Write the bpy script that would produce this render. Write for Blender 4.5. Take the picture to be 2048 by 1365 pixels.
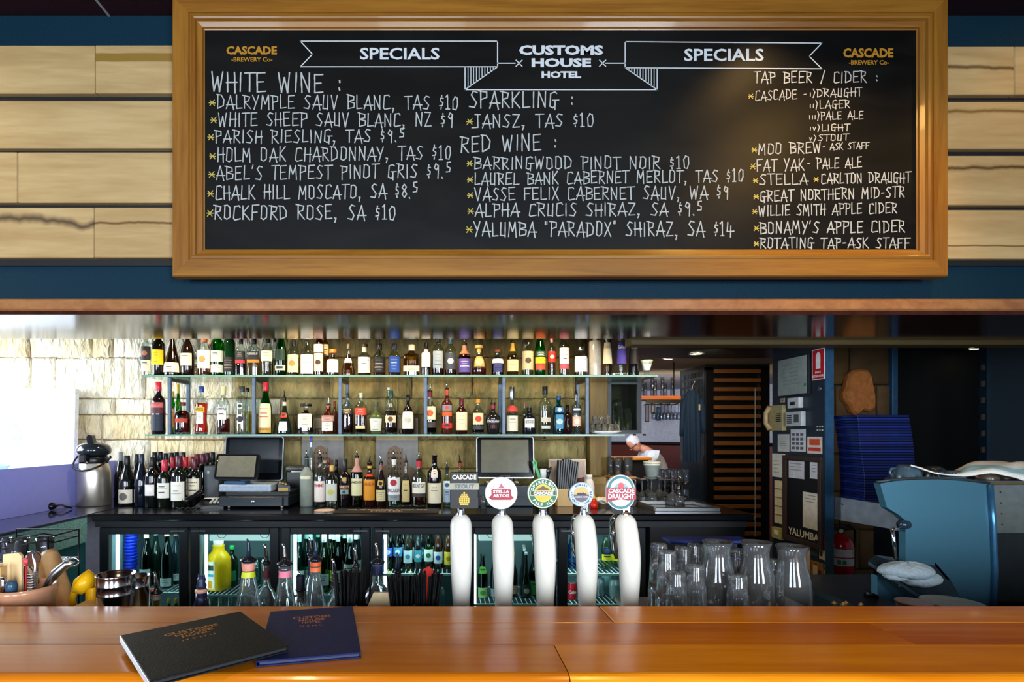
import bpy, bmesh, math, random
from mathutils import Vector, Matrix, noise
C = bpy.context.scene
COL = C.collection
for o in list(bpy.data.objects): bpy.data.objects.remove(o)
R = random.Random(7)
PI = math.pi
# ------------------------------------------------------------------ camera, world, light, exposure
F = 1100.0; CX = 890.0; CY = 870.0; EYE = 1.5
def wx(px, Y): return (px-CX)*Y/F
def wz(py, Y): return EYE-(py-CY)*Y/F
cd = bpy.data.cameras.new('camera'); cam = bpy.data.objects.new('camera', cd); COL.objects.link(cam)
cam.location = (0, 0, EYE); cam.rotation_euler = (PI/2, 0, 0)
cd.sensor_width = 36; cd.lens = F/2048*36
cd.shift_x = (1024-CX)/2048; cd.shift_y = (CY-682.5)/2048
cd.clip_start = .05; cd.clip_end = 100
C.camera = cam
C.view_settings.view_transform = 'Standard'; C.view_settings.look = 'None'
C.view_settings.exposure = 0.0; C.view_settings.gamma = 1; C.view_settings.use_curve_mapping = False
cy = C.cycles
cy.max_bounces = 14; cy.diffuse_bounces = 4; cy.glossy_bounces = 5; cy.transmission_bounces = 12; cy.transparent_max_bounces = 24
cy.sample_clamp_indirect = 4; cy.caustics_reflective = False; cy.caustics_refractive = False; cy.use_denoising = True
w = bpy.data.worlds.new('world'); C.world = w; w.use_nodes = True
w.node_tree.nodes['Background'].inputs[0].default_value = (.70, .82, 1, 1)
w.node_tree.nodes['Background'].inputs[1].default_value = .17
def area(name, loc, target, sx, sy, power, col, spread=None):
    l = bpy.data.lights.new(name, 'AREA'); l.shape = 'RECTANGLE'; l.size = sx; l.size_y = sy; l.energy = power; l.color = col
    if spread: l.spread = math.radians(spread)
    o = bpy.data.objects.new(name, l); COL.objects.link(o); o.location = loc
    o.rotation_euler = (Vector(target)-Vector(loc)).to_track_quat('-Z', 'Y').to_euler()
    return o
def spot(name, loc, target, power, col, ang=70, blend=.6, rad=.04):
    l = bpy.data.lights.new(name, 'SPOT'); l.energy = power; l.color = col; l.spot_size = math.radians(ang); l.spot_blend = blend; l.shadow_soft_size = rad
    o = bpy.data.objects.new(name, l); COL.objects.link(o); o.location = loc
    o.rotation_euler = (Vector(target)-Vector(loc)).to_track_quat('-Z', 'Y').to_euler()
    return o
DAY = (.80, .90, 1.0); WARM = (1.0, .58, .17); WARM2 = (1.0, .74, .42)
# daylight: windows of the room behind the photographer and one left of the bar
area('window_light_left', (-3.25, 2.75, 1.95), (1.5, 3.3, 1.3), 1.3, 1.3, 95, DAY)
area('window_light_behind_left', (-2.7, -3.2, 1.5), (-.4, 3, 1.2), 1.3, 2.0, 165, DAY)
area('window_light_behind_middle', (-.3, -3.6, 1.7), (-.2, 3, 1.3), 1.1, 1.9, 120, DAY)
area('window_light_behind_right', (2.3, -3.3, 1.5), (-1.0, 2.6, 1.0), 1.1, 1.8, 85, DAY, 90)
# tungsten ceiling spots over the sign and bar
spot('downlight_sign_right', (1.75, 1.3, 3.28), (1.62, 2.3, 2.35), 62, WARM, 62, .9, .07)
spot('downlight_sign_middle', (1.4, 2.02, 3.28), (1.4, 2.28, 2.0), 14, WARM, 110, .8, .05)
spot('downlight_sign_left', (-2.5, 1.66, 3.28), (-2.4, 2.35, 2.6), 12, WARM2, 100, .8, .07)
spot('downlight_bar_left', (-.75, .55, 3.28), (-.7, .98, 1.0), 38, WARM2, 46, .8, .06)
spot('downlight_bar_right', (.75, .5, 3.28), (.8, .98, 1.0), 52, WARM, 46, .8, .06)
# warm spots added out of view over the back shelves to brighten the bottles
for k_, x_ in enumerate((-1.45, -.72, 0.0, .62)):
    spot('shelf_fill_spot', (x_, 3.06, 2.22), (x_, 3.36, 1.5), (12, 20, 13, 15)[k_], WARM2, 130, .8, .03)  # the second stands for a real downlight, the others only add light
spot('counter_fill_spot', (1.3, 3.05, 2.22), (1.3, 3.3, 1.0), 28, WARM2, 110, .8, .03)  # last spot of the added row, brightens the steel tray
spot('downlight_passage', (2.31, 4.7, 2.2), (2.6, 5.8, 1.3), 45, WARM2, 120, .8, .04)
spot('boards_warm_fill', (2.9, 1.7, 3.28), (2.7, 2.36, 2.7), 9, WARM, 100, .8, .05)  # added spot that warms the right-hand boards
pl_ = bpy.data.lights.new('dining_fill', 'POINT'); pl_.energy = 14; pl_.color = WARM2; pl_.shadow_soft_size = .08; po_ = bpy.data.objects.new('dining_fill_light', pl_); COL.objects.link(po_); po_.location = (3.3, 6.9, 1.75)  # added point light, unseen, brightens the dining ceiling and walls
area('backroom_window_light', (1.8, 7.0, 1.8), (3.9, 9.4, 1.4), .8, .9, 34, DAY)

# ------------------------------------------------------------------ materials
MATS = {}
def srgb(c):
    if isinstance(c, str):
        c = [int(c[i:i+2], 16)/255 for i in (0, 2, 4)]
    return tuple(((x/12.92) if x <= .04045 else ((x+.055)/1.055)**2.4) for x in c)
def newmat(key):
    m = bpy.data.materials.new(key); m.use_nodes = True; nt = m.node_tree
    return m, nt, nt.nodes['Principled BSDF']
def M(col, rough=.5, metal=0., spec=.5, coat=0., emit=0., vary=.12, scale=30, bump=0., trans=0., ior=1.45):
    """general procedural material: a base colour with faint noise in colour and roughness"""
    key = ('M', col, rough, metal, spec, coat, emit, vary, scale, bump, trans, ior)
    if key in MATS: return MATS[key]
    m, nt, b = newmat('mat_%d' % len(MATS)); N = nt.nodes; L = nt.links
    c = srgb(col)
    tc = N.new('ShaderNodeTexCoord'); n = N.new('ShaderNodeTexNoise'); n.inputs['Scale'].default_value = scale; n.inputs['Detail'].default_value = 3
    L.new(tc.outputs['Object'], n.inputs['Vector'])
    r = N.new('ShaderNodeValToRGB'); r.color_ramp.elements[0].position = .3; r.color_ramp.elements[1].position = .7
    r.color_ramp.elements[0].color = tuple(x*(1-vary) for x in c)+(1,); r.color_ramp.elements[1].color = tuple(min(1, x*(1+vary)) for x in c)+(1,)
    L.new(n.outputs['Fac'], r.inputs['Fac']); L.new(r.outputs['Color'], b.inputs['Base Color'])
    b.inputs['Roughness'].default_value = rough; b.inputs['Metallic'].default_value = metal
    b.inputs['Specular IOR Level'].default_value = spec; b.inputs['Coat Weight'].default_value = coat; b.inputs['Coat Roughness'].default_value = .05
    b.inputs['Transmission Weight'].default_value = trans; b.inputs['IOR'].default_value = ior
    if emit: b.inputs['Emission Color'].default_value = c+(1,); b.inputs['Emission Strength'].default_value = emit
    if bump:
        bp = N.new('ShaderNodeBump'); bp.inputs['Strength'].default_value = bump; bp.inputs['Distance'].default_value = .01
        L.new(n.outputs['Fac'], bp.inputs['Height']); L.new(bp.outputs['Normal'], b.inputs['Normal'])
    MATS[key] = m; return m
def thin(col='ffffff', k=1.0, rough=.0):
    """thin clear or tinted glass wall: tinted see-through plus a fresnel reflection"""
    key = ('thin', col, k, rough)
    if key in MATS: return MATS[key]
    m, nt, b = newmat('glass_%d' % len(MATS)); N = nt.nodes; L = nt.links
    c = srgb(col)
    t = N.new('ShaderNodeBsdfTransparent'); t.inputs[0].default_value = c+(1,)
    g = N.new('ShaderNodeBsdfGlossy'); g.inputs['Roughness'].default_value = rough+.02
    f = N.new('ShaderNodeFresnel'); ge = N.new('ShaderNodeNewGeometry'); mi_ = N.new('ShaderNodeMapRange'); mi_.inputs[3].default_value = 1.5; mi_.inputs[4].default_value = 1/1.5; L.new(ge.outputs['Backfacing'], mi_.inputs[0]); L.new(mi_.outputs[0], f.inputs['IOR'])
    mu = N.new('ShaderNodeMath'); mu.operation = 'MULTIPLY'; mu.inputs[1].default_value = k; mu.use_clamp = True
    mx = N.new('ShaderNodeMixShader'); L.new(f.outputs[0], mu.inputs[0]); L.new(mu.outputs[0], mx.inputs[0])
    L.new(t.outputs[0], mx.inputs[1]); L.new(g.outputs[0], mx.inputs[2]); L.new(mx.outputs[0], N['Material Output'].inputs['Surface'])
    MATS[key] = m; return m
def glass(col='ffffff', rough=0., ior=1.45):
    """real refracting glass or liquid"""
    key = ('glass', col, rough, ior)
    if key in MATS: return MATS[key]
    m, nt, b = newmat('glass_%d' % len(MATS)); c = srgb(col)
    b.inputs['Base Color'].default_value = c+(1,); b.inputs['Roughness'].default_value = rough
    b.inputs['Transmission Weight'].default_value = 1; b.inputs['IOR'].default_value = ior
    MATS[key] = m; return m
def litglass():
    """clear bar glass with its bright inner reflections put in as milky white"""
    key = ('lit',)
    if key in MATS: return MATS[key]
    m, nt, b = newmat('lit_glass')
    b.inputs['Base Color'].default_value = (.93, .97, 1, 1); b.inputs['Roughness'].default_value = .02
    b.inputs['Transmission Weight'].default_value = .945; b.inputs['IOR'].default_value = 1.45; b.inputs['Coat Weight'].default_value = .3
    MATS[key] = m; return m
def wood(c1, c2, rough=.35, sc=(1.2, 14, 14), coat=0., dark=None, bump=.05, seed=True, streak=0., spec=.4):
    key = ('wood', c1, c2, rough, sc, coat, dark, bump, streak, spec)
    if key in MATS: return MATS[key]
    m, nt, b = newmat('wood_%d' % len(MATS)); N = nt.nodes; L = nt.links
    tc = N.new('ShaderNodeTexCoord'); mp = N.new('ShaderNodeMapping'); mp.inputs['Scale'].default_value = sc
    oi = N.new('ShaderNodeObjectInfo'); ad = N.new('ShaderNodeVectorMath'); ad.operation = 'ADD'
    ml = N.new('ShaderNodeMath'); ml.operation = 'MULTIPLY'; ml.inputs[1].default_value = 17.0
    L.new(oi.outputs['Random'], ml.inputs[0]); L.new(tc.outputs['Object'], ad.inputs[0]); L.new(ml.outputs[0], ad.inputs[1])
    L.new(ad.outputs[0], mp.inputs['Vector'])
    n = N.new('ShaderNodeTexNoise'); n.inputs['Scale'].default_value = 1.0; n.inputs['Detail'].default_value = 5; n.inputs['Distortion'].default_value = .6
    L.new(mp.outputs[0], n.inputs['Vector'])
    n2 = N.new('ShaderNodeTexNoise'); n2.inputs['Scale'].default_value = 6.0; n2.inputs['Detail'].default_value = 4
    L.new(mp.outputs[0], n2.inputs['Vector'])
    mixf = N.new('ShaderNodeMath'); mixf.operation = 'MULTIPLY_ADD'; mixf.inputs[1].default_value = .3
    L.new(n2.outputs['Fac'], mixf.inputs[0]); 
    sb = N.new('ShaderNodeMath'); sb.operation = 'MULTIPLY'; sb.inputs[1].default_value = .7
    L.new(n.outputs['Fac'], sb.inputs[0]); L.new(sb.outputs[0], mixf.inputs[2])
    r = N.new('ShaderNodeValToRGB'); e = r.color_ramp.elements
    e[0].position = .38; e[0].color = srgb(c1)+(1,); e[1].position = .62; e[1].color = srgb(c2)+(1,)
    if dark:
        x = r.color_ramp.elements.new(.30); x.color = srgb(dark)+(1,)
        e = r.color_ramp.elements
        for q in e:
            if abs(q.position-.38) < .01: q.position = .36+streak
    L.new(mixf.outputs[0], r.inputs['Fac']); L.new(r.outputs['Color'], b.inputs['Base Color'])
    b.inputs['Roughness'].default_value = rough; b.inputs['Coat Weight'].default_value = coat; b.inputs['Coat Roughness'].default_value = .06; b.inputs['Specular IOR Level'].default_value = spec
    if bump:
        bp = N.new('ShaderNodeBump'); bp.inputs['Strength'].default_value = bump; bp.inputs['Distance'].default_value = .003
        L.new(mixf.outputs[0], bp.inputs['Height']); L.new(bp.outputs['Normal'], b.inputs['Normal'])
    MATS[key] = m; return m
def streakwood(z0, wd, amp, col, soft=.3):
    """sassafras board with one dark mineral streak running along it"""
    m = wood('c2a574', 'aa8a5a', .5, (1.0, 10, 9+z0*.001), bump=.02).copy(); nt = m.node_tree; N = nt.nodes; L = nt.links; b = N['Principled BSDF']
    src = b.inputs['Base Color'].links[0].from_socket
    tc = N.new('ShaderNodeTexCoord'); sp = N.new('ShaderNodeSeparateXYZ'); L.new(tc.outputs['Object'], sp.inputs[0])
    mp = N.new('ShaderNodeMapping'); mp.inputs['Scale'].default_value = (1, 1, .3); L.new(tc.outputs['Object'], mp.inputs[0])
    n = N.new('ShaderNodeTexNoise'); n.inputs['Scale'].default_value = 5; n.inputs['Detail'].default_value = 4; L.new(mp.outputs[0], n.inputs['Vector'])
    d = N.new('ShaderNodeMath'); d.operation = 'MULTIPLY_ADD'; d.inputs[1].default_value = amp*4; L.new(n.outputs['Fac'], d.inputs[0]); L.new(sp.outputs['Z'], d.inputs[2])
    s = N.new('ShaderNodeMath'); s.operation = 'SUBTRACT'; L.new(d.outputs[0], s.inputs[0]); s.inputs[1].default_value = z0+amp*2
    a = N.new('ShaderNodeMath'); a.operation = 'ABSOLUTE'; L.new(s.outputs[0], a.inputs[0])
    r = N.new('ShaderNodeMapRange'); r.inputs[1].default_value = wd*(1-soft); r.inputs[2].default_value = wd*(1+soft)+.002; r.inputs[3].default_value = 1; r.inputs[4].default_value = 0; L.new(a.outputs[0], r.inputs[0])
    mx = N.new('ShaderNodeMix'); mx.data_type = 'RGBA'; L.new(r.outputs[0], mx.inputs[0]); L.new(src, mx.inputs[6]); mx.inputs[7].default_value = srgb(col)+(1,)
    L.new(mx.outputs[2], b.inputs['Base Color']); return m
def stone_mat(key, c1, c2, c3, ang):
    """tooled sandstone: slanting chisel grooves in relief, blotched colour"""
    k = ('stone', key)
    if k in MATS: return MATS[k]
    m, nt, b = newmat('stone_%d' % len(MATS)); N = nt.nodes; L = nt.links
    tc = N.new('ShaderNodeTexCoord'); oi = N.new('ShaderNodeObjectInfo')
    ml = N.new('ShaderNodeMath'); ml.operation = 'MULTIPLY'; ml.inputs[1].default_value = 31.0; L.new(oi.outputs['Random'], ml.inputs[0])
    ad = N.new('ShaderNodeVectorMath'); L.new(tc.outputs['Object'], ad.inputs[0]); L.new(ml.outputs[0], ad.inputs[1])
    mp = N.new('ShaderNodeMapping'); mp.inputs['Rotation'].default_value = (0, ang, 0); mp.inputs['Scale'].default_value = (1, 1, .35); L.new(ad.outputs[0], mp.inputs['Vector'])
    wv = N.new('ShaderNodeTexNoise'); wv.inputs['Scale'].default_value = 34; wv.inputs['Detail'].default_value = 2.5; wv.inputs['Distortion'].default_value = .5
    L.new(mp.outputs[0], wv.inputs['Vector'])
    n = N.new('ShaderNodeTexNoise'); n.inputs['Scale'].default_value = 5; n.inputs['Detail'].default_value = 6; L.new(ad.outputs[0], n.inputs['Vector'])
    r = N.new('ShaderNodeValToRGB'); e = r.color_ramp.elements
    e[0].position = .33; e[0].color = srgb(c1)+(1,); e[1].position = .7; e[1].color = srgb(c3)+(1,); q = e.new(.5); q.color = srgb(c2)+(1,)
    L.new(n.outputs['Fac'], r.inputs['Fac'])
    g = N.new('ShaderNodeMapRange'); g.inputs[1].default_value = .38; g.inputs[2].default_value = .62; g.inputs[3].default_value = .78; g.inputs[4].default_value = 1.06
    L.new(wv.outputs['Fac'], g.inputs[0])
    mm = N.new('ShaderNodeMix'); mm.data_type = 'RGBA'; mm.blend_type = 'MULTIPLY'; mm.inputs[0].default_value = 1
    L.new(r.outputs['Color'], mm.inputs[6]); L.new(g.outputs[0], mm.inputs[7]); L.new(mm.outputs[2], b.inputs['Base Color'])
    b.inputs['Roughness'].default_value = .9
    bp = N.new('ShaderNodeBump'); bp.inputs['Strength'].default_value = 1; bp.inputs['Distance'].default_value = .026
    L.new(wv.outputs['Fac'], bp.inputs['Height']); L.new(bp.outputs['Normal'], b.inputs['Normal'])
    MATS[k] = m; return m

# ------------------------------------------------------------------ mesh helpers
class MB:
    def __init__(s): s.v = []; s.f = []; s.m = []; s.sm = []
    def add(s, vs, fs, mi=0, smooth=False):
        k = len(s.v); s.v += [tuple(v) for v in vs]
        for f in fs: s.f.append(tuple(i+k for i in f)); s.m.append(mi); s.sm.append(smooth)
        return s
    def box(s, x0, x1, y0, y1, z0, z1, mi=0, bev=0.):
        if bev <= 0:
            vs = [(x, y, z) for x in (x0, x1) for y in (y0, y1) for z in (z0, z1)]
            return s.add(vs, [(0, 1, 3, 2), (4, 6, 7, 5), (0, 4, 5, 1), (2, 3, 7, 6), (0, 2, 6, 4), (1, 5, 7, 3)], mi)
        b = min(bev, (x1-x0)/2.01, (y1-y0)/2.01, (z1-z0)/2.01)
        vs = []; idx = {}
        for i in (0, 1):
            for j in (0, 1):
                for k in (0, 1):
                    X = (x0, x1)[i]; Y = (y0, y1)[j]; Z = (z0, z1)[k]
                    dx = b if i == 0 else -b; dy = b if j == 0 else -b; dz = b if k == 0 else -b
                    idx[i, j, k, 0] = len(vs); vs.append((X, Y+dy, Z+dz))
                    idx[i, j, k, 1] = len(vs); vs.append((X+dx, Y, Z+dz))
                    idx[i, j, k, 2] = len(vs); vs.append((X+dx, Y+dy, Z))
        fs = []
        for a in (0, 1):
            q = [(a, 0, 0), (a, 1, 0), (a, 1, 1), (a, 0, 1)]; fs.append([idx[p+(0,)] for p in (q if a else q[::-1])])
            q = [(0, a, 0), (0, a, 1), (1, a, 1), (1, a, 0)]; fs.append([idx[p+(1,)] for p in (q if a else q[::-1])])
            q = [(0, 0, a), (1, 0, a), (1, 1, a), (0, 1, a)]; fs.append([idx[p+(2,)] for p in (q if a else q[::-1])])
        for a in (0, 1):
            for c in (0, 1):
                fs.append([idx[a, c, 0, 0], idx[a, c, 1, 0], idx[a, c, 1, 1], idx[a, c, 0, 1]])
                fs.append([idx[a, 0, c, 0], idx[a, 1, c, 0], idx[a, 1, c, 2], idx[a, 0, c, 2]])
                fs.append([idx[0, a, c, 1], idx[1, a, c, 1], idx[1, a, c, 2], idx[0, a, c, 2]])
        for i in (0, 1):
            for j in (0, 1):
                for k in (0, 1): fs.append([idx[i, j, k, t] for t in range(3)])
        return s.add(vs, fs, mi)
    def lathe(s, prof, seg=20, c=(0, 0, 0), sx=1., sy=1., mi=0, n=2., cap0=True, cap1=True, smooth=True, rot=0.):
        vs = []; fs = []
        for (r, z) in prof:
            for i in range(seg):
                a = 2*PI*i/seg+rot; ca, sa = math.cos(a), math.sin(a)
                if n != 2.:
                    q = (abs(ca)**n+abs(sa)**n)**(-1/n)
                    ca *= q; sa *= q
                vs.append((c[0]+r*ca*sx, c[1]+r*sa*sy, c[2]+z))
        for j in range(len(prof)-1):
            for i in range(seg):
                i2 = (i+1) % seg
                fs.append((j*seg+i, j*seg+i2, (j+1)*seg+i2, (j+1)*seg+i))
        s.add(vs, fs, mi, smooth)
        k = len(s.v)-len(vs)
        if cap0 and prof[0][0] > 1e-6: s.f.append(tuple(k+i for i in range(seg))[::-1]); s.m.append(mi); s.sm.append(False)
        if cap1 and prof[-1][0] > 1e-6: s.f.append(tuple(k+(len(prof)-1)*seg+i for i in range(seg))); s.m.append(mi); s.sm.append(False)
        return s
    def tube(s, pts, r, seg=8, mi=0, smooth=True, cap=True, flat=1.):
        pts = [Vector(p) for p in pts]; rs = r if isinstance(r, (list, tuple)) else [r]*len(pts)
        vs = []; fs = []; up = None
        for i, p in enumerate(pts):
            t = (pts[min(i+1, len(pts)-1)]-pts[max(i-1, 0)]).normalized()
            if up is None:
                up = Vector((0, 0, 1)) if abs(t.z) < .9 else Vector((0, 1, 0))
            u = t.cross(up); u.normalize(); v = u.cross(t).normalized(); up = v
            for k in range(seg):
                a = 2*PI*k/seg; vs.append(p+(u*math.cos(a)+v*math.sin(a)*flat)*rs[i])
        for j in range(len(pts)-1):
            for k in range(seg):
                k2 = (k+1) % seg; fs.append((j*seg+k, (j+1)*seg+k, (j+1)*seg+k2, j*seg+k2))
        if cap: fs.append(tuple(range(seg))); fs.append(tuple((len(pts)-1)*seg+k for k in range(seg))[::-1])
        return s.add(vs, fs, mi, smooth)
    def prism(s, poly, d0, d1, axis='y', mi=0):
        """polygon in the two other axes, extruded along axis from d0 to d1"""
        n = len(poly)
        def P(a, b, d): return (a, d, b) if axis == 'y' else ((d, a, b) if axis == 'x' else (a, b, d))
        vs = [P(a, b, d0) for a, b in poly]+[P(a, b, d1) for a, b in poly]
        fs = [tuple(range(n)), tuple(range(2*n-1, n-1, -1))]+[(i, i+n, (i+1) % n+n, (i+1) % n) for i in range(n)]
        return s.add(vs, fs, mi)
    def quad(s, a, b, c, d, mi=0): return s.add([a, b, c, d], [(0, 1, 2, 3)], mi)
    def curved(s, r, a0, a1, z0, z1, seg=8, mi=0, c=(0, 0), sx=1., sy=1., n=2.):
        """piece of a cylinder wall facing -y; angles measured from -y, positive to +x"""
        vs = []
        for i in range(seg+1):
            a = a0+(a1-a0)*i/seg; x, y = math.sin(a), -math.cos(a)
            if n != 2.:
                q = (abs(x)**n+abs(y)**n)**(-1/n); x *= q; y *= q
            vs += [(c[0]+r*x*sx, c[1]+r*y*sy, z0), (c[0]+r*x*sx, c[1]+r*y*sy, z1)]
        return s.add(vs, [(2*i, 2*i+2, 2*i+3, 2*i+1) for i in range(seg)], mi, True)
    def xf(s, mat, k=0):
        for i in range(k, len(s.v)): s.v[i] = tuple(mat @ Vector(s.v[i]))
        return s
    def mesh(s, name, mats):
        me = bpy.data.meshes.new(name); me.from_pydata(s.v, [], s.f)
        if not isinstance(mats, (list, tuple)): mats = [mats]
        for m in mats: me.materials.append(m)
        if s.f:
            me.polygons.foreach_set('material_index', [min(i, len(mats)-1) for i in s.m]); me.polygons.foreach_set('use_smooth', s.sm)
        bm = bmesh.new(); bm.from_mesh(me); bmesh.ops.recalc_face_normals(bm, faces=bm.faces); bm.to_mesh(me); bm.free()
        me.update(); return me
def props(o, label=None, cat=None, group=None, kind=None):
    if label: o['label'] = label
    if cat: o['category'] = cat
    if group: o['group'] = group
    if kind: o['kind'] = kind
    return o
def obj(name, mb, mats, parent=None, label=None, cat=None, group=None, kind=None, loc=None, rz=0):
    """one mesh object; when loc is given the mesh is local to it"""
    me = mb.mesh(name, mats) if isinstance(mb, MB) else mb
    o = bpy.data.objects.new(name, me); COL.objects.link(o)
    if loc is not None: o.location = loc; o.rotation_euler = (0, 0, rz)
    if parent is not None: o.parent = parent
    return props(o, label, cat, group, kind)
def obj0(name, mb, mats, **k):
    """like obj but recentres the origin to the mesh's base"""
    xs = [v[0] for v in mb.v]; ys = [v[1] for v in mb.v]; zs = [v[2] for v in mb.v]
    c = ((min(xs)+max(xs))/2, (min(ys)+max(ys))/2, min(zs))
    mb.v = [(v[0]-c[0], v[1]-c[1], v[2]-c[2]) for v in mb.v]
    return obj(name, mb, mats, loc=c, **k)
def thing(name, label, cat, loc=(0, 0, 0), rz=0, group=None, kind=None, rx=0, ry=0):
    o = bpy.data.objects.new(name, None); COL.objects.link(o); o.empty_display_size = .05
    o.location = loc; o.rotation_euler = (rx, ry, rz); return props(o, label, cat, group, kind)
def copytree(o, parent=None, loc=None, label=None, rz=None):
    c = o.copy(); COL.objects.link(c); c.parent = parent
    if loc is not None: c.location = loc
    if label: c['label'] = label
    if rz is not None: c.rotation_euler[2] = rz
    for ch in list(o.children): copytree(ch, c)
    return c
# ------------------------------------------------------------------ lettering
TXT = {}
def textpoly(s, bold=0., serif=False, space=1.):
    key = (s, bold, space)
    if key in TXT: return TXT[key]
    cu = bpy.data.curves.new('t', 'FONT'); cu.body = s; cu.size = 1; cu.offset = bold; cu.space_character = space; cu.resolution_u = 2
    o = bpy.data.objects.new('t', cu); COL.objects.link(o)
    me = o.to_mesh(); vs = [(v.co.x, v.co.y) for v in me.vertices]; fs = [tuple(p.vertices) for p in me.polygons]
    o.to_mesh_clear(); bpy.data.objects.remove(o); bpy.data.curves.remove(cu)
    x0 = min(v[0] for v in vs); x1 = max(v[0] for v in vs); y0 = min(v[1] for v in vs); y1 = max(v[1] for v in vs)
    TXT[key] = ([((x-x0)/(x1-x0), (y-y0)/(y1-y0)) for x, y in vs], fs); return TXT[key]
def text_on(mb, s, fn, mi=0, bold=0., space=1.):
    """fn maps (u,v) in the unit box of the text to a point"""
    vs, fs = textpoly(s, bold, space)
    mb.add([fn(u, v) for u, v in vs], fs, mi)
def flat_text(mb, s, x0, x1, z0, z1, y, mi=0, bold=0., space=1.):
    text_on(mb, s, lambda u, v: (x0+(x1-x0)*u, y, z0+(z1-z0)*v), mi, bold, space)
G = {
'A': ('.7', [[(0, 0), (.42, 1), (.72, -.08)], [(.02, .3), (.85, .3)]]), 'B': ('.62', [[(.08, 0), (.08, 1)], [(-.08, 1), (.6, .86), (.62, .62), (.1, .52), (.68, .4), (.66, .1), (.08, 0)]]),
'C': ('.6', [[(.62, .88), (.5, 1), (.12, .95), (.05, .1), (.18, .0), (.68, .08)]]), 'D': ('.68', [[(.08, 0), (.08, 1)], [(-.06, 1), (.4, .96), (.68, .62), (.62, .2), (.08, 0)]]),
'E': ('.6', [[(.62, 1), (.05, .98), (.06, .02), (.64, .06)], [(.06, .52), (.52, .54)]]), 'F': ('.58', [[(.68, 1), (.05, .98), (.06, 0)], [(.06, .5), (.5, .52)]]),
'G': ('.66', [[(.62, .9), (.45, 1), (.1, .9), (.06, .1), (.3, 0), (.5, .12), (.5, .48)], [(.3, .48), (.8, .48)], [(.5, .48), (.5, -.12)]]), 'H': ('.62', [[(.06, 0), (.08, 1)], [(.6, -.06), (.58, 1)], [(0, .48), (.72, .5)]]),
'I': ('.2', [[(.1, 0), (.1, 1)]]), 'J': ('.5', [[(.3, 1), (.34, .02), (-.2, .0)], [(.05, 1), (.55, 1)]]), 'K': ('.62', [[(.06, 0), (.06, 1)], [(.6, 1), (.1, .5), (.68, -.02)]]),
'L': ('.52', [[(.06, 1), (.06, .02), (.6, .06)]]), 'M': ('.8', [[(.02, 0), (.12, 1), (.4, .35), (.68, 1), (.76, -.05)]]), 'N': ('.68', [[(.06, 0), (.06, 1), (.6, .02), (.62, 1)]]),
'O': ('.62', [[(.1, .92), (.05, .1), (.3, 0), (.58, .15), (.58, .85), (.35, 1), (.05, .98)]]), 'P': ('.56', [[(.1, -.04), (.1, 1)], [(-.1, 1), (.58, .92), (.58, .6), (.1, .48)]]),
'Q': ('.62', [[(.1, .92), (.05, .1), (.3, 0), (.58, .15), (.58, .85), (.35, 1), (.1, .92)], [(.4, .2), (.7, -.1)]]), 'R': ('.62', [[(.08, 0), (.1, 1)], [(-.1, 1), (.58, .88), (.5, .58), (.1, .5), (.66, -.02)]]),
'S': ('.58', [[(.6, .92), (.3, 1), (.1, .78), (.55, .3), (.4, .02), (-.02, .08)]]), 'T': ('.56', [[(.3, 1), (.3, -.02)], [(-.06, .98), (.72, 1)]]), 'U': ('.6', [[(.08, 1), (.06, .05), (.5, .05)], [(.52, 1), (.52, -.04)]]),
'V': ('.6', [[(0, 1), (.28, -.04), (.6, 1)]]), 'W': ('.85', [[(0, 1), (.18, 0), (.42, .75), (.6, -.02), (.78, 1)]]), 'X': ('.62', [[(.02, 1), (.62, -.02)], [(.6, 1), (0, 0)]]),
'Y': ('.58', [[(0, 1), (.3, .45)], [(.62, 1), (.14, -.06)]]), 'Z': ('.62', [[(.02, 1), (.6, .98), (.04, .02), (.66, .04)]]),
'0': ('.6', [[(.3, 1), (.06, .7), (.12, .05), (.4, 0), (.56, .4), (.5, .9), (.25, 1)]]), '1': ('.34', [[(.0, .85), (.18, 1), (.18, 0)], [(0, 0), (.36, 0)]]), '4': ('.62', [[(.1, 1), (.06, .35), (.72, .38)], [(.42, .75), (.4, -.04)]]),
'8': ('.5', [[(.3, .52), (.06, .75), (.26, 1), (.48, .78), (.06, .25), (.26, 0), (.5, .25), (.3, .52)]]), '9': ('.5', [[(.46, .85), (.2, 1), (.06, .7), (.3, .55), (.46, .85), (.4, -.05)]]),
'5': ('.4', [[(.42, 1.15), (.1, 1.12), (.1, .82), (.4, .72), (.36, .45), (.02, .42)]]), '.': ('.2', [[(.06, .06), (.1, -.02)]]), ',': ('.3', [[(.02, .1), (.18, .08), (.06, -.22)]]), ':': ('.4', [[(.2, .66), (.22, .56)], [(.2, .28), (.22, .18)]]),
'$': ('.42', [[(.36, .78), (.12, .8), (.1, .6), (.34, .48), (.3, .28), (.04, .26)], [(.2, 1), (.2, .88)], [(.2, .16), (.2, .0)]]), '/': ('.5', [[(.5, 1.1), (.05, -.1)]]), '-': ('.4', [[(.04, .48), (.36, .5)]]),
"'": ('.18', [[(.1, 1.05), (.04, .8)]]), '"': ('.26', [[(.04, 1.05), (.04, .85)], [(.18, 1.05), (.18, .85)]]), ')': ('.3', [[(.02, 1), (.24, .6), (.04, -.1)]]),
'*': ('.5', [[(.05, .2), (.5, .85)], [(.5, .2), (.08, .8)], [(0, .52), (.56, .5)]]), 'i': ('.16', [[(.08, .1), (.08, .55)]]), 'v': ('.36', [[(.02, .6), (.16, .1), (.34, .6)]]), ' ': ('.5', []),
}
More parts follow.
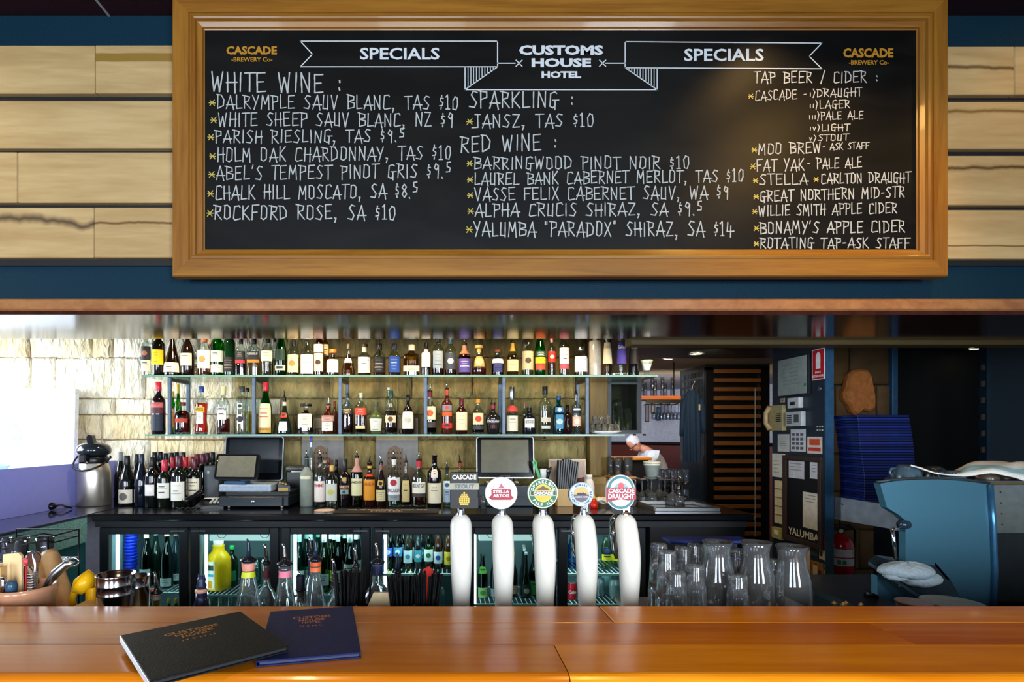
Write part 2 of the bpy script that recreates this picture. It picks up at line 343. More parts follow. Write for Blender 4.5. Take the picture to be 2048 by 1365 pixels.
def chalk(mb, s, x0, x1, zb0, zb1, h, y, wd, mi=0, rnd=R):
    """hand lettering as short chalk strokes; the line is fitted between x0 and x1, baseline zb0 -> zb1"""
    tot = sum(float(G[c][0])+.25 for c in s)-.25
    k = (x1-x0)/tot; cur = 0
    for c in s:
        w_, st = G[c]; dy = rnd.uniform(-.03, .04)*h; hh = h*rnd.uniform(.96, 1.06); sk = rnd.uniform(-.03, .05)
        for pl in st:
            P = []
            for (a, b) in pl:
                x = x0+k*(cur+a+sk*b); t = (x-x0)/max(1e-6, x1-x0)
                P.append(Vector((x+rnd.uniform(-.02, .02)*k, 0, zb0+(zb1-zb0)*t+dy+b*hh)))
            for i in range(len(P)-1):
                a, b = P[i], P[i+1]; d = b-a
                if d.length < 1e-6: continue
                u = d.normalized(); nrm = Vector((-u.z, 0, u.x)); ns = max(1, int(d.length/.014)); a = a-u*wd*.35; b = b+u*wd*.35
                vs = []
                for q in range(ns+1):
                    p = a.lerp(b, q/ns); w1 = wd*.5*rnd.uniform(.72, 1.18); w2 = wd*.5*rnd.uniform(.72, 1.18)
                    yy = y-rnd.uniform(0, .0002)
                    vs += [(p+nrm*w1).to_tuple(), (p-nrm*w2).to_tuple()]
                vs = [(v[0], yy, v[2]) for v in vs]
                mb.add(vs, [(2*q, 2*q+1, 2*q+3, 2*q+2) for q in range(ns)], mi)
        cur += float(w_)+.25
# ------------------------------------------------------------------ palette
BLUEWALL = M('0a2a3a', .6, spec=.15, bump=.25, scale=160, vary=.06)
DARKGLOSS = M('0d0f14', .22, coat=.3, vary=.1)
BLACK = M('0b0c0f', .35); BLACKM = M('101114', .6); MIDGREY = M('3a4046', .45)
STEEL = M('b4b6b8', .28, 1., scale=12, vary=.06); CHROME = M('d8dade', .08, 1., vary=.02); ALU = M('9aa1a8', .35, .9, vary=.04)
WHITEP = M('f1f0ec', .5, vary=.03); CREAM = M('efe2c4', .6, vary=.05); PAPER = M('e9e6da', .7, vary=.04)
INK = M('17171c', .6); GOLD = M('c99a35', .35, .6); RED = M('c01d24', .4)
CARC = M('20262a', .4, vary=.06)
OAK = wood('7e4e16', '9a6824', .34, (1.1, 16, 22), .12, bump=.03)
OAKV = wood('7e4e16', '9a6824', .34, (22, 16, 1.1), .12, bump=.03)
SASS = wood('c2a574', 'aa8a5a', .5, (1.0, 10, 9), bump=.02)
SASSD = wood('d0b67a', 'b89a5e', .42, (.9, 7, 6), dark='4e3a22', bump=.02, streak=.0)
SASSF = wood('d3ba7e', 'ba9c60', .42, (1.3, 6, 5), dark='3c2d1e', bump=.02, streak=.06)
BARW = wood('a65406', 'c47010', .22, (.8, 11, 9), .08, dark='743404', bump=.02, streak=.03, spec=.35)
BARW2 = wood('be6a0a', 'da8a16', .22, (1.0, 9, 9), .08, dark='94480a', bump=.02, spec=.35)
TRIMW = wood('8f5a34', 'a87244', .3, (9, 14, 14), .4, bump=.04)
SOFFW = wood('30140e', '3e1c14', .13, (14, .6, 10), .0, bump=.03, spec=.34)
# ------------------------------------------------------------------ room shell
obj('floor', MB().box(-5, 6.5, -.6, 10.8, -.05, 0), M('2a2522', .45), kind='structure')
c_ = obj('ceiling', MB().box(-4.2, 4.5, -.2, 2.42, 3.33, 3.4), M('260a0a', .25, coat=.3), kind='structure')
obj('ceiling_joint', MB().box(-1.469, -1.461, .5, 2.40, 3.325, 3.331), M('8d8a88', .5), c_)
hw = obj('wall_header', MB().box(-4.2, 4.5, 2.40, 2.89, 2.03, 3.40), BLUEWALL, kind='structure')
obj('trim_1', MB().box(-4.2, 4.5, 2.31, 2.42, 2.022, 2.073, bev=.008), TRIMW, kind='structure')
obj('trim_2', MB().box(-4.2, 4.5, 2.312, 2.89, 2.005, 2.021), SOFFW, kind='structure')
# sassafras cladding boards on the header wall
SK = {'n': SASS, 'd': streakwood(.152, .017, .004, '8a6a2c', .1), 'f': streakwood(.165, .012, .034, '54402c', .9), 'g': streakwood(.145, .004, .012, '6a4c28', .6), 'r': streakwood(.118, .006, .014, '5c4422', .8), 's': streakwood(.160, .005, .01, '6a4e24', .8), 't': streakwood(.158, .006, .012, '4c3618', .8), 'u': streakwood(.055, .002, .006, '6a4e24', .8)}
def hz(py): return wz(py, 2.36)
def board(x0, x1, y0, y1, m, d=0.):
    b = MB().box(wx(x0, 2.36), wx(x1, 2.36), 2.362-d, 2.40, hz(y1), hz(y0), bev=.003)
    obj0('cladding_board', b, m, parent=hw)
for (y0, y1), spl in (((90, 186), ((-700, -190, 190, 520), 'nnd')), ((201, 296), ((-560, 0-60, 520), 'nn')), ((304, 405), ((-500, 34, 520), 'nn')), ((415, 515), ((-700, -150, 187, 520), 'nfg'))):
    for a, b, k in zip(spl[0], spl[0][1:], spl[1]):
        board(a+.6, b-.6, y0, y1, SK[k], R.uniform(0, .003))
for (y0, y1), spl in (((92, 189), ((1800, 2030, 2500), 'rn')), ((203, 298), ((1800, 2330, 2700), 'sn')), ((311, 410), ((1800, 2400, 2700), 'tn')), ((420, 518), ((1800, 2250, 2700), 'un'))):
    for a, b, k in zip(spl[0], spl[0][1:], spl[1]):
        board(a+.6, b-.6, y0, y1, SK[k], R.uniform(0, .003))
for y in (187, 297, 406, 516):  # black strips stand in for the shadow in the gaps under the boards
    obj0('gap_shade_strip', MB().box(-3.9, wx(520, 2.38), 2.385, 2.40, hz(y+12), hz(y)), BLACKM, parent=hw)
    obj0('gap_shade_strip', MB().box(wx(1800, 2.38), 4.3, 2.385, 2.40, hz(y+12), hz(y)), BLACKM, parent=hw)
# the back wall of tooled sandstone blocks
wb = obj('wall_back', MB().box(-4.3, 1.09, 3.79, 3.95, 0, 2.25), M('b59b6e', .95, bump=.6, scale=40), kind='structure')
STONE_LIT = [stone_mat(i, *t) for i, t in enumerate([('e6d5ae', 'efe2c2', 'f5ecd6', .5), ('dfc795', 'ead9b0', 'f2e6cb', -.45), ('e0d2b4', 'ece0c4', 'f4ecd8', .75), ('d2b88a', 'e2cda0', 'ecdcb8', .1)])]  # lighter blocks near the left window, darker beyond: light put into the colour
STONE_DIM = [stone_mat(i+10, *t) for i, t in enumerate([('857040', 'a48c54', 'b89e62', .5), ('7c683c', '98824c', 'ae955c', -.4), ('887648', 'a28e5a', 'b6a26a', .8)])]
def stone(x0, x1, z0, z1, mt, par, yf=3.75, d=.05, nx=5, nz=4, amp=.010, rr=R):
    vs = []; g = .0025
    x0 += g; x1 -= g; z0 += g; z1 -= g
    ts = lambda n: [0, .06]+[.06+.88*k/(n-2) for k in range(1, n-2)]+[.94, 1]
    tx, tz = ts(nx), ts(nz)
    for j in range(nz+1):
        for i in range(nx+1):
            e = (i in (0, nx)) or (j in (0, nz))
            x = x0+(x1-x0)*tx[i]+(rr.uniform(-.003, .003)); z = z0+(z1-z0)*tz[j]+rr.uniform(-.003, .003)
            vs.append((x, yf-rr.uniform(0, amp)+(.010 if e else 0), z))
    fs = [(j*(nx+1)+i, j*(nx+1)+i+1, (j+1)*(nx+1)+i+1, (j+1)*(nx+1)+i) for j in range(nz) for i in range(nx)]
    b = MB().add(vs, fs, 0, True)
    n = len(vs); ring = [i for i in range(nx+1)]+[j*(nx+1)+nx for j in range(1, nz+1)]+[nz*(nx+1)+i for i in range(nx-1, -1, -1)]+[j*(nx+1) for j in range(nz-1, 0, -1)]
    k = len(b.v); b.v += [(vs[i][0], yf+d, vs[i][2]) for i in ring]
    for q in range(len(ring)):
        q2 = (q+1) % len(ring); b.f.append((ring[q], k+q, k+q2, ring[q2])); b.m.append(0); b.sm.append(False)
    obj0('stone', b, mt, parent=par)
zz = [wz(y, 3.75) for y in (1000, 938, 880, 830, 798, 716, 640, 560)]
rs = random.Random(3)
for r_ in range(7):
    z0, z1 = zz[r_], zz[r_+1]; x = -4.25
    fixed = {5: (-100, 60, 185, 228, 400, 560), 4: (-90, 62, 112, 125+125, 290, 470), 3: (-60, 90, 230, 330), 2: (-30, 120, 205, 330), 1: (-100, 210, 300, 480), 6: (-120, 40, 190, 400)}.get(r_, ())
    cuts = [wx(p, 3.75) for p in fixed]
    xs = [x]+cuts; cur = xs[-1]
    while cur < .93: cur = min(.96, cur+rs.uniform(.38, .95)); xs.append(cur)
    for a, b in zip(xs, xs[1:]):
        if b-a < .03: continue
        m_ = rs.choice(STONE_LIT) if (a+b)/2 < -1.15 else rs.choice(STONE_DIM)
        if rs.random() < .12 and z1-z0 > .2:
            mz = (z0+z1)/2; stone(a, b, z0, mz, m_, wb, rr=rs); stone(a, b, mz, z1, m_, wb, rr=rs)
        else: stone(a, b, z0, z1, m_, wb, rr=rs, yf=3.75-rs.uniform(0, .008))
POST = wood('7a5c2c', '9a7a42', .6, (14, 14, 1.2), bump=.1)
obj('trim_3', MB().box(.97, 1.09, 3.68, 3.95, 0, 2.25, bev=.004), POST, kind='structure')
obj('trim_4', MB().box(1.09, 1.125, 3.72, 3.95, 0, 2.25), M('0e1822', .4), kind='structure')
# ceilings and beam beyond the header
obj('ceiling_back_bar', MB().box(-4.2, 5.2, 2.89, 5.39, 2.25, 2.30), M('14181e', .5), kind='structure')
obj('trim_5', MB().box(1.0, 4.8, 2.95, 3.06, 1.983, 2.12, bev=.004), wood('4a3c1e', '5c4a26', .6, (1.2, 12, 12)), kind='structure')
obj('ceiling_dining', MB().box(1.1, 6.4, 5.39, 6.9, 2.262, 2.31), M('a89a80', .7), kind='structure')
obj('ceiling_far', MB().box(1.1, 6.4, 6.9, 10.8, 2.263, 2.31), M('8a8894', .7), kind='structure')
# far dining-room wall with a brick-red dado
def farx(px, Y): return wx(px, Y)
p0 = (2.4, 10.6); p1 = (5.6, 7.6)
fw_ = MB(); fw_.add([(p0[0], p0[1], 0), (p1[0], p1[1], 0), (p1[0], p1[1], 2.3), (p0[0], p0[1], 2.3), (p0[0]+.05, p0[1]+.06, 0), (p1[0]+.05, p1[1]+.06, 0), (p1[0]+.05, p1[1]+.06, 2.3), (p0[0]+.05, p0[1]+.06, 2.3)], [(0, 1, 2, 3), (4, 5, 6, 7), (0, 1, 5, 4), (3, 2, 6, 7), (0, 3, 7, 4), (1, 2, 6, 5)])
wfar = obj('wall_far', fw_, M('cfcfe0', .7), kind='structure')
dd = MB(); dd.add([(p0[0], p0[1]-.03, 0), (p1[0], p1[1]-.03, 0), (p1[0], p1[1]-.03, 1.33), (p0[0], p0[1]-.03, 1.33), (p0[0], p0[1]-.001, 0), (p1[0], p1[1]-.001, 0), (p1[0], p1[1]-.001, 1.33), (p0[0], p0[1]-.001, 1.33)], [(0, 1, 2, 3), (4, 5, 6, 7), (0, 1, 5, 4), (3, 2, 6, 7), (0, 3, 7, 4), (1, 2, 6, 5)])
obj('dado', dd, M('6e2c22', .5), wfar)
rl = MB().tube([(p0[0], p0[1]-.05, 1.35), (p1[0], p1[1]-.05, 1.35)], .03, 6); obj('dado_rail', rl, M('20141a', .4), wfar)
# side wall (chalk wall) of the passage and slatted door
ch = obj('wall_passage', MB().box(2.83, 2.9, 6.0, 6.62, 0, 2.262), M('1e2226', .35, coat=.3), kind='structure')
for r_ in range(4):
    for k in range(6):
        y0 = 6.06+k*.085
        obj0('chalk_card', MB().box(2.824, 2.829, y0, y0+.06, 2.2-r_*.085-.055, 2.2-r_*.085), M(R.choice(['3a4040', '2c3232', '454a48']), .6), parent=ch)
obj('lower_panel', MB().box(2.82, 2.829, 6.02, 6.6, 0, 1.27), M('3a4650', .25, .6), ch)  # grey sheet stands in for a reflection on the lower chalk wall
d1 = thing('door_1', None, None, (2.83, 6.0, 0), kind='structure')
X0, X1 = 2.83, wx(1535, 6.0)
f_ = MB(); w_ = X1-X0
f_.box(0, wx(1423, 6)-X0, -.04, 0, 0, 2.235); f_.box(wx(1516, 6)-X0, w_, -.04, 0, 0, 2.235); f_.box(0, w_, -.04, 0, 2.2, 2.262); f_.box(0, w_, -.01, .0, 0, 2.2)
obj('door_frame', f_, M('07080b', .4), d1)
SLAT = wood('5e3a1a', '744a22', .5, (2, 10, 10))
for k in range(24):
    zc = wz(740+17.9*k+4, 6.0)
    if zc < .08: break
    obj('slat', MB().box(wx(1424, 6)-X0, wx(1516, 6)-X0, -.06, -.03, zc-.022, zc+.022, bev=.003), SLAT, d1)
obj('cord', MB().box(wx(1503, 6)-X0, wx(1505, 6)-X0, -.064, -.061, .4, 2.0), M('8a8f96', .5), d1)
# dark planks / blocks on the right hand wall
wr = obj('wall_right', MB().box(2.60, 3.245, 4.03, 4.2, 0, 2.25), M('1c140c', .9), kind='structure')
DS = [M('5a4120', .8, bump=.4, scale=9, vary=.25), M('4a3518', .8, bump=.4, scale=9, vary=.25), M('644a28', .8, bump=.4, scale=9, vary=.25)]
for r_, (ya, yb, cuts) in enumerate(((650, 770, (1600, 1700, 1790)), (770, 836, (1600, 1672, 1755, 1790)), (836, 908, (1600, 1690, 1790)), (908, 985, (1600, 1730, 1790)), (985, 1060, (1600, 1680, 1790)), (1060, 1140, (1600, 1720, 1790)), (1140, 1240, (1600, 1700, 1790)))):
    for a, b in zip(cuts, cuts[1:]):
        stone(wx(a, 4), min(3.24, wx(b, 4)), wz(yb, 4), min(2.24, wz(ya, 4)), R.choice(DS), wr, yf=4.0, d=.04, nx=4, nz=4, amp=.003)
obj('trim_6', MB().box(3.232, 3.272, 3.97, 4.2, 0, 2.25, bev=.004), M('2a5070', .35, .3), kind='structure')
obj('wall_far_right', MB().box(3.2, 5.6, 4.95, 5.0, 0, 2.25), M('050506', .8), kind='structure')  # near-black colour puts in the darkness beyond the doorway
obj('trim_7', MB().box(3.245, 3.3, 4.2, 4.95, 0, 2.25), M('060608', .8), kind='structure')  # near-black as well, for the same doorway darkness
d2 = thing('door_2', None, None, (3.93, 4.0, 0), kind='structure')
obj('door_leaf', MB().box(.03, .75, 0, .04, 0, 2.2, bev=.003), M('142630', .4), d2)
obj('door_edge', MB().box(0, .026, -.01, .05, 0, 2.2), M('22394a', .35, .4), d2)
for k in range(7): obj('hinge_mark', MB().box(-.028, -.004, -.004, .01, 1.25+k*.12, 1.29+k*.12), M('4a3c30', .6), d2)
# recessed downlights
def downlight(x, y, z, r, lab, e=6):
    t = thing('downlight', lab, 'ceiling light', (x, y, z-.004), group='recessed downlights')
    b = MB().lathe([(r*1.15, 0), (r*1.15, -.006), (r*.9, -.006), (r*.9, -.001)], 20, cap0=False, cap1=False); obj('trim_ring', b, ALU, t)
    obj('lamp', MB().lathe([(r*.9, -.002), (.001, -.0021)], 20, cap0=False, cap1=False), M('fff0c8', .5, emit=e), t)
downlight(2.31, 5.06, 2.25, .06, 'round recessed downlight in the dark soffit before the slatted door')
downlight(wx(1340, 5.45), 5.5, 2.262, .05, 'small recessed downlight at the edge of the beige ceiling')
downlight(4.6, 5.06-.3, 2.25, .055, 'round recessed downlight over the black doorway')
# left return: partition panel and counter
obj('partition_panel', MB().box(-2.25, -2.236, 1.6, 3.74, 1.07, 1.325, bev=.002), M('a9abff', .45, vary=.03), label='low lavender blue partition panel standing on the return counter', cat='panel')
rc = thing('return_counter', 'side counter with glossy top tinted with a violet reflection and speckled teal edge, left of the bar', 'counter', (-1.93, 1.6, 0))
obj('worktop', MB().box(-.31, 0, 0, 1.372, 1.055, 1.07, bev=.003), M('3c4260', .12, coat=.5), rc)  # violet reflection put into the worktop colour
obj('worktop', MB().box(-.31, -.0, 1.374, 2.11, 1.055, 1.07), M('2a2c38', .12, coat=.5), rc)
obj('speckled_edge', MB().box(-.3, -.003, 0.002, 1.37, .922, 1.054), M('8fc4ba', .5, vary=.35, scale=120), rc, label='speckled pale teal fascia')
obj('base_panel', MB().box(-.3, -.012, 0.004, 1.37, .0, .921), M('1c5c62', .5), rc)
# ------------------------------------------------------------------ back counter and fridges
bc = thing('back_counter', 'long black counter slab with rounded nosing over the glass-door fridges', 'counter', (-1.92, 2.975, 0))
obj('slab', MB().box(0, 3.60, 0, .765, 1.028, 1.07, bev=.01), DARKGLOSS, bc)
obj('apron', MB().box(.02, 3.56, .012, .03, .998, 1.028), M('1a1d22', .5), bc)
bcab = thing('base_cabinet', 'black closed cabinet under the right end of the back counter', 'cabinet', (1.12, 3.005, 0)); obj('front_panel', MB().box(0, .52, 0, .02, 0, .997, bev=.002), M('08090b', .35), bcab); obj('body', MB().box(0, .52, .02, .7, 0, .997), M('08090b', .5), bcab)
DX = [(198, 375), (380, 557), (562, 740), (747, 925), (930, 1112), (1117, 1292)]
YF = 3.02
def fridge(idx, lab):
    a, b = DX[idx[0]][0]-3, DX[idx[-1]][1]+3
    x0, x1 = wx(a, YF), wx(b, YF); t = thing('bottle_fridge', lab, 'fridge', (x0, YF, 0), group='glass-door fridges under the back counter')
    c = MB(); W = x1-x0
    c.box(0, W, .045, .5, .93+.045, .997); c.box(0, W, .045, .5, .1, .2); c.box(0, W, .47, .5, .2, .975)
    c.box(0, .02, .045, .47, .2, .975); c.box(W-.02, W, .045, .47, .2, .975)
    obj('carcass', c, M('6a8286', .4, vary=.04), t, label='pale enamel interior')
    for q, i in enumerate(idx):
        d0, d1_ = wx(DX[i][0], YF)-x0, wx(DX[i][1], YF)-x0
        if q: obj('divider', MB().box(d0-.02, d0, .05, .47, .2, .975), M('6d8b8f', .4), t)
        l, r = 18.5, 18
        gx0, gx1 = wx(DX[i][0]+l, YF)-x0, wx(DX[i][1]-r, YF)-x0; gz0, gz1 = .26, .951
        f = MB(); f.box(d0, gx0, 0, .04, .17, .99, bev=.004); f.box(gx1, d1_, 0, .04, .17, .99, bev=.004); f.box(gx0, gx1, 0, .04, gz1, .99, bev=.004); f.box(gx0, gx1, 0, .04, .17, gz0, bev=.004)
        d = obj('door', f, CARC, t)
        obj('glass_pane', MB().box(gx0, gx1, .018, .022, gz0, gz1), thin('e8f8f6', .6), d)
        s = -1 if i in (1, 4) else 1
        hx = d1_-.09 if i % 2 == 0 else d0+.01
        obj('handle', MB().box(hx, hx+.08, -.012, .0, .968, .978, bev=.002), ALU, d)
        lt = obj('light_tube', MB().lathe([(.009, .22), (.009, .95)], 8, c=(gx0+.006, .075, 0)), M('e8fbff', .5, emit=5.0), t)
        if i in (1, 4):
            obj('light_box', MB().box(gx0+.03, gx1+.01, .06, .12, .905, .96, bev=.003), M('e4f6f4', .5, emit=.6), t)
            for e in (.1, .34): obj('cable_loop', MB().tube([(gx0+e+.025*math.cos(k*.5), .058, .952+.02*math.sin(k*.5)-.01) for k in range(6, 14)], .0015, 5), BLACK, t)
        la = area('fridge_light', (x0+(d0+d1_)/2, YF+.12, .955), (x0+(d0+d1_)/2, YF+.25, .3), .36, .08, 1.5, (.84, .98, 1.0))
    return t
fr1 = fridge((0, 1, 2), 'black three-door fridge under the counter holding wine, juice and glasses')
fr2 = fridge((3, 4, 5), 'black three-door fridge behind the beer taps holding beers and cans')
b = MB(); flat_text(b, 'williams', wx(685, YF)-0, wx(731, YF), .958, .984, YF-.0035, bold=.02); obj('lettering', b, INK, None)
lt_ = bpy.data.objects['lettering']; lt_.parent = fr1; lt_.matrix_parent_inverse = Matrix.Translation(-Vector(fr1.location))
def wire_shelf(fr, i, z, lab=None):
    x0, x1 = wx(DX[i][0]+10, YF), wx(DX[i][1]-10, YF); t = thing('wire_shelf', lab, 'shelf', (x0, YF+.05, z)); W = x1-x0
    b = MB().box(0, W, 0, .012, -.012, 0); b.box(0, W, .36, .37, -.008, 0); obj('rail', b, M('cfe6e8', .35), t)
    b = MB()
    for k in range(int(W/.026)): b.box(.01+k*.026, .014+k*.026, .012, .36, -.004, 0)
    obj('wires', b, M('d5ebec', .3), t, kind='stuff')
wire_shelf(fr1, 0, .618, 'white wire shelf in the fridge door bay furthest left'); wire_shelf(fr1, 1, .604, 'white wire shelf under the yellow juice bottle'); wire_shelf(fr1, 2, .604, 'white wire shelf under the white wine bottles in the third fridge bay')
wire_shelf(fr2, 0+3, .724, 'white wire shelf carrying the row of seven beer bottles'); wire_shelf(fr2, 4, .553, 'white wire shelf under the cider bottles between the tap handles'); wire_shelf(fr2, 5, .724, 'upper white wire shelf above the soft drink cans'); wire_shelf(fr2, 5, .552, 'lower white wire shelf under the soft drink cans')
# ------------------------------------------------------------------ front bar
bar = thing('bar_counter', 'polished orange timber bar counter across the foreground', 'counter', (0, .905, 0))
def plank(x0, x1, y0, y1, m, nm='plank', **k):
    obj(nm, MB().box(x0, x1, y0-.905, y1-.905, 1.055, 1.1-R.uniform(0, .0006), bev=.0015), m, bar)
plank(-3, -1.1, 1.1715, 1.283, BARW2); plank(-1.098, .359, 1.1715, 1.283, BARW); plank(.361, 3, 1.1715, 1.283, BARW2)
plank(-3, .9, 1.049, 1.170, BARW); plank(.902, 3, 1.049, 1.170, BARW)
def nosing(x0, x1, m):
    pr = [(.143, 1.055), (.143, 1.1)]+[(.022-.022*math.sin(a), 1.078+.022*math.cos(a)) for a in [k*PI/12 for k in range(0, 7)]]+[(0, 1.03), (.02, 1.03), (.02, 1.055)]
    b = MB().prism([(p[0], p[1]) for p in pr], x0, x1, 'x'); obj('front_plank', b, m, bar)
nosing(-3, .206, BARW); nosing(.208, 3, BARW2)
obj('front_panel', MB().box(-3, 3, .025, .05, 0, 1.05), M('4a2a14', .4), bar)
obj('carcass', MB().box(-3, 3, .3, .37, 0, 1.05), BLACKM, bar)
# bench behind the bar
bn = thing('bar_bench', 'stainless steel work bench behind the bar counter', 'bench', (0, 1.29, 0))
obj('bench_top', MB().box(-1.9, 2.9, .01, .55, .82, .85, bev=.004), STEEL, bn)
obj('bench_panel', MB().box(-1.9, 2.9, .53, .545, .1, .82), M('24282c', .4, .6), bn)
for x in (-1.85, -.7, .7, 2.1): obj('leg', MB().box(x, x+.04, .47, .51, 0, .82), STEEL, bn)

# ------------------------------------------------------------------ specials board
sb = thing('menu_board', 'large framed blackboard listing specials in chalk over the bar', 'menu board', (0, 2.3, 0))
YB = 2.30
fy = 2.25
fy = 2.282; fi = 2.308; xo0, xo1, xi0, xi1 = wx(344, fy), wx(1896, fy), wx(409, fi), wx(1834, fi)
zo0, zo1, zi0, zi1 = wz(553, fy), wz(-8, fy), wz(499, fi), wz(59, fi)
prof = [(0, .0), (0, .044), (.03, .050), (.56, .050), (.575, .043), (.62, .043), (.635, .047), (.70, .050), (.76, .047), (.80, .036), (.95, .028), (.965, .020), (1, .018), (1, 0)]
def rail(c0, c1, i0, i1, m):
    """mitred moulding from outer corner c0->c1 to inner corner i0->i1 (x,z)"""
    vs = []
    for (t, d) in prof:
        for (c, i) in ((c0, i0), (c1, i1)): vs.append((c[0]+(i[0]-c[0])*t, 0-d+.03, c[1]+(i[1]-c[1])*t))
    n = len(prof); fs = [(2*k, 2*k+1, (2*k+3), 2*k+2) for k in range(n-1)]+[tuple(2*k for k in range(n)), tuple(2*k+1 for k in range(n))[::-1], (0, 1, 2*n-1, 2*n-2)]
    obj('frame_rail', MB().add(vs, fs), m, sb)
rail((xo0, zo0), (xo1, zo0), (xi0, zi0), (xi1, zi0), OAK); rail((xo0, zo1), (xo1, zo1), (xi0, zi1), (xi1, zi1), OAK)
rail((xo0, zo0), (xo0, zo1), (xi0, zi0), (xi0, zi1), OAKV); rail((xo1, zo0), (xo1, zo1), (xi1, zi0), (xi1, zi1), OAKV)
cbm, nt, bs = newmat('chalkboard'); N = nt.nodes; L = nt.links
tc = N.new('ShaderNodeTexCoord'); n1 = N.new('ShaderNodeTexNoise'); n1.inputs['Scale'].default_value = 3; n1.inputs['Detail'].default_value = 8; n1.inputs['Distortion'].default_value = 1.
mp_ = N.new('ShaderNodeMapping'); mp_.inputs['Scale'].default_value = (.6, 1, 2); L.new(tc.outputs['Object'], mp_.inputs[0]); L.new(mp_.outputs[0], n1.inputs['Vector'])
rp = N.new('ShaderNodeValToRGB'); rp.color_ramp.elements[0].position = .45; rp.color_ramp.elements[0].color = (.0015, .0015, .0015, 1); rp.color_ramp.elements[1].position = .8; rp.color_ramp.elements[1].color = (.006, .0058, .005, 1)
L.new(n1.outputs['Fac'], rp.inputs[0]); L.new(rp.outputs[0], bs.inputs['Base Color'])
bs.inputs['Specular IOR Level'].default_value = .2; mr = N.new('ShaderNodeMapRange'); mr.inputs[3].default_value = .36; mr.inputs[4].default_value = .52; L.new(n1.outputs['Fac'], mr.inputs[0]); L.new(mr.outputs[0], bs.inputs['Roughness'])
obj('slate_panel', MB().box(xi0-.03, xi1+.03, .012, .03, zi0-.03, zi1+.03), cbm, sb)
YP = 2.312-.0015-2.3      # local y of printing
YW = 2.312
def bx(px): return wx(px, YW)
def bz(py): return wz(py, YW)
PRINT = M('c9cdd2', .7, vary=.03); CHALK = M('aeb0ae', .95, vary=.22, scale=400); CHALKY = M('b7a24e', .95, vary=.22, scale=400)
CASC = M('b07a1c', .6, vary=.03)
def line(mb, a, b, wd=2.0):
    a = Vector((bx(a[0]), 0, bz(a[1]))); b = Vector((bx(b[0]), 0, bz(b[1]))); d = (b-a).normalized(); n = Vector((-d.z, 0, d.x))*wd*YW/F/2
    a -= d*wd*YW/F/2; b += d*wd*YW/F/2
    mb.add([(p.x, YP, p.z) for p in (a+n, a-n, b-n, b+n)], [(0, 1, 2, 3)])
bn_ = MB()
for pl in ([(995, 127), (1030, 127)], [(1211, 127), (1250, 127)], [(601, 83), (995, 83), (995, 134), (601, 134), (625, 109), (601, 83)], [(930, 135), (930, 180), (994, 135)], [(930, 180), (1314, 180), (1314, 137)], [(1250, 136), (1314, 180)],
           [(1250, 84), (1643, 87), (1618, 113), (1643, 138), (1250, 136), (1250, 84)], [(1032, 121), (1044, 133)], [(1044, 121), (1032, 133)], [(1199, 121), (1211, 133)], [(1211, 121), (1199, 133)]):
    for a, b in zip(pl, pl[1:]): line(bn_, a, b)
for k in range(10):
    x = 936+k*5.6; line(bn_, (x, 136), (x, 180-(x-930)*45/64), 1.5)
    x = 1308-k*5.6; line(bn_, (x, 137), (x, 180-(1314-x)*43/64), 1.5)
obj('ribbon_banner', bn_, PRINT, sb)
def pt(s, x0, x1, y0, y1, m, bold=.0, space=1.):
    b = MB(); flat_text(b, s, bx(x0), bx(x1), bz(y1), bz(y0), YP-.0003, bold=bold, space=space); obj('printed_lettering', b, m, sb)
pt('SPECIALS', 720, 879, 96, 120, PRINT, .02, 1.15); pt('SPECIALS', 1368, 1527, 98, 123, PRINT, .02, 1.15)
pt('CUSTOMS', 1038, 1206, 91, 111, PRINT, .045, 1.05); pt('HOUSE', 1063, 1182, 117, 135, PRINT, .045, 1.05); pt('HOTEL', 1083, 1162, 143, 157, PRINT, .045, 1.05)
pt('CASCADE', 453, 554, 93, 110, CASC, .04); pt('-BREWERY Co-', 463, 545, 115, 124, CASC, .02); pt('CASCADE', 1686, 1786, 97, 116, CASC, .04); pt('-BREWERY Co-', 1697, 1777, 121, 130, CASC, .02)
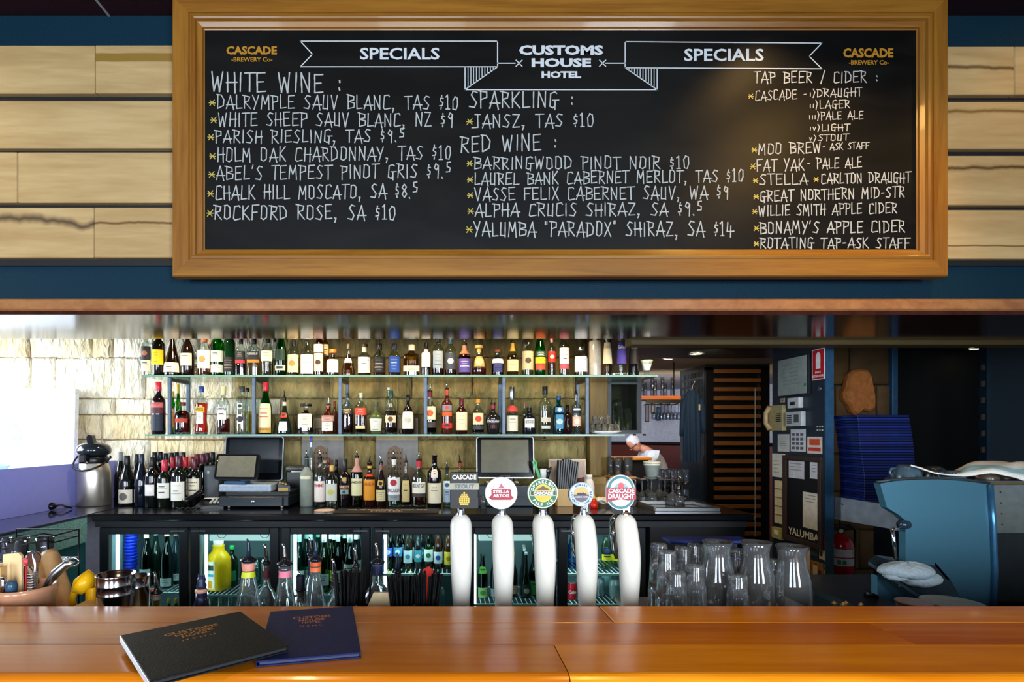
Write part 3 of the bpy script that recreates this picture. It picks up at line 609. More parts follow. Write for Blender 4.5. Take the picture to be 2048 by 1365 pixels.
LINES = [('WHITE WINE :', 423, 684, 183, 187, 38, 3.6, 0), ('DALRYMPLE SAUV BLANC, TAS $10', 434, 916, 218, 220, 27, 2.7, 1), ('WHITE SHEEP SAUV BLANC, NZ $9', 437, 905, 253, 254, 27, 2.7, 1),
 ('PARISH RIESLING, TAS $9.5', 431, 807, 287, 285, 25, 2.7, 1), ('HOLM OAK CHARDONNAY, TAS $10', 435, 902, 325, 319, 27, 2.7, 1), ("ABEL'S TEMPEST PINOT GRIS $9.5", 433, 900, 361, 356, 27, 2.7, 1),
 ('CHALK HILL MOSCATO, SA $8.5', 431, 834, 400, 396, 27, 2.8, 1), ('ROCKFORD ROSE, SA $10', 429, 791, 440, 440, 28, 2.9, 1),
 ('SPARKLING :', 939, 1148, 217, 215, 32, 3.2, 0), ('JANSZ, TAS $10', 948, 1187, 256, 254, 26, 2.8, 1), ('RED WINE :', 921, 1115, 306, 300, 32, 3.2, 0),
 ('BARRINGWOOD PINOT NOIR $10', 948, 1378, 339, 338, 24, 2.7, 1), ('LAUREL BANK CABERNET MERLOT, TAS $10', 949, 1486, 371, 364, 24, 2.7, 1), ('VASSE FELIX CABERNET SAUV, WA $9', 950, 1456, 402, 398, 25, 2.7, 1),
 ('ALPHA CRUCIS SHIRAZ, SA $9.5', 950, 1403, 434, 431, 25, 2.8, 1), ('YALUMBA "PARADOX" SHIRAZ, SA $14', 948, 1465, 473, 473, 28, 2.9, 1),
 ('TAP BEER / CIDER :', 1508, 1756, 167, 166, 22, 2.6, 0), ('CASCADE -', 1510, 1612, 202, 198, 19, 2.1, 1), ('i)DRAUGHT', 1619, 1722, 195, 193, 16, 2.1, 0), ('ii)LAGER', 1619, 1698, 218, 217, 16, 2.1, 0),
 ('iii)PALE ALE', 1618, 1725, 241, 239, 16, 2.1, 0), ('iv)LIGHT', 1619, 1697, 263, 262, 13, 2.1, 0), ('v)STOUT', 1618, 1695, 283, 281, 12, 2.1, 0), ('MOO BREW', 1516, 1641, 310, 306, 21, 2.6, 1), ('- ASK STAFF', 1645, 1737, 301, 298, 13, 1.9, 0),
 ('FAT YAK', 1513, 1607, 344, 341, 23, 2.6, 1), ('- PALE ALE', 1614, 1722, 338, 336, 20, 2.4, 0), ('STELLA', 1519, 1613, 371, 370, 21, 2.6, 1), ('CARLTON DRAUGHT', 1642, 1819, 368, 366, 20, 2.5, 1),
 ('GREAT NORTHERN MID-STR', 1520, 1807, 404, 395, 21, 2.6, 1), ('WILLIE SMITH APPLE CIDER', 1517, 1792, 433, 427, 21, 2.6, 1), ("BONAMY'S APPLE CIDER", 1520, 1808, 468, 465, 23, 2.8, 1), ('ROTATING TAP-ASK STAFF', 1520, 1818, 497, 497, 20, 2.7, 1)]
rc_ = random.Random(11)
for (s, x0, x1, za, zb, h, wd, star) in LINES:
    b = MB(); chalk(b, s, bx(x0), bx(x1), bz(za), bz(zb), h*YW/F, YP-.0004, wd*.82*YW/F, rnd=rc_); obj('chalk_writing', b, CHALK, sb)
    if star:
        b = MB(); q = h*.55; xs_ = x0-5-q*.7 if x0 < 1500 else x0-13
        if s.startswith('CARLTON'): xs_ = 1627
        chalk(b, '*', bx(xs_), bx(xs_+q*.75), bz(za-h*.1), bz(za-h*.1), q*YW/F*1.2, YP-.0004, 1.9*YW/F, rnd=rc_); obj('chalk_star', b, CHALKY, sb)
# ------------------------------------------------------------------ bottles
SH = {
'std': [(.93, 0), (1, .03), (1, .62), (.94, .67), (.62, .74), (.38, .79), (.32, .84), (.31, .97), (.36, .975), (.36, 1)],
'tallstd': [(.93, 0), (1, .03), (1, .66), (.9, .71), (.55, .76), (.36, .81), (.31, .85), (.31, 1)],
'bord': [(.93, 0), (1, .02), (1, .63), (.95, .68), (.68, .73), (.42, .77), (.36, .81), (.34, .96), (.38, .965), (.38, 1)],
'burg': [(.93, 0), (1, .02), (1, .46), (.94, .54), (.76, .64), (.55, .73), (.41, .82), (.35, .9), (.34, 1)],
'cone': [(.98, 0), (1, .03), (.9, .3), (.76, .62), (.62, .82), (.46, .9), (.42, .93), (.42, 1)],
'round': [(.8, 0), (.98, .04), (1, .2), (1, .42), (.9, .55), (.62, .66), (.34, .73), (.28, .77), (.27, 1)],
'tear': [(.98, 0), (1, .04), (.96, .2), (.78, .38), (.5, .56), (.32, .7), (.24, .82), (.22, 1)],
'square': [(.96, 0), (1, .03), (1, .66), (.9, .71), (.5, .75), (.36, .78), (.36, 1)],
'squat': [(.95, 0), (1, .04), (1, .58), (.9, .68), (.5, .76), (.36, .8), (.36, 1)],
'beer': [(.93, 0), (1, .02), (1, .5), (.92, .58), (.62, .7), (.42, .8), (.36, .9), (.38, .97), (.38, 1)],
'cyl': [(.97, 0), (1, .02), (1, .76), (.9, .79), (.42, .80), (.38, .82), (.38, 1)],
'hour': [(.9, 0), (1, .04), (.96, .15), (.8, .32), (.84, .45), (.98, .62), (.9, .68), (.5, .76), (.38, .82), (.34, 1)],
'flask': [(.98, 0), (1, .02), (.92, .2), (.72, .48), (.5, .7), (.36, .84), (.3, .92), (.33, .96), (.33, 1)],
'vase': [(.72, 0), (.8, .03), (.95, .35), (1, .5), (.95, .57), (.7, .64), (.36, .7), (.3, .76), (.3, 1)],
'pear': [(.95, 0), (1, .06), (.98, .22), (.8, .38), (.5, .55), (.36, .7), (.3, .85), (.3, 1)],
'jug': [(.92, 0), (1, .03), (1, .58), (.92, .68), (.62, .78), (.46, .82), (.46, 1)],
}
def rad(shape, t):
    p = SH[shape]
    for (r0, z0), (r1, z1) in zip(p, p[1:]):
        if t <= z1: return r0+(r1-r0)*(t-z0)/max(1e-6, z1-z0)
    return p[-1][0]
def bottle(px, w, top, zb, Y, shape='std', body='clear', liq=None, lab=(), cap=None, pour=None, label='', group=None, n=2., dp=1., neck=None, glassmat=None, seg=18, H=None, name='spirits_bottle', cat='bottle', turn=0.):
    """px,w,top: centre, width and top of the glass as measured; lab: (y_top, y_bottom, colour, halfangle, text, inkcolour)"""
    r = w/2*Y/F; X = wx(px, Y); H = H or (wz(top, Y)-zb); base_py = CY-(zb-EYE)*F/Y
    t = thing(name, label, cat, (X, Y, zb), group=group, rz=turn)
    if n > 2: r *= .93
    prof = [(a*r, b*H) for a, b in SH[shape]]
    if shape == 'std' and n > 2: pass
    if body == 'clear': bm_ = thin('e6eeea', 2.4)
    elif body.startswith('t:'): bm_ = thin(body[2:], 1.5)
    elif body.startswith('f:'): bm_ = M(body[2:], .35, trans=.55, ior=1.2)
    else: bm_ = M(body, .08, coat=.6, vary=.15)
    b = MB().lathe([(.001, .004)]+prof if body == 'clear' else prof, seg, sy=dp, n=n, cap1=False, rot=PI/seg); obj('glass_body', b, glassmat or bm_, t)
    if body == 'clear': obj('base_glass', MB().lathe([(r*.9, .001), (r*.92, .009), (r*.8, .012)], seg, sy=dp, n=n, rot=PI/seg), glass('dfe9e4'), t)
    if liq:
        col, fr = liq; zt = fr*H; k = .93
        pr = [(.86*r, .013)]+[(a*k*r, max(.014, b*H)) for a, b in SH[shape] if .0 < b < fr]+[(rad(shape, fr)*k*r, zt)]
        pr = [p for i, p in enumerate(pr) if i == 0 or p[1] > pr[i-1][1]+1e-5]
        cc = [(int(col[i:i+2], 16)/255)**.62 for i in (0, 2, 4)]; lm = thin(''.join('%02x' % int(v*255) for v in cc), .5)
        obj('liquid', MB().lathe(pr, seg, sy=dp, n=n, rot=PI/seg), lm, t)
    for L_ in lab:
        y0, y1, col = L_[:3]; ha = L_[3] if len(L_) > 3 and L_[3] else 62; txt = L_[4] if len(L_) > 4 else ''; ink = L_[5] if len(L_) > 5 else '2a2a30'
        z1, z0 = wz(y0, Y)-zb, wz(y1, Y)-zb
        z0 = max(z0, .004); z1 = min(z1, H*.995)
        ra, rb = rad(shape, z0/H)*r*1.012, rad(shape, z1/H)*r*1.012
        A = math.radians(ha); mb = MB(); sg = 8
        def Pn(a, z, e=0.):
            x, y = math.sin(a), -math.cos(a)
            if n != 2.:
                q = (abs(x)**n+abs(y)**n)**(-1/n); x *= q; y *= q
            rr = rad(shape, z/H)*r*1.012+.0003+e
            return (x*rr, y*rr*dp, z)
        zs = [z0]+[b_*H for a_, b_ in SH[shape] if z0 < b_*H < z1]+[z1]; vs = []
        for z in zs:
            for i in range(sg+1): vs.append(Pn(-A+2*A*i/sg, z))
        mb.add(vs, [(j*(sg+1)+i, j*(sg+1)+i+1, (j+1)*(sg+1)+i+1, (j+1)*(sg+1)+i) for j in range(len(zs)-1) for i in range(sg)], 0, True)
        if txt == 'o':      # round emblem
            zc = (z0+z1)/2; rr_ = min((z1-z0)*.36, r*.5)
            vs = [Pn(0, zc, .0009)]
            for q_ in (.4, .72, 1.): vs += [Pn(math.asin(max(-.95, min(.95, q_*rr_*math.cos(k*PI/8)/r))), zc+q_*rr_*math.sin(k*PI/8), .0009) for k in range(16)]
            mb.add(vs, [(0, k+1, (k+1) % 16+1) for k in range(16)]+[(1+j*16+k, 1+j*16+(k+1) % 16, 17+j*16+(k+1) % 16, 17+j*16+k) for j in (0, 1) for k in range(16)], 1)
        elif txt:
            lines = txt.split('/'); hh = (z1-z0)
            for i, s_ in enumerate(lines):
                q1 = z1-hh*(.14+i*.8/len(lines)); q0 = q1-min(hh*.62/len(lines), r*.55); wd = min(1., len(s_)/6.)*.86
                text_on(mb, s_, lambda u, v, q0=q0, q1=q1, wd=wd: Pn((-1+2*u)*A*wd, q0+(q1-q0)*v, .0006), 1, .02)
        elif z1-z0 > .03:
            q = z1-(z1-z0)*.2
            for k in range(R.choice((2, 3, 4))):
                wd = R.uniform(.25, .7); hq = R.choice((.0015, .002, .005)); vs = []
                for i in range(5): vs += [Pn((-wd+2*wd*i/4)*A, q, .0005), Pn((-wd+2*wd*i/4)*A, q-hq, .0005)]
                mb.add(vs, [(2*i, 2*i+1, 2*i+3, 2*i+2) for i in range(4)], 1, True); q -= (z1-z0)*R.uniform(.14, .26)
                if q < z0+.006: break
        obj('paper_label', mb, [M(col, .6, vary=.04), M(ink, .6)], t)
    nr = SH[shape][-1][0]*r
    if neck:
        y0, y1, col = neck; z1, z0 = min(H, wz(y0, Y)-zb), wz(y1, Y)-zb; z0 = max(z0, H*.7)
        obj('neck_label', MB().lathe([(rad(shape, z0/H)*r*1.04+.0004, z0), (rad(shape, (z0+z1)/2/H)*r*1.04+.0004, (z0+z1)/2), (max(nr, rad(shape, z1/H)*r)*1.04+.0004, z1)], 14, sy=dp if n > 2 else 1, cap0=False, cap1=False), M(col, .5), t)
    if cap:
        col, ln = cap[:2]; h = ln*Y/F; k = cap[2] if len(cap) > 2 else 1.12
        z0 = H-h*.85 if k < 1.3 else H-.004
        mm = M(col, .35) if col not in ('metal',) else STEEL
        obj('cap', MB().lathe([(nr*k, z0), (nr*k*1.03, z0+.001), (nr*k, z0+h*.96), (nr*k*.9, z0+h)], 14), mm, t)
    if pour:
        mt = {'s': CHROME, 'k': BLACK, 'w': WHITEP}[pour[0]]; ph = .048
        p = obj('pourer', MB().lathe([(nr*.95, H-.004), (nr*1.1, H+.004), (nr*1.1, H+.009), (nr*.5, H+.012), (.0042, H+.014)], 12), BLACK, t)
        lean = R.uniform(-.006, .006)
        obj('spout', MB().tube([(0, 0, H+.012), (lean*.3, -.001, H+.03), (lean*1.4, -.004, H+ph)], [.0048, .0038, .0024], 8), mt, p)
    return t
Z1, Z2, ZC = 1.856, 1.502, 1.0702
YA, YB1 = 3.36, 3.50
g1 = 'bottles along the upper glass shelf'
def U(px, w, top, *a, back=False, **k):
    if back: return bottle(px, w*1.0, top, Z1, YB1+.02, *a, group=g1, **k)
    return bottle(px, w, top, Z1, YA, *a, group=g1, **k)
U(294, 20, 663, 'tallstd', 'clear', ('f6efe0', .55), [(694, 722, '241a18', 66, 'o', 'b06a4a'), (722, 744, 'e9d9b8')], ('f0ede6', 12), label='clear bottle with black and cream label, first on the upper shelf')
U(317, 25, 658, 'bord', '120d08', None, [(701, 731, 'f0c800', 70)], ('17120c', 16), label='dark bottle with a plain yellow label on the upper shelf')
U(345, 33, 662, 'tear', '170a05', None, [(727, 746, 'efe0c4', 72)], ('c98870', 20, 1.2), label='dark flask shaped bottle with low cream label and pinkish neck')
U(375, 26, 655, 'round', '1a0f08', None, [(708, 733, 'eeddb8', 60)], ('17120c', 30), label='dark round shouldered bottle with square cream label, tall black neck')
U(391, 14, 700, 'squat', 'clear', ('c88a4a', .5), [(729, 742, 'ead7ae')], back=True, label='small bottle behind the dark round shouldered one, cream label')
U(409, 26, 668, 'std', 'clear', ('b06a2a', .5), [(702, 738, 'f4ead2', 70, 'o', 'b58a4a')], ('b4663a', 20), label='clear bottle with large cream label and copper capsule')
U(424, 18, 656, 'std', 'clear', ('d6a860', .6), [(677, 712, 'ecd7ab', 60, 'o', 'a03020')], ('7a2c1c', 12), back=True, label='bottle with cream label and red seal in the back row')
U(435, 25, 655, 'tallstd', 't:2fa53a', None, [(703, 725, 'f1ebcf', 74), (731, 746, 'f1ebcf', 74)], ('e9d27a', 18), label='bright green bottle with two cream label bands')
U(459, 22, 652, 'tallstd', '0c2c12', None, [(716, 745, '1c1512', 70, '', 'c9b9a0')], ('0f0f0f', 22), label='dark green bottle with black label and pale lettering')
U(482, 21, 675, 'square', 'clear', ('5e0d12', .42), [(704, 722, '26221f', 60, '', 'c9c2b4'), (722, 728, 'c8323c', 60)], ('101010', 16), n=6, dp=.9, label='square clear bottle, black label over red band, red liquid')
U(508, 26, 673, 'square', 'clear', ('d3b98a', .35), [(704, 721, '26221f', 60, '', 'c9c2b4'), (721, 727, 'd9861e', 60)], ('101010', 18), n=6, dp=.8, label='square clear bottle, black label over orange band')
U(535, 25, 674, 'std', 'clear', ('d8c39a', .3), [(703, 724, 'ece2c6', 60)], ('15110f', 14), label='clear bottle with cream label beside the green tapered bottle')
U(549, 14, 672, 'std', 'clear', ('cfd9d6', .5), [(700, 720, 'cdd8d8', 60)], ('101018', 14), back=True, label='slim clear bottle half hidden behind the green tapered bottle')
U(562, 23, 655, 'burg', 't:169a2c', None, [(700, 722, '133a22', 60), (732, 742, 'e8e2b8', 60)], ('cfc89a', 12), label='green tapered bottle with dark and narrow cream labels')
U(587, 24, 678, 'std', 'clear', ('a8642a', .5), [(711, 746, 'e8cf9c', 66, 'o', 'b8823c')], ('f4efe2', 6, 1.3), neck=(682, 692, '15110e'), label='clear bottle with peach label, white stopper, black neck band')
U(615, 27, 678, 'std', 'clear', ('c7a05a', .5), [(711, 749, 'f6ecd4', 68)], ('f4ecd8', 8, 1.35), label='clear bottle with tall cream label and white stopper')
U(651, 16, 660, 'tallstd', 'clear', ('e08a14', .86), [(690, 712, 'f0d8a0', 60)], ('c88a3a', 14), back=True, label='amber filled bottle behind the tall cream banded bottle')
U(638, 20, 656, 'tallstd', 'clear', ('c4660c', .86), [(690, 706, 'f7e8c4', 66), (708, 744, 'edc2ae', 60, 'o', '3a2a18')], ('c8a060', 14), label='tall amber bottle with cream band over a pinkish label')
U(666, 25, 706, 'squat', 'clear', ('e0a040', .9), [(720, 746, 'fdf6e2', 66)], ('c8702a', 8, 1.7), label='squat round bottle with white label and orange ball stopper')
U(697, 27, 690, 'tear', 'clear', ('d79a4a', .7), [(718, 727, 'f6ead0', 56, '', '5a3a1a')], ('7a6a48', 10), label='clear tapered bottle with white script lettering')
U(729, 26, 693, 'std', 'clear', ('c96a10', .62), [(716, 747, 'fbf3df', 66)], ('3c2f22', 6, 1.35), neck=(695, 705, 'e6d7b0'), label='amber bottle with white label and cork stopper')
U(759, 25, 690, 'std', 'clear', ('b8702a', .6), [(716, 746, '1c1714', 64, '', 'cfc3a8')], ('2a2622', 12), label='amber bottle with black label')
U(789, 24, 690, 'std', 'clear', ('b8702a', .6), [(715, 746, '2a4f9a', 62, '', 'a8c0e8')], ('242c3c', 12), label='amber bottle with royal blue label')
U(823, 34, 692, 'square', 'clear', ('c69410', .98), [(733, 744, 'eee0bc', 54)], ('ead9b8', 12), n=7, dp=.5, label='square yellow bottle with round embossed emblem and low cream label')
U(852, 19, 688, 'square', 'clear', ('b0741a', .96), [(699, 735, 'f6ecd2', 58)], ('0e0e10', 14, 1.25), n=5, label='slim amber bottle with long white label and black top')
U(876, 25, 672, 'std', 'clear', ('8a3a14', .2), [(704, 738, '9aa4a8', 50, '', '5a6468')], ('17181c', 16), label='clear bottle with silver label and a little brown spirit left')
U(901, 24, 674, 'std', 'clear', ('9a3c14', .16), [(708, 740, '3c4248', 60, 'o', 'b9bcc0')], ('2c4450', 18), label='clear bottle with dark pewter label and grey blue capsule')
U(929, 25, 690, 'std', 'clear', ('a8440e', .66), [(719, 746, '5a4a94', 66, '', 'f2e6e0')], None, 's', neck=(692, 710, 'c87a5a'), label='amber bottle with purple and white arched label, steel pourer')
U(958, 30, 696, 'round', 'clear', ('c0301a', .28), [(714, 735, 'e4a04a', 40, 'o', 'f4d48a')], ('e0b05a', 6, 2.), neck=(696, 706, 'e0b45c'), label='round decanter bottle with gold stopper and red spirit')
U(995, 25, 704, 'squat', 'clear', ('2c1430', .7), [(719, 728, 'e9e4ea', 60), (730, 746, '3a3c78', 44)], ('7a3a28', 6, 1.3), label='squat bottle of purple spirit with white and violet label')
U(1025, 24, 682, 'round', 'clear', ('d6a23c', .6), [(721, 744, 'e6d498', 62, '', '6a5430')], ('191512', 6), neck=(684, 706, 'e0a032'), label='pale gold bottle with orange neck sleeve and cream label')
U(1055, 23, 656, 'tallstd', 'clear', ('d9cdb4', .3), [(704, 741, 'cbb58a', 68, 'o', '4a3c2c')], ('e4e2da', 14), label='tall clear bottle with tan label and white neck')
U(1080, 22, 652, 'burg', 't:1ec040', None, [(704, 714, '2a4a3a', 64, '', 'cfe0c8'), (716, 728, 'f0d820', 64), (728, 741, 'e05030', 60)], ('2a8a3a', 16), label='vivid green bottle with yellow and red label')
U(1103, 16, 672, 'tallstd', 'clear', ('b89a5a', .55), [(704, 726, 'c8281e', 62, 'o', 'e8c8a8')], ('e08a8a', 16), label='slim clear bottle with red oval badge and pink capsule')
U(1128, 21, 664, 'tallstd', 'clear', ('f4f2ee', .5), [(697, 729, 'f0dcd0', 64), (730, 739, 'c8505a', 64)], ('e9e9e6', 10), label='clear bottle with pale label above a rosy band')
U(1161, 27, 695, 'squat', 'clear', ('eee8d8', .4), [(714, 745, 'fbfaf4', 66, '', '8a8a90')], ('metal', 8, 1.2), label='short clear bottle with large white label and metal cap')
U(1190, 24, 664, 'cyl', 'b9b2a2', None, [], ('metal', 8), label='frosted grey cylindrical bottle with narrow neck', seg=24)
U(1214, 22, 672, 'cone', 'clear', ('d9b020', .34), [(686, 729, 'f2e3b6', 66, 'Galliano', 'b8a060')], ('metal', 16), label='conical bottle with cream sleeve label and yellow liquid')
U(1242, 23, 672, 'cone', 'clear', ('f0efe8', .3), [(686, 729, '4c3f9c', 66, 'Galliano', 'f0eef8')], ('a08a60', 14), label='conical bottle with violet label and clear spirit')
U(1267, 21, 670, 'cone', '0b0a0e', None, [(686, 729, '17141a', 66, 'Galliano', 'f0ece0')], ('0c0c0e', 16), label='conical black bottle with black label')
# square embossed emblem
e_ = bpy.data.objects['spirits_bottle.025'] if 'spirits_bottle.025' in bpy.data.objects else None
# measuring cone in a glass at the end of the shelf
t = thing('measuring_cone', 'white measuring cone standing in a glass at the shelf end', 'measure', (wx(1293, YA), YA, Z1))
obj('cone', MB().lathe([(.018, .035), (.020, .04), (.036, .098), (.034, .098), (.017, .045)], 20, cap1=False), WHITEP, t)
obj('glass_stem', MB().lathe([(.014, 0), (.015, .002), (.014, .03), (.041, .1), (.040, .1), (.013, .032)], 20, cap1=False), thin('f4faf7', 1.4), t)
# ---- lower shelf
g2 = 'bottles along the lower glass shelf'
def W(px, w, top, *a, back=False, **k):
    return bottle(px, w, top, Z2, YB1 if back else YA, *a, group=g2, **k)
W(317, 26, 767, 'bord', '1a0c12', None, [(806, 816, 'c9605a', 66), (816, 828, '5a1c28', 66), (830, 862, '142034', 60)], ('d01c30', 18), label='dark vermouth bottle with red capsule left of the first shelf post')
W(345, 17, 785, 'burg', 't:4aa030', None, [(818, 856, 'd88a3a', 60)], ('c9a83a', 12), back=True, label='green bottle with orange label behind the first shelf post')
W(356, 15, 773, 'burg', 't:5aa83a', None, [], ('c8aa40', 26), back=True, label='green bottle with long gold foil neck')
W(365, 31, 806, 'squat', 'clear', ('8a1808', .75), [(838, 846, 'b03a20', 60, '', 'f0d8c8')], ('5a1414', 7, 1.15), label='broad shouldered bottle of dark red liqueur')
W(403, 25, 775, 'hour', 'clear', ('f04a10', .66), [(815, 825, 'f0c020', 50, 'APEROL', '20200c'), (826, 848, 'f3e6da', 40)], ('28448c', 12), label='waisted bottle of bright orange aperitif, blue cap, yellow label')
W(447, 25, 776, 'std', 'clear', ('7a0c22', .34), [(815, 823, 'd8d4cc', 58, 'CAMPARI', '203050'), (824, 840, 'f3ead8', 44)], ('e4cf98', 18), label='clear bottle of dark red bitter with cream capsule')
W(484, 24, 775, 'cyl', 'clear', ('f4f4f0', .6), [(808, 818, 'd8dada', 20, 'o', '22242a'), (830, 848, 'e8eaea', 20, 'o', '22242a')], ('3a3630', 12, 1.25), label='slim clear cylinder bottle with dark vertical lettering')
W(495, 18, 778, 'cyl', 'clear', ('d8d060', .5), [], ('23201e', 8), back=True, label='clear cylinder bottle in the rear by the second shelf post')
W(531, 26, 768, 'burg', 't:1f9a3c', None, [(808, 856, 'eddcb0', 68, '', 'c03a2c'), (856, 866, 'c89a40', 70)], ('d8243a', 18), label='green bottle with tall cream label and bright red capsule')
W(569, 30, 798, 'tear', '14201a', None, [(826, 836, 'c03a22', 40), (844, 862, 'ece8dc', 36, 'o', 'd6d2c6')], ('181412', 8), 'k', neck=(804, 812, 'e0c8b4'), label='dark green bell shaped bottle with oval white label and red seal')
W(612, 31, 812, 'square', 'clear', ('7a2c0c', .85), [(828, 856, 'e9dfc4', 46, '', '6a5a40')], ('17120e', 5, 2.2), n=8, dp=.7, label='square bottle of brown liqueur with flat black stopper')
W(657, 26, 812, 'square', '3a1408', None, [(832, 843, 'dba08a', 60), (844, 862, 'efe4d0', 44)], None, 'w', n=6, neck=(810, 818, 'd8642a'), label='square brown bottle, orange neck, pale label, white pourer')
W(669, 13, 805, 'std', '6a2810', None, [], ('a84a28', 12), back=True, label='small brown bottle in the rear beside the middle shelf post')
W(695, 24, 788, 'tallstd', 'clear', ('9a3c08', .5), [(817, 829, '2c2a24', 60, '', 'c9a860')], ('2a2420', 10), n=5, label='square whisky bottle with slanted black label')
W(722, 25, 788, 'tallstd', 'clear', ('a24208', .56), [(817, 831, 'e0492a', 60, '', 'f4d8b8'), (852, 858, 'd8c890', 40)], ('f0dcb4', 10), n=5, label='square whisky bottle with slanted orange red label and cream cap')
W(752, 28, 806, 'vase', '4c5a34', None, [(838, 862, 'e2e0cc', 60)], ('4a4a3a', 8), label='olive green ceramic bottle with pale label')
W(782, 27, 784, 'round', 'clear', ('8a3010', .55), [(832, 846, 'ead8ac', 50, 'o', '6a3c1c')], ('28483c', 16, 1.2), label='bellied whiskey bottle with cream emblem label and dark green neck')
W(777, 13, 776, 'cyl', 'clear', ('f4f4f0', .3), [], ('e6e6e0', 5), back=True, label='thin clear bottle with white top behind the bellied bottle')
W(816, 26, 792, 'round', '140c0e', None, [(824, 858, 'ece6d4', 58, 'o', 'c9c2ae')], ('120e10', 12), label='black bottle with arched cream label left of the fourth post')
W(860, 26, 785, 'std', 'clear', ('2c160c', .45), [(814, 840, 'efe2b8', 58, 'o', 'd8642a'), (845, 856, '4a4038', 60)], None, 's', neck=(782, 795, '8a1c24'), label='rum bottle with cream label and orange circle, steel pourer')
W(894, 22, 780, 'tallstd', '4a1c12', None, [(811, 822, '8a9298', 58, 'o', 'd8482a'), (824, 833, 'd8602a', 60, '', 'f8e0c0'), (847, 857, 'd8281c', 64)], None, 's', neck=(779, 792, 'e0502c'), label='brown rum bottle with orange neck and red band')
W(923, 24, 800, 'std', '2c0c08', None, [(825, 861, 'f0dfb4', 66, '', '8a4030')], ('5a1c22', 14), label='dark bottle with full cream label and maroon cap')
W(956, 24, 800, 'std', 'clear', ('6a200c', .62), [(827, 850, 'ecd9a4', 58, 'o', 'd0402a'), (852, 860, '3a3c40', 64)], ('c8862c', 8), label='brown rum bottle with red ringed cream label and orange cap')
W(986, 30, 806, 'vase', '1e1c1c', None, [(839, 848, '201e1e', 60, 'Dictador', 'e8e4e0'), (850, 858, '2a1c1c', 30, '12', 'e04040')], ('1c1614', 6), neck=(806, 818, '8a1c2a'), label='matt black rum bottle with wide shoulders and red neck')
W(1024, 24, 797, 'tallstd', 'clear', ('f2f0ea', .5), [(800, 812, '1c1a1c', 40), (812, 824, 'd04038', 60), (832, 863, 'efe6cc', 64, '', '8a8470')], ('metal', 24, 1.3), label='clear bottle with red band, cream label and tall glass stopper')
W(1058, 26, 817, 'squat', '10121c', None, [(838, 856, 'f0efe8', 46, "HENDRICK'S", '4a4a50')], ('14161e', 8), label='short black gin bottle with white diamond label')
W(1049, 10, 805, 'std', 'clear', ('e8d8c8', .5), [], ('a85a50', 10), back=True, label='small clear bottle with rosy cap behind the black gin bottle')
W(1090, 26, 776, 'std', 'clear', ('eef2f0', .6), [(836, 845, 'd0c4b0', 44), (852, 858, 'c4c8c4', 40)], ('14120f', 16), label='tall clear bottle with black cap left of the blue one')
W(1117, 24, 794, 'square', 't:52b4dc', None, [(815, 826, '2a6a9a', 40, 'o', 'd8e4e0'), (830, 858, '3c8ab4', 34, 'o', 'b8d0cc')], ('1a4a78', 8, 1.2), n=4, label='sky blue gin bottle')
W(1135, 18, 812, 'std', '3a0c0c', None, [], ('301010', 8), back=True, label='dark red bottle behind the sky blue gin bottle')
W(1152, 21, 790, 'tallstd', 'clear', ('f4f0ea', .5), [(815, 828, '22262c', 62, '', 'f0f0f0'), (834, 853, 'eab89a', 50, 'o', 'f6e2cc')], None, 'k', neck=(784, 792, 'd8503a'), label='clear bottle with black label above a peach circle')
# glass shelves and frames
def shelf(z, x0, x1, y0, y1, lab):
    t = thing('glass_shelf', lab, 'shelf', (x0, y0, z), group='glass back-bar shelves')
    obj('glass_pane', MB().box(0, x1-x0, .0012, y1-y0, -.010, 0), thin('cfe6dc', 1.), t)
    obj('polished_edge', MB().box(0, x1-x0, 0, .0011, -.010, 0), M('6f9686', .25), t)
shelf(Z1, wx(283, 3.28), wx(1316, 3.28), 3.28, 3.64, 'upper glass shelf carrying the full row of spirits')
shelf(Z2, wx(290, 3.28), wx(1250, 3.28), 3.28, 3.64, 'lower glass shelf carrying liqueurs, gins and the glass plate')
ANO = M('5f6c7e', .5, .5)
for i, px in enumerate((338, 507, 680, 851, 1008, 1175)):
    x = wx(px, 3.31); t = thing('shelf_bracket', ['grey metal shelf frame nearest the framed picture', 'grey metal shelf frame left of the tall green bottle with red capsule', 'grey metal shelf frame left of the slanted label whiskies', 'grey metal shelf frame left of the rum bottles', 'grey metal shelf frame beside the matt black rum bottle', 'pale metal shelf frame beside the plate of small glasses'][i], 'shelf bracket', (x, 3.31, Z2+.0), group='metal frames between the glass shelves')
    h = Z1-Z2-.0105
    obj('front_post', MB().box(-.010, .010, 0, .02, .0005, h, bev=.002), ANO, t); obj('rear_post', MB().box(-.010, .010, .24, .26, .0005, h, bev=.002), ANO, t)
    obj('top_bar', MB().box(-.009, .009, .021, .239, h-.022, h), M('2c3138', .35, .6), t); obj('bottom_bar', MB().box(-.009, .009, .021, .239, .0005, .012), M('2c3138', .35, .6), t)
# plate of shot glasses
t = thing('plate', 'oval white plate of upturned shot glasses on the lower glass shelf', 'plate', (wx(1211, 3.36), 3.36, Z2+.0005))
obj('plate_body', MB().lathe([(.055, 0), (.06, .004), (.098, .017), (.096, .019), (.06, .008), (.001, .007)], 28, sy=.55, cap1=False), M('f4f3ef', .2, coat=.4), t)
sgm = litglass()
def shot(x, y, z, lab, r=.019, h=.05):
    t = thing('shot_glass', lab, 'glass', (x, y, z), group='shot glasses on the white plate')
    obj('glass_wall', MB().lathe([(r, 0), (r*.93, h*.2), (r*.78, h), (.001, h)], 14, cap0=False), sgm, t)
    obj('thick_base', MB().lathe([(r*.74, h*.74), (r*.74, h*.97)], 14), glass('eef2f0'), t)
cx_ = wx(1208, 3.36)
for k in range(5): shot(cx_-.076+k*.038, 3.345, Z2+.0135, 'small thick clear shot glass upturned on the white plate')
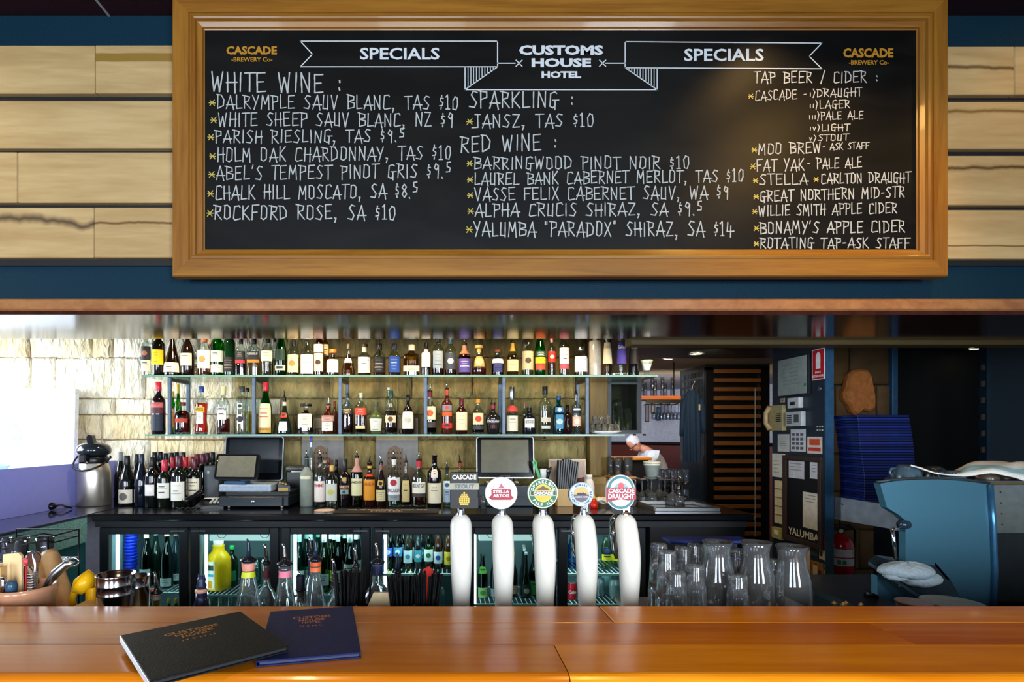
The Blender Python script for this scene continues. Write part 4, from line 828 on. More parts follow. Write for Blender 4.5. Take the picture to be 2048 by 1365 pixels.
for k in range(4): shot(cx_-.057+k*.038, 3.385, Z2+.0135, 'small thick clear shot glass upturned on the white plate')
for k in range(3): shot(cx_-.058+k*.038, 3.352, Z2+.065, 'small shot glass in the upper layer of the heap on the plate')
# ---- wines on the back counter
g3 = 'wine bottles at the left end of the back counter'
def V(px, w, top, Y, shape, lab, cap, label, body='0b0e0c', **k):
    return bottle(px, w, top, ZC, Y, shape, body, None, lab, cap, label=label, group=g3, name='wine_bottle', **k)
V(241, 24, 908, 3.52, 'burg', [], ('8a8f96', 24), 'dark wine bottle with grey capsule at the back left of the wines')
V(254, 30, 915, 3.34, 'burg', [(979, 1006, 'e8dcc8', 66, 'o', '6a645c')], ('16181a', 22), 'front row wine bottle with cream label and large grey medallion')
V(274, 22, 912, 3.5, 'burg', [], ('15171a', 20), 'plain dark wine bottle in the second row of the left end', )
V(283, 26, 912, 3.30, 'burg', [], ('1d2838', 22), 'front row dark blue wine bottle with no visible label', body='0c1220')
V(304, 26, 918, 3.27, 'bord', [(969, 991, 'efe4de', 44, 'o', 'f6ecec')], ('101418', 20), 'front row wine bottle with pointed ornamental white label')
V(329, 26, 924, 3.26, 'bord', [(966, 996, 'efeadd', 66)], ('c02038', 22), 'front row wine bottle with white label and red capsule', body='0e130a')
V(358, 29, 916, 3.25, 'bord', [(963, 1001, 'efeadd', 66)], ('4a1c2c', 22), 'front row wine bottle with tall white label and maroon capsule', body='0e130a')
V(389, 25, 921, 3.34, 'bord', [(957, 992, 'e9dfc6', 66)], ('581c28', 20), 'wine bottle with cream label just behind the telephone')
k3 = [(309, 908, 3.48, '101318', 'black capsule, behind the ornamental label bottle'), (320, 907, 3.56, '101318', 'black capsule, second row centre'), (331, 910, 3.62, '14181c', 'black capsule, rear row behind the red ones'), (343, 909, 3.55, '101318', 'black capsule, behind the tall white label'), (353, 908, 3.63, '101318', 'black capsule, rear row against the stone'), (366, 908, 3.54, '101318', 'black capsule, third row'),
      (346, 919, 3.40, 'b81a28', 'bright red capsule, second row'), (371, 918, 3.42, 'c81c22', 'bright red capsule, right of the tall white label'), (384, 917, 3.50, 'b01c26', 'bright red capsule, behind the telephone'), (394, 912, 3.58, '6a2430', 'maroon capsule, third row'), (405, 911, 3.52, '5c2030', 'maroon capsule beside the grey box'), (414, 909, 3.62, '4a1c2c', 'dark maroon capsule, rear row'), (425, 908, 3.58, '17181c', 'black cap at the right end of the wines')]
for px, top, Y, c, lb in k3:
    V(px, 24, top, Y, 'bord', [(964, 990, 'd8d0b8', 60)] if c[0] in 'bc' else [], (c, 20), 'dark wine bottle with '+lb)
# ---- spirits on the back counter
g4 = 'pouring spirits on the back counter'
def S(px, w, top, *a, Y=3.30, **k): return bottle(px, w, top, ZC, Y, *a, group=g4, **k)
S(613, 26, 917, 'tallstd', 'clear', ('1e9a30', .26), [(952, 958, 'dcd8b8', 50)], None, 's', neck=(918, 934, '1d2a24'), label='bottle with green liqueur left in the bottom, first of the pouring row', glassmat=M('b9c4b8', .3, trans=.5, ior=1.2))
S(622, 16, 873, 'tallstd', 'clear', ('c8d4f0', .5), [], ('2a3c9c', 14), Y=3.48, label='tall clear bottle with royal blue cap behind the green liqueur')
S(640, 23, 917, 'std', 'clear', ('a04a28', .5), [(962, 1003, 'efe6dc', 68, 'PIMMS', 'b02840')], None, 's', neck=(917, 925, '17181c'), label='fruit cup bottle with white label and red lettering')
S(650, 20, 922, 'std', 'clear', ('d84a30', .6), [], ('c8a88a', 6), Y=3.45, label='clear bottle of red spirit behind the fruit cup bottle')
S(657, 15, 918, 'std', '6a2a20', None, [], ('8a4a3a', 10), Y=3.52, label='reddish bottle against the poster, rear row')
S(664, 24, 933, 'square', 'clear', ('eef2e6', .75), [(967, 1001, 'cfd4c8', 56, 'o', 'c8c860')], ('c8a860', 12, 1.2), n=6, label='square clear bottle with silver label and gold cap')
S(690, 23, 922, 'bord', '120c10', None, [(955, 962, 'c8a040', 24), (970, 978, '6a2c24', 60, 'BAILEYS', 'e8c8a8'), (979, 988, '8aa49c', 44, 'o', '2a4a3a')], ('17181e', 24), label='black cream liqueur bottle with brown and pale green label')
S(673, 14, 922, 'std', '181414', None, [], ('1c1a18', 12), Y=3.5, label='black capped bottle in the rear row before the poster')
S(714, 24, 915, 'tallstd', 't:0e5a20', None, [(957, 991, 'e4dfb0', 68, 'JAMESON', '3a3a20')], None, 's', neck=(917, 944, 'b8887c'), label='green whiskey bottle with cream label and red and white neck')
S(739, 24, 928, 'bord', '2a0e06', None, [(948, 953, 'c83c20', 60), (959, 1000, 'e0941c', 66, 'KAHLUA', 'a03c10')], None, 'k', neck=(932, 937, 'd8b058'), label='brown coffee liqueur bottle with orange yellow label')
S(762, 21, 927, 'burg', '1c0c06', None, [(961, 972, 'd8a83a', 30, 'o', '1c1410'), (980, 1002, 'dccf9c', 60)], None, 's', neck=(930, 940, '8a5848'), label='dark brown bottle with gold seal and cream label')
S(788, 26, 918, 'std', 'clear', ('f0f4ee', .6), [(955, 975, 'f0f0ee', 66, 'o', 'b02434'), (975, 989, 'f0f0ee', 66, 'BACARDI', '2a2a34'), (990, 1001, '9aa4a8', 60)], None, 's', neck=(919, 930, 'e6e4dc'), label='clear rum bottle with white label and red roundel')
S(812, 22, 925, 'round', 'clear', ('4a1408', .6), [(961, 1003, 'c9b67a', 44)], None, 'k', label='round shouldered clear bottle with tall mustard label')
S(838, 30, 922, 'std', 'clear', ('a85410', .4), [(964, 986, 'ece4cc', 60, 'MOUNT GAY', '2a4a6a'), (986, 993, '3c3430', 60)], None, 's', neck=(922, 936, 'c0202c'), label='broad bottle with map label and bright red neck')
S(869, 29, 911, 'bord', '0e0c10', None, [(939, 955, 'ecd6c8', 26), (966, 1006, 'e2d8ba', 66, '', '8a8468')], None, label='black stoneware style bottle with white tag and cream label')
t_ = bpy.data.objects[-1] if False else None
S(894, 17, 938, 'std', 'clear', ('c8e0c8', .6), [(962, 978, 'dfe6ea', 60, 'o', '2a5a78'), (978, 1004, '9ab0c4', 60)], None, 's', neck=(940, 948, '1c2c3a'), label='clear gin bottle with blue roundel beside the stout tap badge')
S(920, 16, 926, 'std', 'clear', ('e8e4da', .5), [], None, 'k', Y=3.5, neck=(926, 934, 'c0402c'), label='clear bottle with red neck rising behind the stout tap badge')
# ------------------------------------------------------------------ things on and behind the back counter
def up(mb): return mb
# posters leaning behind the spirits
for i, (a, b_) in enumerate(((604, 687), (752, 836))):
    Y = 3.68; x0, x1, z0, z1 = wx(a, Y), wx(b_, Y), wz(965, Y), wz(836, Y)
    t = thing('poster', ['grey poster of a tall building, left one behind the spirits', 'grey poster of a tall building, right one behind the spirits'][i], 'poster', ((x0+x1)/2, Y, ZC), group='posters leaning on the stone wall')
    W_ = (x1-x0)/2; H_ = z1-ZC
    obj('board', MB().box(-W_, W_, 0, .012, 0, H_), M('746c66', .4), t)
    pb = MB(); pb.prism([(-W_*.9, .12), (-W_*.85, .2), (-W_*.5, .23), (-W_*.5, .30), (-W_*.35, .34), (-W_*.1, .36), (W_*.12, .34), (W_*.2, .30), (W_*.2, .34), (W_*.27, .34), (W_*.27, .27), (W_*.5, .26), (W_*.6, .22), (W_*.9, .2), (W_*.9, .12)], -.002, -.001, 'y', 0)
    for r_ in range(5):
        for c in range(5): pb.box(-W_*.42+c*W_*.14, -W_*.36+c*W_*.14, -.003, -.0021, .16+r_*.035, .175+r_*.035, 1)
    obj('printed_building', pb, [M('7a5c44', .6), M('3a2c2c', .6)], t)
    pb = MB(); flat_text(pb, 'CUSTOMS', -W_*.8, W_*.8, H_-.115, H_-.07, -.0012, bold=.03); obj('printed_title', pb, M('3c3434', .6), t)
    obj('printed_band', MB().box(-W_*.98, W_*.98, -.001, -.0002, H_-.15, H_-.005), M('b39a6c', .5), t)
def monitor(name, lab, cx, y0, y1, w, Y, tilt, bez, scr, inset, d=.035, rz=0, base=None, camdot=True):
    """flat touch screen; cx,w,y0,y1 in photo measures"""
    h = (y1-y0)*Y/F; W_ = w*Y/F; z0 = wz(y1, Y)
    t = thing(name, lab, 'screen', (wx(cx, Y), Y, base if base else ZC), rz=rz)
    zb = z0-(base if base else ZC)
    def rr(W, H, r, y0_, y1_, z):
        pts = []
        for (sx, sz, a0) in ((1, -1, -PI/2), (1, 1, 0), (-1, 1, PI/2), (-1, -1, PI)):
            for k in range(5):
                a = a0+k*PI/8; pts.append((sx*(W/2-r)+r*math.cos(a), z+H/2+sz*(H/2-r)+r*math.sin(a)))
        return pts
    mt = Matrix.Translation((0, 0, zb)) @ Matrix.Rotation(tilt, 4, 'X')
    obj('shell', MB().prism(rr(W_, h, .018, 0, d, 0), 0, d, 'y').xf(mt), bez, t)
    obj('bezel', MB().prism(rr(W_-.012, h-.012, .014, 0, 0, .006), -.003, -.0005, 'y').xf(mt), M('0a0b0e', .12, coat=.3), t)
    a, b_, c, e = inset
    obj('display', MB().box(-W_/2+a, W_/2-b_, -.005, -.0032, c, h-e).xf(mt), scr, t)
    return t, zb, h, W_, mt
SCRD = M('1c2126', .16, vary=.15); SCRW = M('6a6248', .22, vary=.1); SCRT = M('6c6858', .25, vary=.1)
t, zb, h, W_, mt = monitor('till_screen', 'tall dark touch screen in a silver bezel behind the small tablet', 506, 873, 962, 118, 3.56, -.12, ALU, SCRD, (.03, .03, .05, .02))
obj('stand', MB().box(-.05, .05, .03, .12, 0, zb+.05, bev=.01), M('9a9da0', .3, .7), t); obj('foot', MB().box(-.11, .11, -.03, .17, 0, .012, bev=.004), M('9a9da0', .3, .7), t)
t, zb, h, W_, mt = monitor('till_screen', 'dusty brown touch screen in a silver bezel behind the beer badges', 1011, 873, 957, 116, 3.45, -.12, M('d0d2d4', .25, .6), SCRW, (.03, .035, .036, .022))
b = MB(); flat_text(b, 'PARTNER', -.03, .03, .012, .018, -.006); obj('maker_lettering', b.xf(mt), M('8a7a5c', .5), t)
obj('stand', MB().box(-.06, .06, .03, .13, 0, zb+.06, bev=.01), BLACK, t); obj('foot', MB().box(-.13, .13, -.05, .17, 0, .02, bev=.006), BLACK, t)
t = thing('receipt_printer', 'black cash drawer and printer unit under the brown touch screen', 'printer', (wx(1010, 3.3), 3.28, ZC))
obj('body', MB().box(-.16, .17, 0, .10, .001, .125, bev=.006), M('1a262e', .4), t); obj('groove', MB().box(-.155, .165, -.002, 0, .058, .064), BLACK, t)
obj('keypad', MB().box(-.12, .1, .02, .08, .125, .14, bev=.003), BLACKM, t)
for k in range(16): obj('key', MB().box(-.11+(k % 8)*.025, -.093+(k % 8)*.025, .025+(k//8)*.026, .044+(k//8)*.026, .14, .146), M(R.choice(['d8d4c8', '8a4a3a', '3a5a8a', 'c8b070']), .5), t)
# left till group
YT = 3.2
t = thing('cash_drawer', 'black two-tier cash drawer with a round lock under the tablet', 'cash drawer', (wx(507, YT), YT, ZC))
obj('drawer_front', MB().box(-.2, .17, -.004, .012, .012, .066, bev=.003), M('15202c', .35), t); obj('body', MB().box(-.2, .2, .013, .30, .012, .07, bev=.003), M('121a22', .4), t)
obj('upper_tray', MB().box(-.17, .2, .02, .29, .07, .094, bev=.003), M('0e141b', .4), t)
obj('lock', MB().lathe([(.010, 0), (.010, .006), (.004, .007)], 14).xf(Matrix.Translation((0.0, -.004, .04)) @ Matrix.Rotation(PI/2, 4, 'X')), CHROME, t)
for x in (-.15, .16): obj('foot', MB().lathe([(.009, 0), (.011, .012)], 10, c=(x, .02, 0)), STEEL, t)
t = thing('account_book', 'thick stack of pale grey papers on the cash drawer', 'papers', (wx(487, YT), YT+.03, ZC+.0945))
obj('leaves', MB().box(-.155, .15, 0, .2, 0, .042, bev=.004), M('a7b4c4', .6, bump=.4, scale=60), t)
for k in range(4): obj('leaf_edge', MB().box(-.157, .151, -.002+k*.0003, .0, .006+k*.009, .0075+k*.009), M('76828f', .6), t)
t, zb, h, W_, mt = monitor('tablet', 'small slanted black tablet till on the grey papers', 470, 907, 960, 92, YT+.05, -.25, M('131518', .3), SCRT, (.018, .018, .016, .014), d=.016, base=ZC+.1375, rz=-.12)
obj('stand', MB().box(-.06, .07, -.02, .06, 0, .018, bev=.004), M('274a6c', .4), t); obj('neck', MB().box(-.02, .02, .015, .03, .018, .09), BLACK, t)
obj('status_light', MB().lathe([(.003, 0), (.003, .002)], 8).xf(mt @ Matrix.Translation((-W_/2+.012, -.003, h*.72)) @ Matrix.Rotation(PI/2, 4, 'X')), M('f0e070', .5, emit=1.5), t)
t = thing('card_reader', 'grey and yellow card reader resting right of the tablet', 'card reader', (wx(561, YT), YT+.05, ZC+.0945), rz=.3)
obj('body', MB().prism([(-.03, 0), (.04, 0), (.04, .028), (-.03, .045)], -.0, .15, 'y').xf(Matrix.Rotation(0, 4, 'X')), M('2a2c30', .4), t)
obj('face', MB().box(-.028, .028, -.003, -.0005, .004, .02), M('b89a3a', .5), t)
for k in range(12): obj('key', MB().box(-.024+(k % 3)*.017, -.012+(k % 3)*.017, .01+(k//3)*.022, .024+(k//3)*.022, .046-(k % 3)*.004, .05-(k % 3)*.004), M(R.choice(['d8c860', 'b8b8b0', 'c88a3a', '8a8e90']), .5), t)
t = thing('telephone', 'black desk telephone with slanted handset right of the wine bottles', 'telephone', (wx(415, 3.2), 3.2, ZC), rz=.1)
obj('base', MB().prism([(0, .0), (.15, 0), (.15, .045), (0, .015)], -.07, .09, 'x').xf(Matrix.Identity(4)), M('17181b', .3), t)
for k in range(12): obj('key', MB().box(.0+(k % 3)*.022, .014+(k % 3)*.022, .03+(k//3)*.022, .042+(k//3)*.022, .026+(k//3)*.006, .034+(k//3)*.006), M('c8c4b4', .5), t)
obj('handset', MB().tube([(-.13, .0, .035), (-.115, .01, .05), (-.085, .03, .068), (-.06, .05, .088), (-.045, .06, .095)], [.022, .02, .013, .018, .02], 10), M('0e0f11', .2, coat=.5), t)
obj('coiled_cord', MB().tube([(-.17+.004*k+.006*math.cos(k*1.7), -.02+.006*math.sin(k*1.7), .006+.004*math.sin(k*.8)) for k in range(34)], .0028, 5), BLACK, t)
obj('paper', MB().box(-.05, .07, .1, .15, .045, .05), PAPER, t)
t = thing('grey_box', 'tall grey metal box behind the telephone', 'box', (wx(421, 3.4), 3.4, ZC))
obj('body', MB().box(-.04, .05, 0, .12, 0, .235, bev=.004), M('55585c', .45, .3), t); obj('switch', MB().box(-.018, -.006, -.004, 0, .19, .205), M('a8a8a0', .5), t)
t = thing('printer', 'black box printer with a white paper slip right of the silver screen', 'printer', (wx(591, 3.5), 3.52, ZC))
obj('body', MB().box(-.07, .05, 0, .18, 0, .20, bev=.01), M('14161a', .35), t); obj('lid', MB().box(-.072, .052, -.002, .18, .2, .225, bev=.01), M('6c6a66', .4), t); obj('paper_slip', MB().box(-.03, .035, -.01, .0, .19, .197), PAPER, t)
# coaster and bar mat on the counter edge
t = thing('coaster', 'round peach coaster lying on the black counter edge', 'coaster', (wx(650, 3.13), 3.12, ZC))
obj('disc', MB().lathe([(.058, 0), (.058, .002)], 28), M('d8a88c', .6), t); b = MB().lathe([(.05, .0021), (.05, .0024)], 24); obj('printed_face', b, M('e6d2c0', .6), t)
t = thing('bar_mat', 'black rubber bar mat with bronze lettering on the counter', 'bar mat', (wx(775, 3.1), 3.0, ZC))
obj('mat', MB().box(-.29, .29, .0, .17, 0, .004, bev=.002), M('121417', .6), t)
b = MB()
for s_, (x0, x1), (y0, y1) in (('CUSTOMS HOUSE', (-.23, .23), (.098, .135)), ('HOTEL', (-.09, .09), (.05, .085))): text_on(b, s_, lambda u, v: (x0+(x1-x0)*u, y0+(y1-y0)*v, .0042), 0, .03)
obj('lettering', b, M('c8a890', .6), t)
# middle group: wooden holder with straws, tumbler of tools, photo frame, squeeze bottles, napkins
t = thing('straw_caddy', 'pale wooden box holding black menu folders behind the beer badges', 'caddy', (wx(1128, 3.3), 3.28, ZC))
obj('box', MB().box(-.042, .05, 0, .08, 0, .105, bev=.002), wood('c8a064', 'dab67a', .5, (8, 8, 1.2)), t)
FOL = M('14151a', .35)
for k in range(9): obj('folder', MB().box(-.045+k*.011, -.037+k*.011, .01, .07, .05, .285-R.uniform(0, .012)).xf(Matrix.Rotation(.05+.012*k, 4, 'Y')), FOL, t)
t = thing('utensil_jar', 'clear jar of bar tools including a green looped handle', 'jar', (wx(1085, 3.38), 3.38, ZC))
obj('jar', MB().lathe([(.04, 0), (.045, .14), (.043, .14), (.038, .004)], 18, cap1=False), thin('dfe8ea', 1.6), t)
obj('green_peeler', MB().tube([(.0, 0, .1), (-.03, 0, .19), (-.05, 0, .24), (-.058, 0, .262), (-.05, 0, .272), (-.04, 0, .262), (-.04, 0, .235), (-.012, 0, .16)], .006, 8), M('6ec88a', .4), t)
obj('steel_tool', MB().tube([(0, 0, .05), (.01, 0, .22)], .004, 6), CHROME, t); obj('tea_strainer', MB().lathe([(.001, .19), (.022, .2), (.026, .215), (.025, .215)], 14, c=(.03, .0, 0)), STEEL, t)
obj('white_cup', MB().lathe([(.016, 0), (.022, .06), (.02, .06), (.014, .004)], 14, c=(.005, -.005, .16), cap1=False), WHITEP, t)
obj('black_tool', MB().tube([(.02, .01, .1), (.04, .012, .2), (.055, .01, .23)], [.008, .011, .006], 8), BLACK, t)
t = thing('framed_photo', 'pale pink wooden picture frame with brown landscape behind the black folders', 'picture frame', (wx(1137, 3.5), 3.5, ZC), rx=-.12)
W_, H_ = .12, .275; f_ = M('ecd2bc', .5)
for (a, b_, c, e) in ((-W_, W_, 0, .012), (-W_, W_, H_-.012, H_), (-W_, -W_+.012, .013, H_-.013), (W_-.012, W_, .013, H_-.013)): obj('frame_rail', MB().box(a, b_, 0, .016, c, e, bev=.002), f_, t)
obj('print', MB().box(-W_+.012, W_-.012, .006, .010, .012, H_-.012), M('d8b49c', .5, vary=.2, scale=9), t); obj('brown_hill', MB().prism([(-.1, .02), (.105, .02), (.105, .16), (.05, .15), (0, .17), (-.06, .12)], .003, .0055, 'y'), M('7a3c28', .6), t)
obj('backing', MB().box(-W_+.02, W_-.02, .010, .014, .02, H_-.02), BLACKM, t)
t = thing('squeeze_bottle', 'white plastic bottle beside the picture frame', 'bottle', (wx(1178, 3.34), 3.34, ZC))
obj('body', MB().lathe([(.03, 0), (.032, .004), (.032, .12), (.028, .145), (.019, .158), (.018, .165)], 20), M('efe6da', .4), t); obj('cap', MB().lathe([(.02, .165), (.02, .185), (.018, .187)], 16), M('f4e8dc', .4), t)
t = thing('squeeze_bottle', 'small red squeeze bottle with yellow nozzle', 'bottle', (wx(1186, 3.24), 3.22, ZC))
obj('body', MB().lathe([(.018, 0), (.022, .004), (.023, .022), (.016, .036), (.008, .055)], 16), M('e02814', .3), t); obj('nozzle', MB().lathe([(.010, .055), (.012, .06), (.005, .075), (.002, .085)], 12), M('e8b820', .4), t)
t = thing('napkin_stack', 'crumpled white cloth beside the drip tray', 'cloth', (wx(1208, 3.3), 3.26, ZC))
b = MB(); n_ = 9
for j in range(n_):
    for i in range(n_): b.v.append((-.05+.1*i/(n_-1), .08*j/(n_-1), .018+.02*math.sin(i*.9+j*.5)*.5+.012*math.sin(j*1.7)+.01))
b.f = [(j*n_+i, j*n_+i+1, (j+1)*n_+i+1, (j+1)*n_+i) for j in range(n_-1) for i in range(n_-1)]; b.m = [0]*len(b.f); b.sm = [True]*len(b.f)
o = obj('cloth', b, M('efe4cc', .8), t); s_ = o.modifiers.new('s', 'SOLIDIFY'); s_.thickness = .012
t = thing('storage_box', 'brown cardboard box against the timber post', 'box', (wx(1193, 3.5), 3.46, ZC)); obj('body', MB().box(-.045, .05, 0, .12, 0, .165, bev=.003), M('8a6c38', .7), t); obj('flap', MB().box(-.044, .049, -.002, 0, .12, .16), M('9c7c44', .7), t)
# stainless drip tray
t = thing('drip_tray', 'shallow stainless steel tray at the right end of the back counter', 'tray', (wx(1300, 3.15), 3.02, ZC))
xl, xr = -.02, .34
b = MB(); b.box(xl, xr, 0, .32, 0, .006); obj('tray_floor', b, STEEL, t)
for nm, q in (('rim', (xl, xr, -.0, .016, .006, .030)), ('rim', (xl, xr, .304, .32, .006, .030)), ('rim', (xl, xl+.016, .016, .304, .006, .030)), ('rim', (xr-.016, xr, .016, .304, .006, .030))): obj(nm, MB().box(*q, bev=.004), STEEL, t)
# ---- glassware at the right end
CG = litglass()
def tumbler(x, y, z, r, h, lab, grp, up=False, flare=.82, mt=None, seg=16, base=.08):
    t = thing('tumbler', lab, 'glass', (x, y, z), group=grp)
    if up: pr = [(r*flare, 0), (r, h)]; po = [(.001, 0), (r*flare, 0), (r*(flare+1)/2, h*.5), (r, h), (r*.95, h), (r*flare*.93, h*base), (.001, h*base)]
    else: po = [(r*.95, 0), (r, 0), (r*(flare+1)/2, h*.5), (r*flare, h), (.001, h*1.0001), (.001, h*(1-base)), (r*flare*.92, h*(1-base)), (r*.95, 0)]
    obj('glass_wall', MB().lathe(po, seg, cap0=False, cap1=False), mt or CG, t); return t
gA = 'tumblers and stem glasses at the right end of the back counter'
for k in range(5):
    tumbler(wx(1219+k*9.2, 3.62), 3.60-(k % 2)*.06, ZC+.165, .023, .115, 'tall clear tumbler upright on the rack over the red badge, number %s from the post' % ['one', 'two', 'three', 'four', 'five'][k], gA, up=True)
t = thing('glass_rack', 'wooden and wire rack carrying tall tumblers beside the timber post', 'rack', (wx(1236, 3.6), 3.54, ZC))
obj('rack_board', MB().box(-.085, .085, -.05, .1, .15, .163, bev=.002), wood('b87a40', 'cf9a5c', .5), t)
for x in (-.08, .08):
    for y in (-.045, .095): obj('leg', MB().tube([(x, y, 0), (x, y, .15)], .003, 6), STEEL, t)
def stem(px, Y, z, lab, r=.034, hb=.075, hs=.07, grp=gA, inv=True, mt=None):
    t = thing('wine_glass', lab, 'glass', (wx(px, Y), Y, z), group=grp)
    pr = [(r*.82, 0), (r, hb*.4), (r*.8, hb*.8), (r*.25, hb), (.004, hb+.01), (.004, hb+hs), (.012, hb+hs+.004), (r*.9, hb+hs+.008), (r*.9, hb+hs+.0095), (.001, hb+hs+.0095)]
    if not inv: pr = [(a, hb+hs+.0095-b) for a, b in pr][::-1]
    obj('bowl_and_stem', MB().lathe(pr, 16, cap0=False, cap1=False), mt or CG, t)
for k, (px, Y) in enumerate(((1262, 3.3), (1284, 3.42), (1303, 3.33), (1330, 3.4), (1345, 3.3), (1270, 3.52), (1296, 3.56), (1318, 3.58))):
    stem(px, Y if k != 2 else 3.36, ZC+(.0065 if (Y < 3.335) else .0), 'upturned wine glass on the counter end, %s' % ['nearest the red badge', 'second in front', 'in front of the white tub', 'right of the tub', 'front right', 'back left', 'behind the tub', 'back right'][k])
tumbler(wx(1354, 3.45), 3.42, ZC, .026, .12, 'single steel grey tumbler inside the wire rail', gA, mt=thin('dfe4e8', 2.5))
tumbler(wx(1352, 3.3), 3.35-.1, ZC+.0065, .03, .06, 'short wide tumbler at the corner of the drip tray', gA)
t = thing('tub', 'white plastic tub standing among the stem glasses', 'tub', (wx(1306, 3.62), 3.64, ZC+.14)); obj('tub_wall', MB().lathe([(.036, 0), (.05, .085), (.054, .085), (.054, .098), (.05, .098), (.034, .004)], 22, cap1=False), M('dfe8dc', .4), t)
obj('stacked_lids', MB().lathe([(.05, .098), (.056, .104), (.056, .112), (.04, .114)], 22), M('efeade', .4), t)
t2 = thing('tub_riser', 'dark riser block below the white tub', 'block', (wx(1306, 3.62), 3.64, ZC)); obj('body', MB().box(-.05, .05, -.05, .05, 0, .139, bev=.003), BLACKM, t2)
t = thing('lime_bag', 'yellow green limes behind the stem glasses', 'limes', (wx(1298, 3.7), 3.69, ZC)); 
for k in range(4): obj('lime', MB().lathe([(.001, 0), (.014, .004), (.019, .018), (.014, .032), (.001, .037)], 12, c=(-.03+.02*k, -.01+.01*(k % 2), .0+.03*(k % 3))), M('c8d020', .4), t)
t = thing('wire_rail', 'low black wire gallery rail around the upturned glasses', 'rail', (wx(1325, 3.4), 3.345, ZC))
for z in (.028, .055): obj('rail', MB().tube([(-.16, 0, z), (.13, 0, z), (.13, .3, z), (-.16, .3, z), (-.16, 0, z)], .0022, 6), BLACK, t)
for x, y in ((-.16, 0), (.13, 0), (.13, .3), (-.02, 0)): obj('post', MB().tube([(x, y, 0), (x, y, .055)], .0022, 6), BLACK, t)
gB = 'rows of tumblers on the far rack'
t = thing('far_rack', 'dark rack behind the counter holding rows of tumblers before the navy shirt', 'rack', (wx(1332, 4.3), 4.2, 0))
obj('shelf_board', MB().box(-.16, .16, 0, .35, 1.10, 1.12), BLACKM, t); obj('lower_board', MB().box(-.16, .16, 0, .35, .95, .97), BLACKM, t); obj('back', MB().box(-.16, .16, .35, .37, 0, 1.12), BLACKM, t)
for r_ in range(2):
    for k in range(6): tumbler(wx(1332, 4.3)-.13+k*.052, 4.24+r_*.08, 1.1205, .024, .11, 'tumbler in the %s row of the far rack, %s' % (['front', 'second'][r_], ['left end', 'second', 'third', 'fourth', 'fifth', 'right end'][k]), gB)
for k in range(6): tumbler(wx(1332, 4.3)-.13+k*.052, 4.24, .9705, .024, .11, 'tumbler on the lower board of the far rack, %s' % ['left end', 'second', 'third', 'fourth', 'fifth', 'right end'][k], gB)
# glass-front cabinet with jugs, beside the timber post
t = thing('glass_cabinet', 'dark framed hanging cabinet with a glass door beside the timber post', 'cabinet', (1.125, 3.86, wz(868, 3.86)))
W_ = wx(1283, 3.86)-1.125; H_ = wz(762, 3.86)-wz(868, 3.86); D1 = M('14181a', .35)
obj('door_frame', MB().box(0, .03, 0, .02, 0, H_).box(W_-.03, W_, 0, .02, 0, H_).box(.03, W_-.03, 0, .02, 0, .025).box(.03, W_-.03, 0, .02, H_-.025, H_), D1, t)
obj('glass_pane', MB().box(.03, W_-.03, .009, .012, .025, H_-.025), thin('d8dccc', .8), t)
obj('carcass', MB().box(0, W_, .25, .26, 0, H_).box(0, .015, .02, .25, 0, H_).box(W_-.015, W_, .02, .25, 0, H_).box(.015, W_-.015, .02, .25, 0, .012).box(.015, W_-.015, .02, .25, H_-.012, H_), M('4a4634', .5), t)
for k in range(2): obj('hinge', MB().tube([(W_-.06+.07*k, .0, -.008), (W_-.04+.07*k, 0, -.008)], .006, 8), BLACK, t)
JG = litglass()
for k in range(6):
    x = 1.125+.055+(k % 3)*.062; y = 3.93+(k//3)*.07
    tt = thing('beer_jug', 'upturned glass jug in the hanging cabinet, %s' % ['front left', 'front middle', 'front right', 'rear left', 'rear middle', 'rear right'][k], 'jug', (x, y, wz(868, 3.86)+.0125), group='jugs in the hanging cabinet')
    h = (.24, .27, .2, .25, .27, .2)[k]*.86
    obj('jug_wall', MB().lathe([(.030, 0), (.029, h*.7), (.022, h*.9), (.024, h), (.001, h)], 14, cap0=False), JG, tt)
# ------------------------------------------------------------------ dining room beyond
t = thing('dining_counter', 'orange timber topped counter in the far dining room', 'counter', (wx(1255, 7.4), 7.4, 0))
obj('counter_top', MB().box(-.55, .33, 0, .5, 1.155, 1.19, bev=.005), wood('b8661a', 'd88a2c', .35), t); obj('counter_body', MB().box(-.52, .3, .05, .45, 0, 1.155), M('120e0c', .5), t)
t = thing('newspaper', 'open pinkish newspaper on the far counter in front of the man', 'newspaper', (wx(1290, 7.5), 7.55, 1.1905))
obj('page', MB().box(-.14, .0, 0, .22, 0, .01).xf(Matrix.Rotation(-.1, 4, 'Y')), M('e6b8a4', .7), t); obj('page', MB().box(.0, .15, 0, .22, 0, .012).xf(Matrix.Rotation(.08, 4, 'Y')), M('eac4b2', .7), t)
# man reading
SKIN = M('c8876a', .5, vary=.06); SHIRT = M('dde0ea', .75, bump=.2, scale=30)
mx, my = wx(1290, 8.2), 8.15
man = thing('person', 'grey haired man in a white shirt and glasses bent over a newspaper', 'person', (mx, my, -.04)); man.scale = (.92, .92, .92)
def skin(name, verts, edges, radii, mt, parent, lev=2, root=0, loc=None):
    me = bpy.data.meshes.new(name); me.from_pydata(verts, edges, []); o = bpy.data.objects.new(name, me); COL.objects.link(o); o.parent = parent
    m_ = o.modifiers.new('s', 'SKIN'); m_.use_smooth_shade = True
    for i, r_ in enumerate(radii): me.skin_vertices[0].data[i].radius = (r_, r_) if not isinstance(r_, tuple) else r_; me.skin_vertices[0].data[i].use_root = (i == root)
    s2 = o.modifiers.new('u', 'SUBSURF'); s2.levels = lev; s2.render_levels = lev; me.materials.append(mt); return o
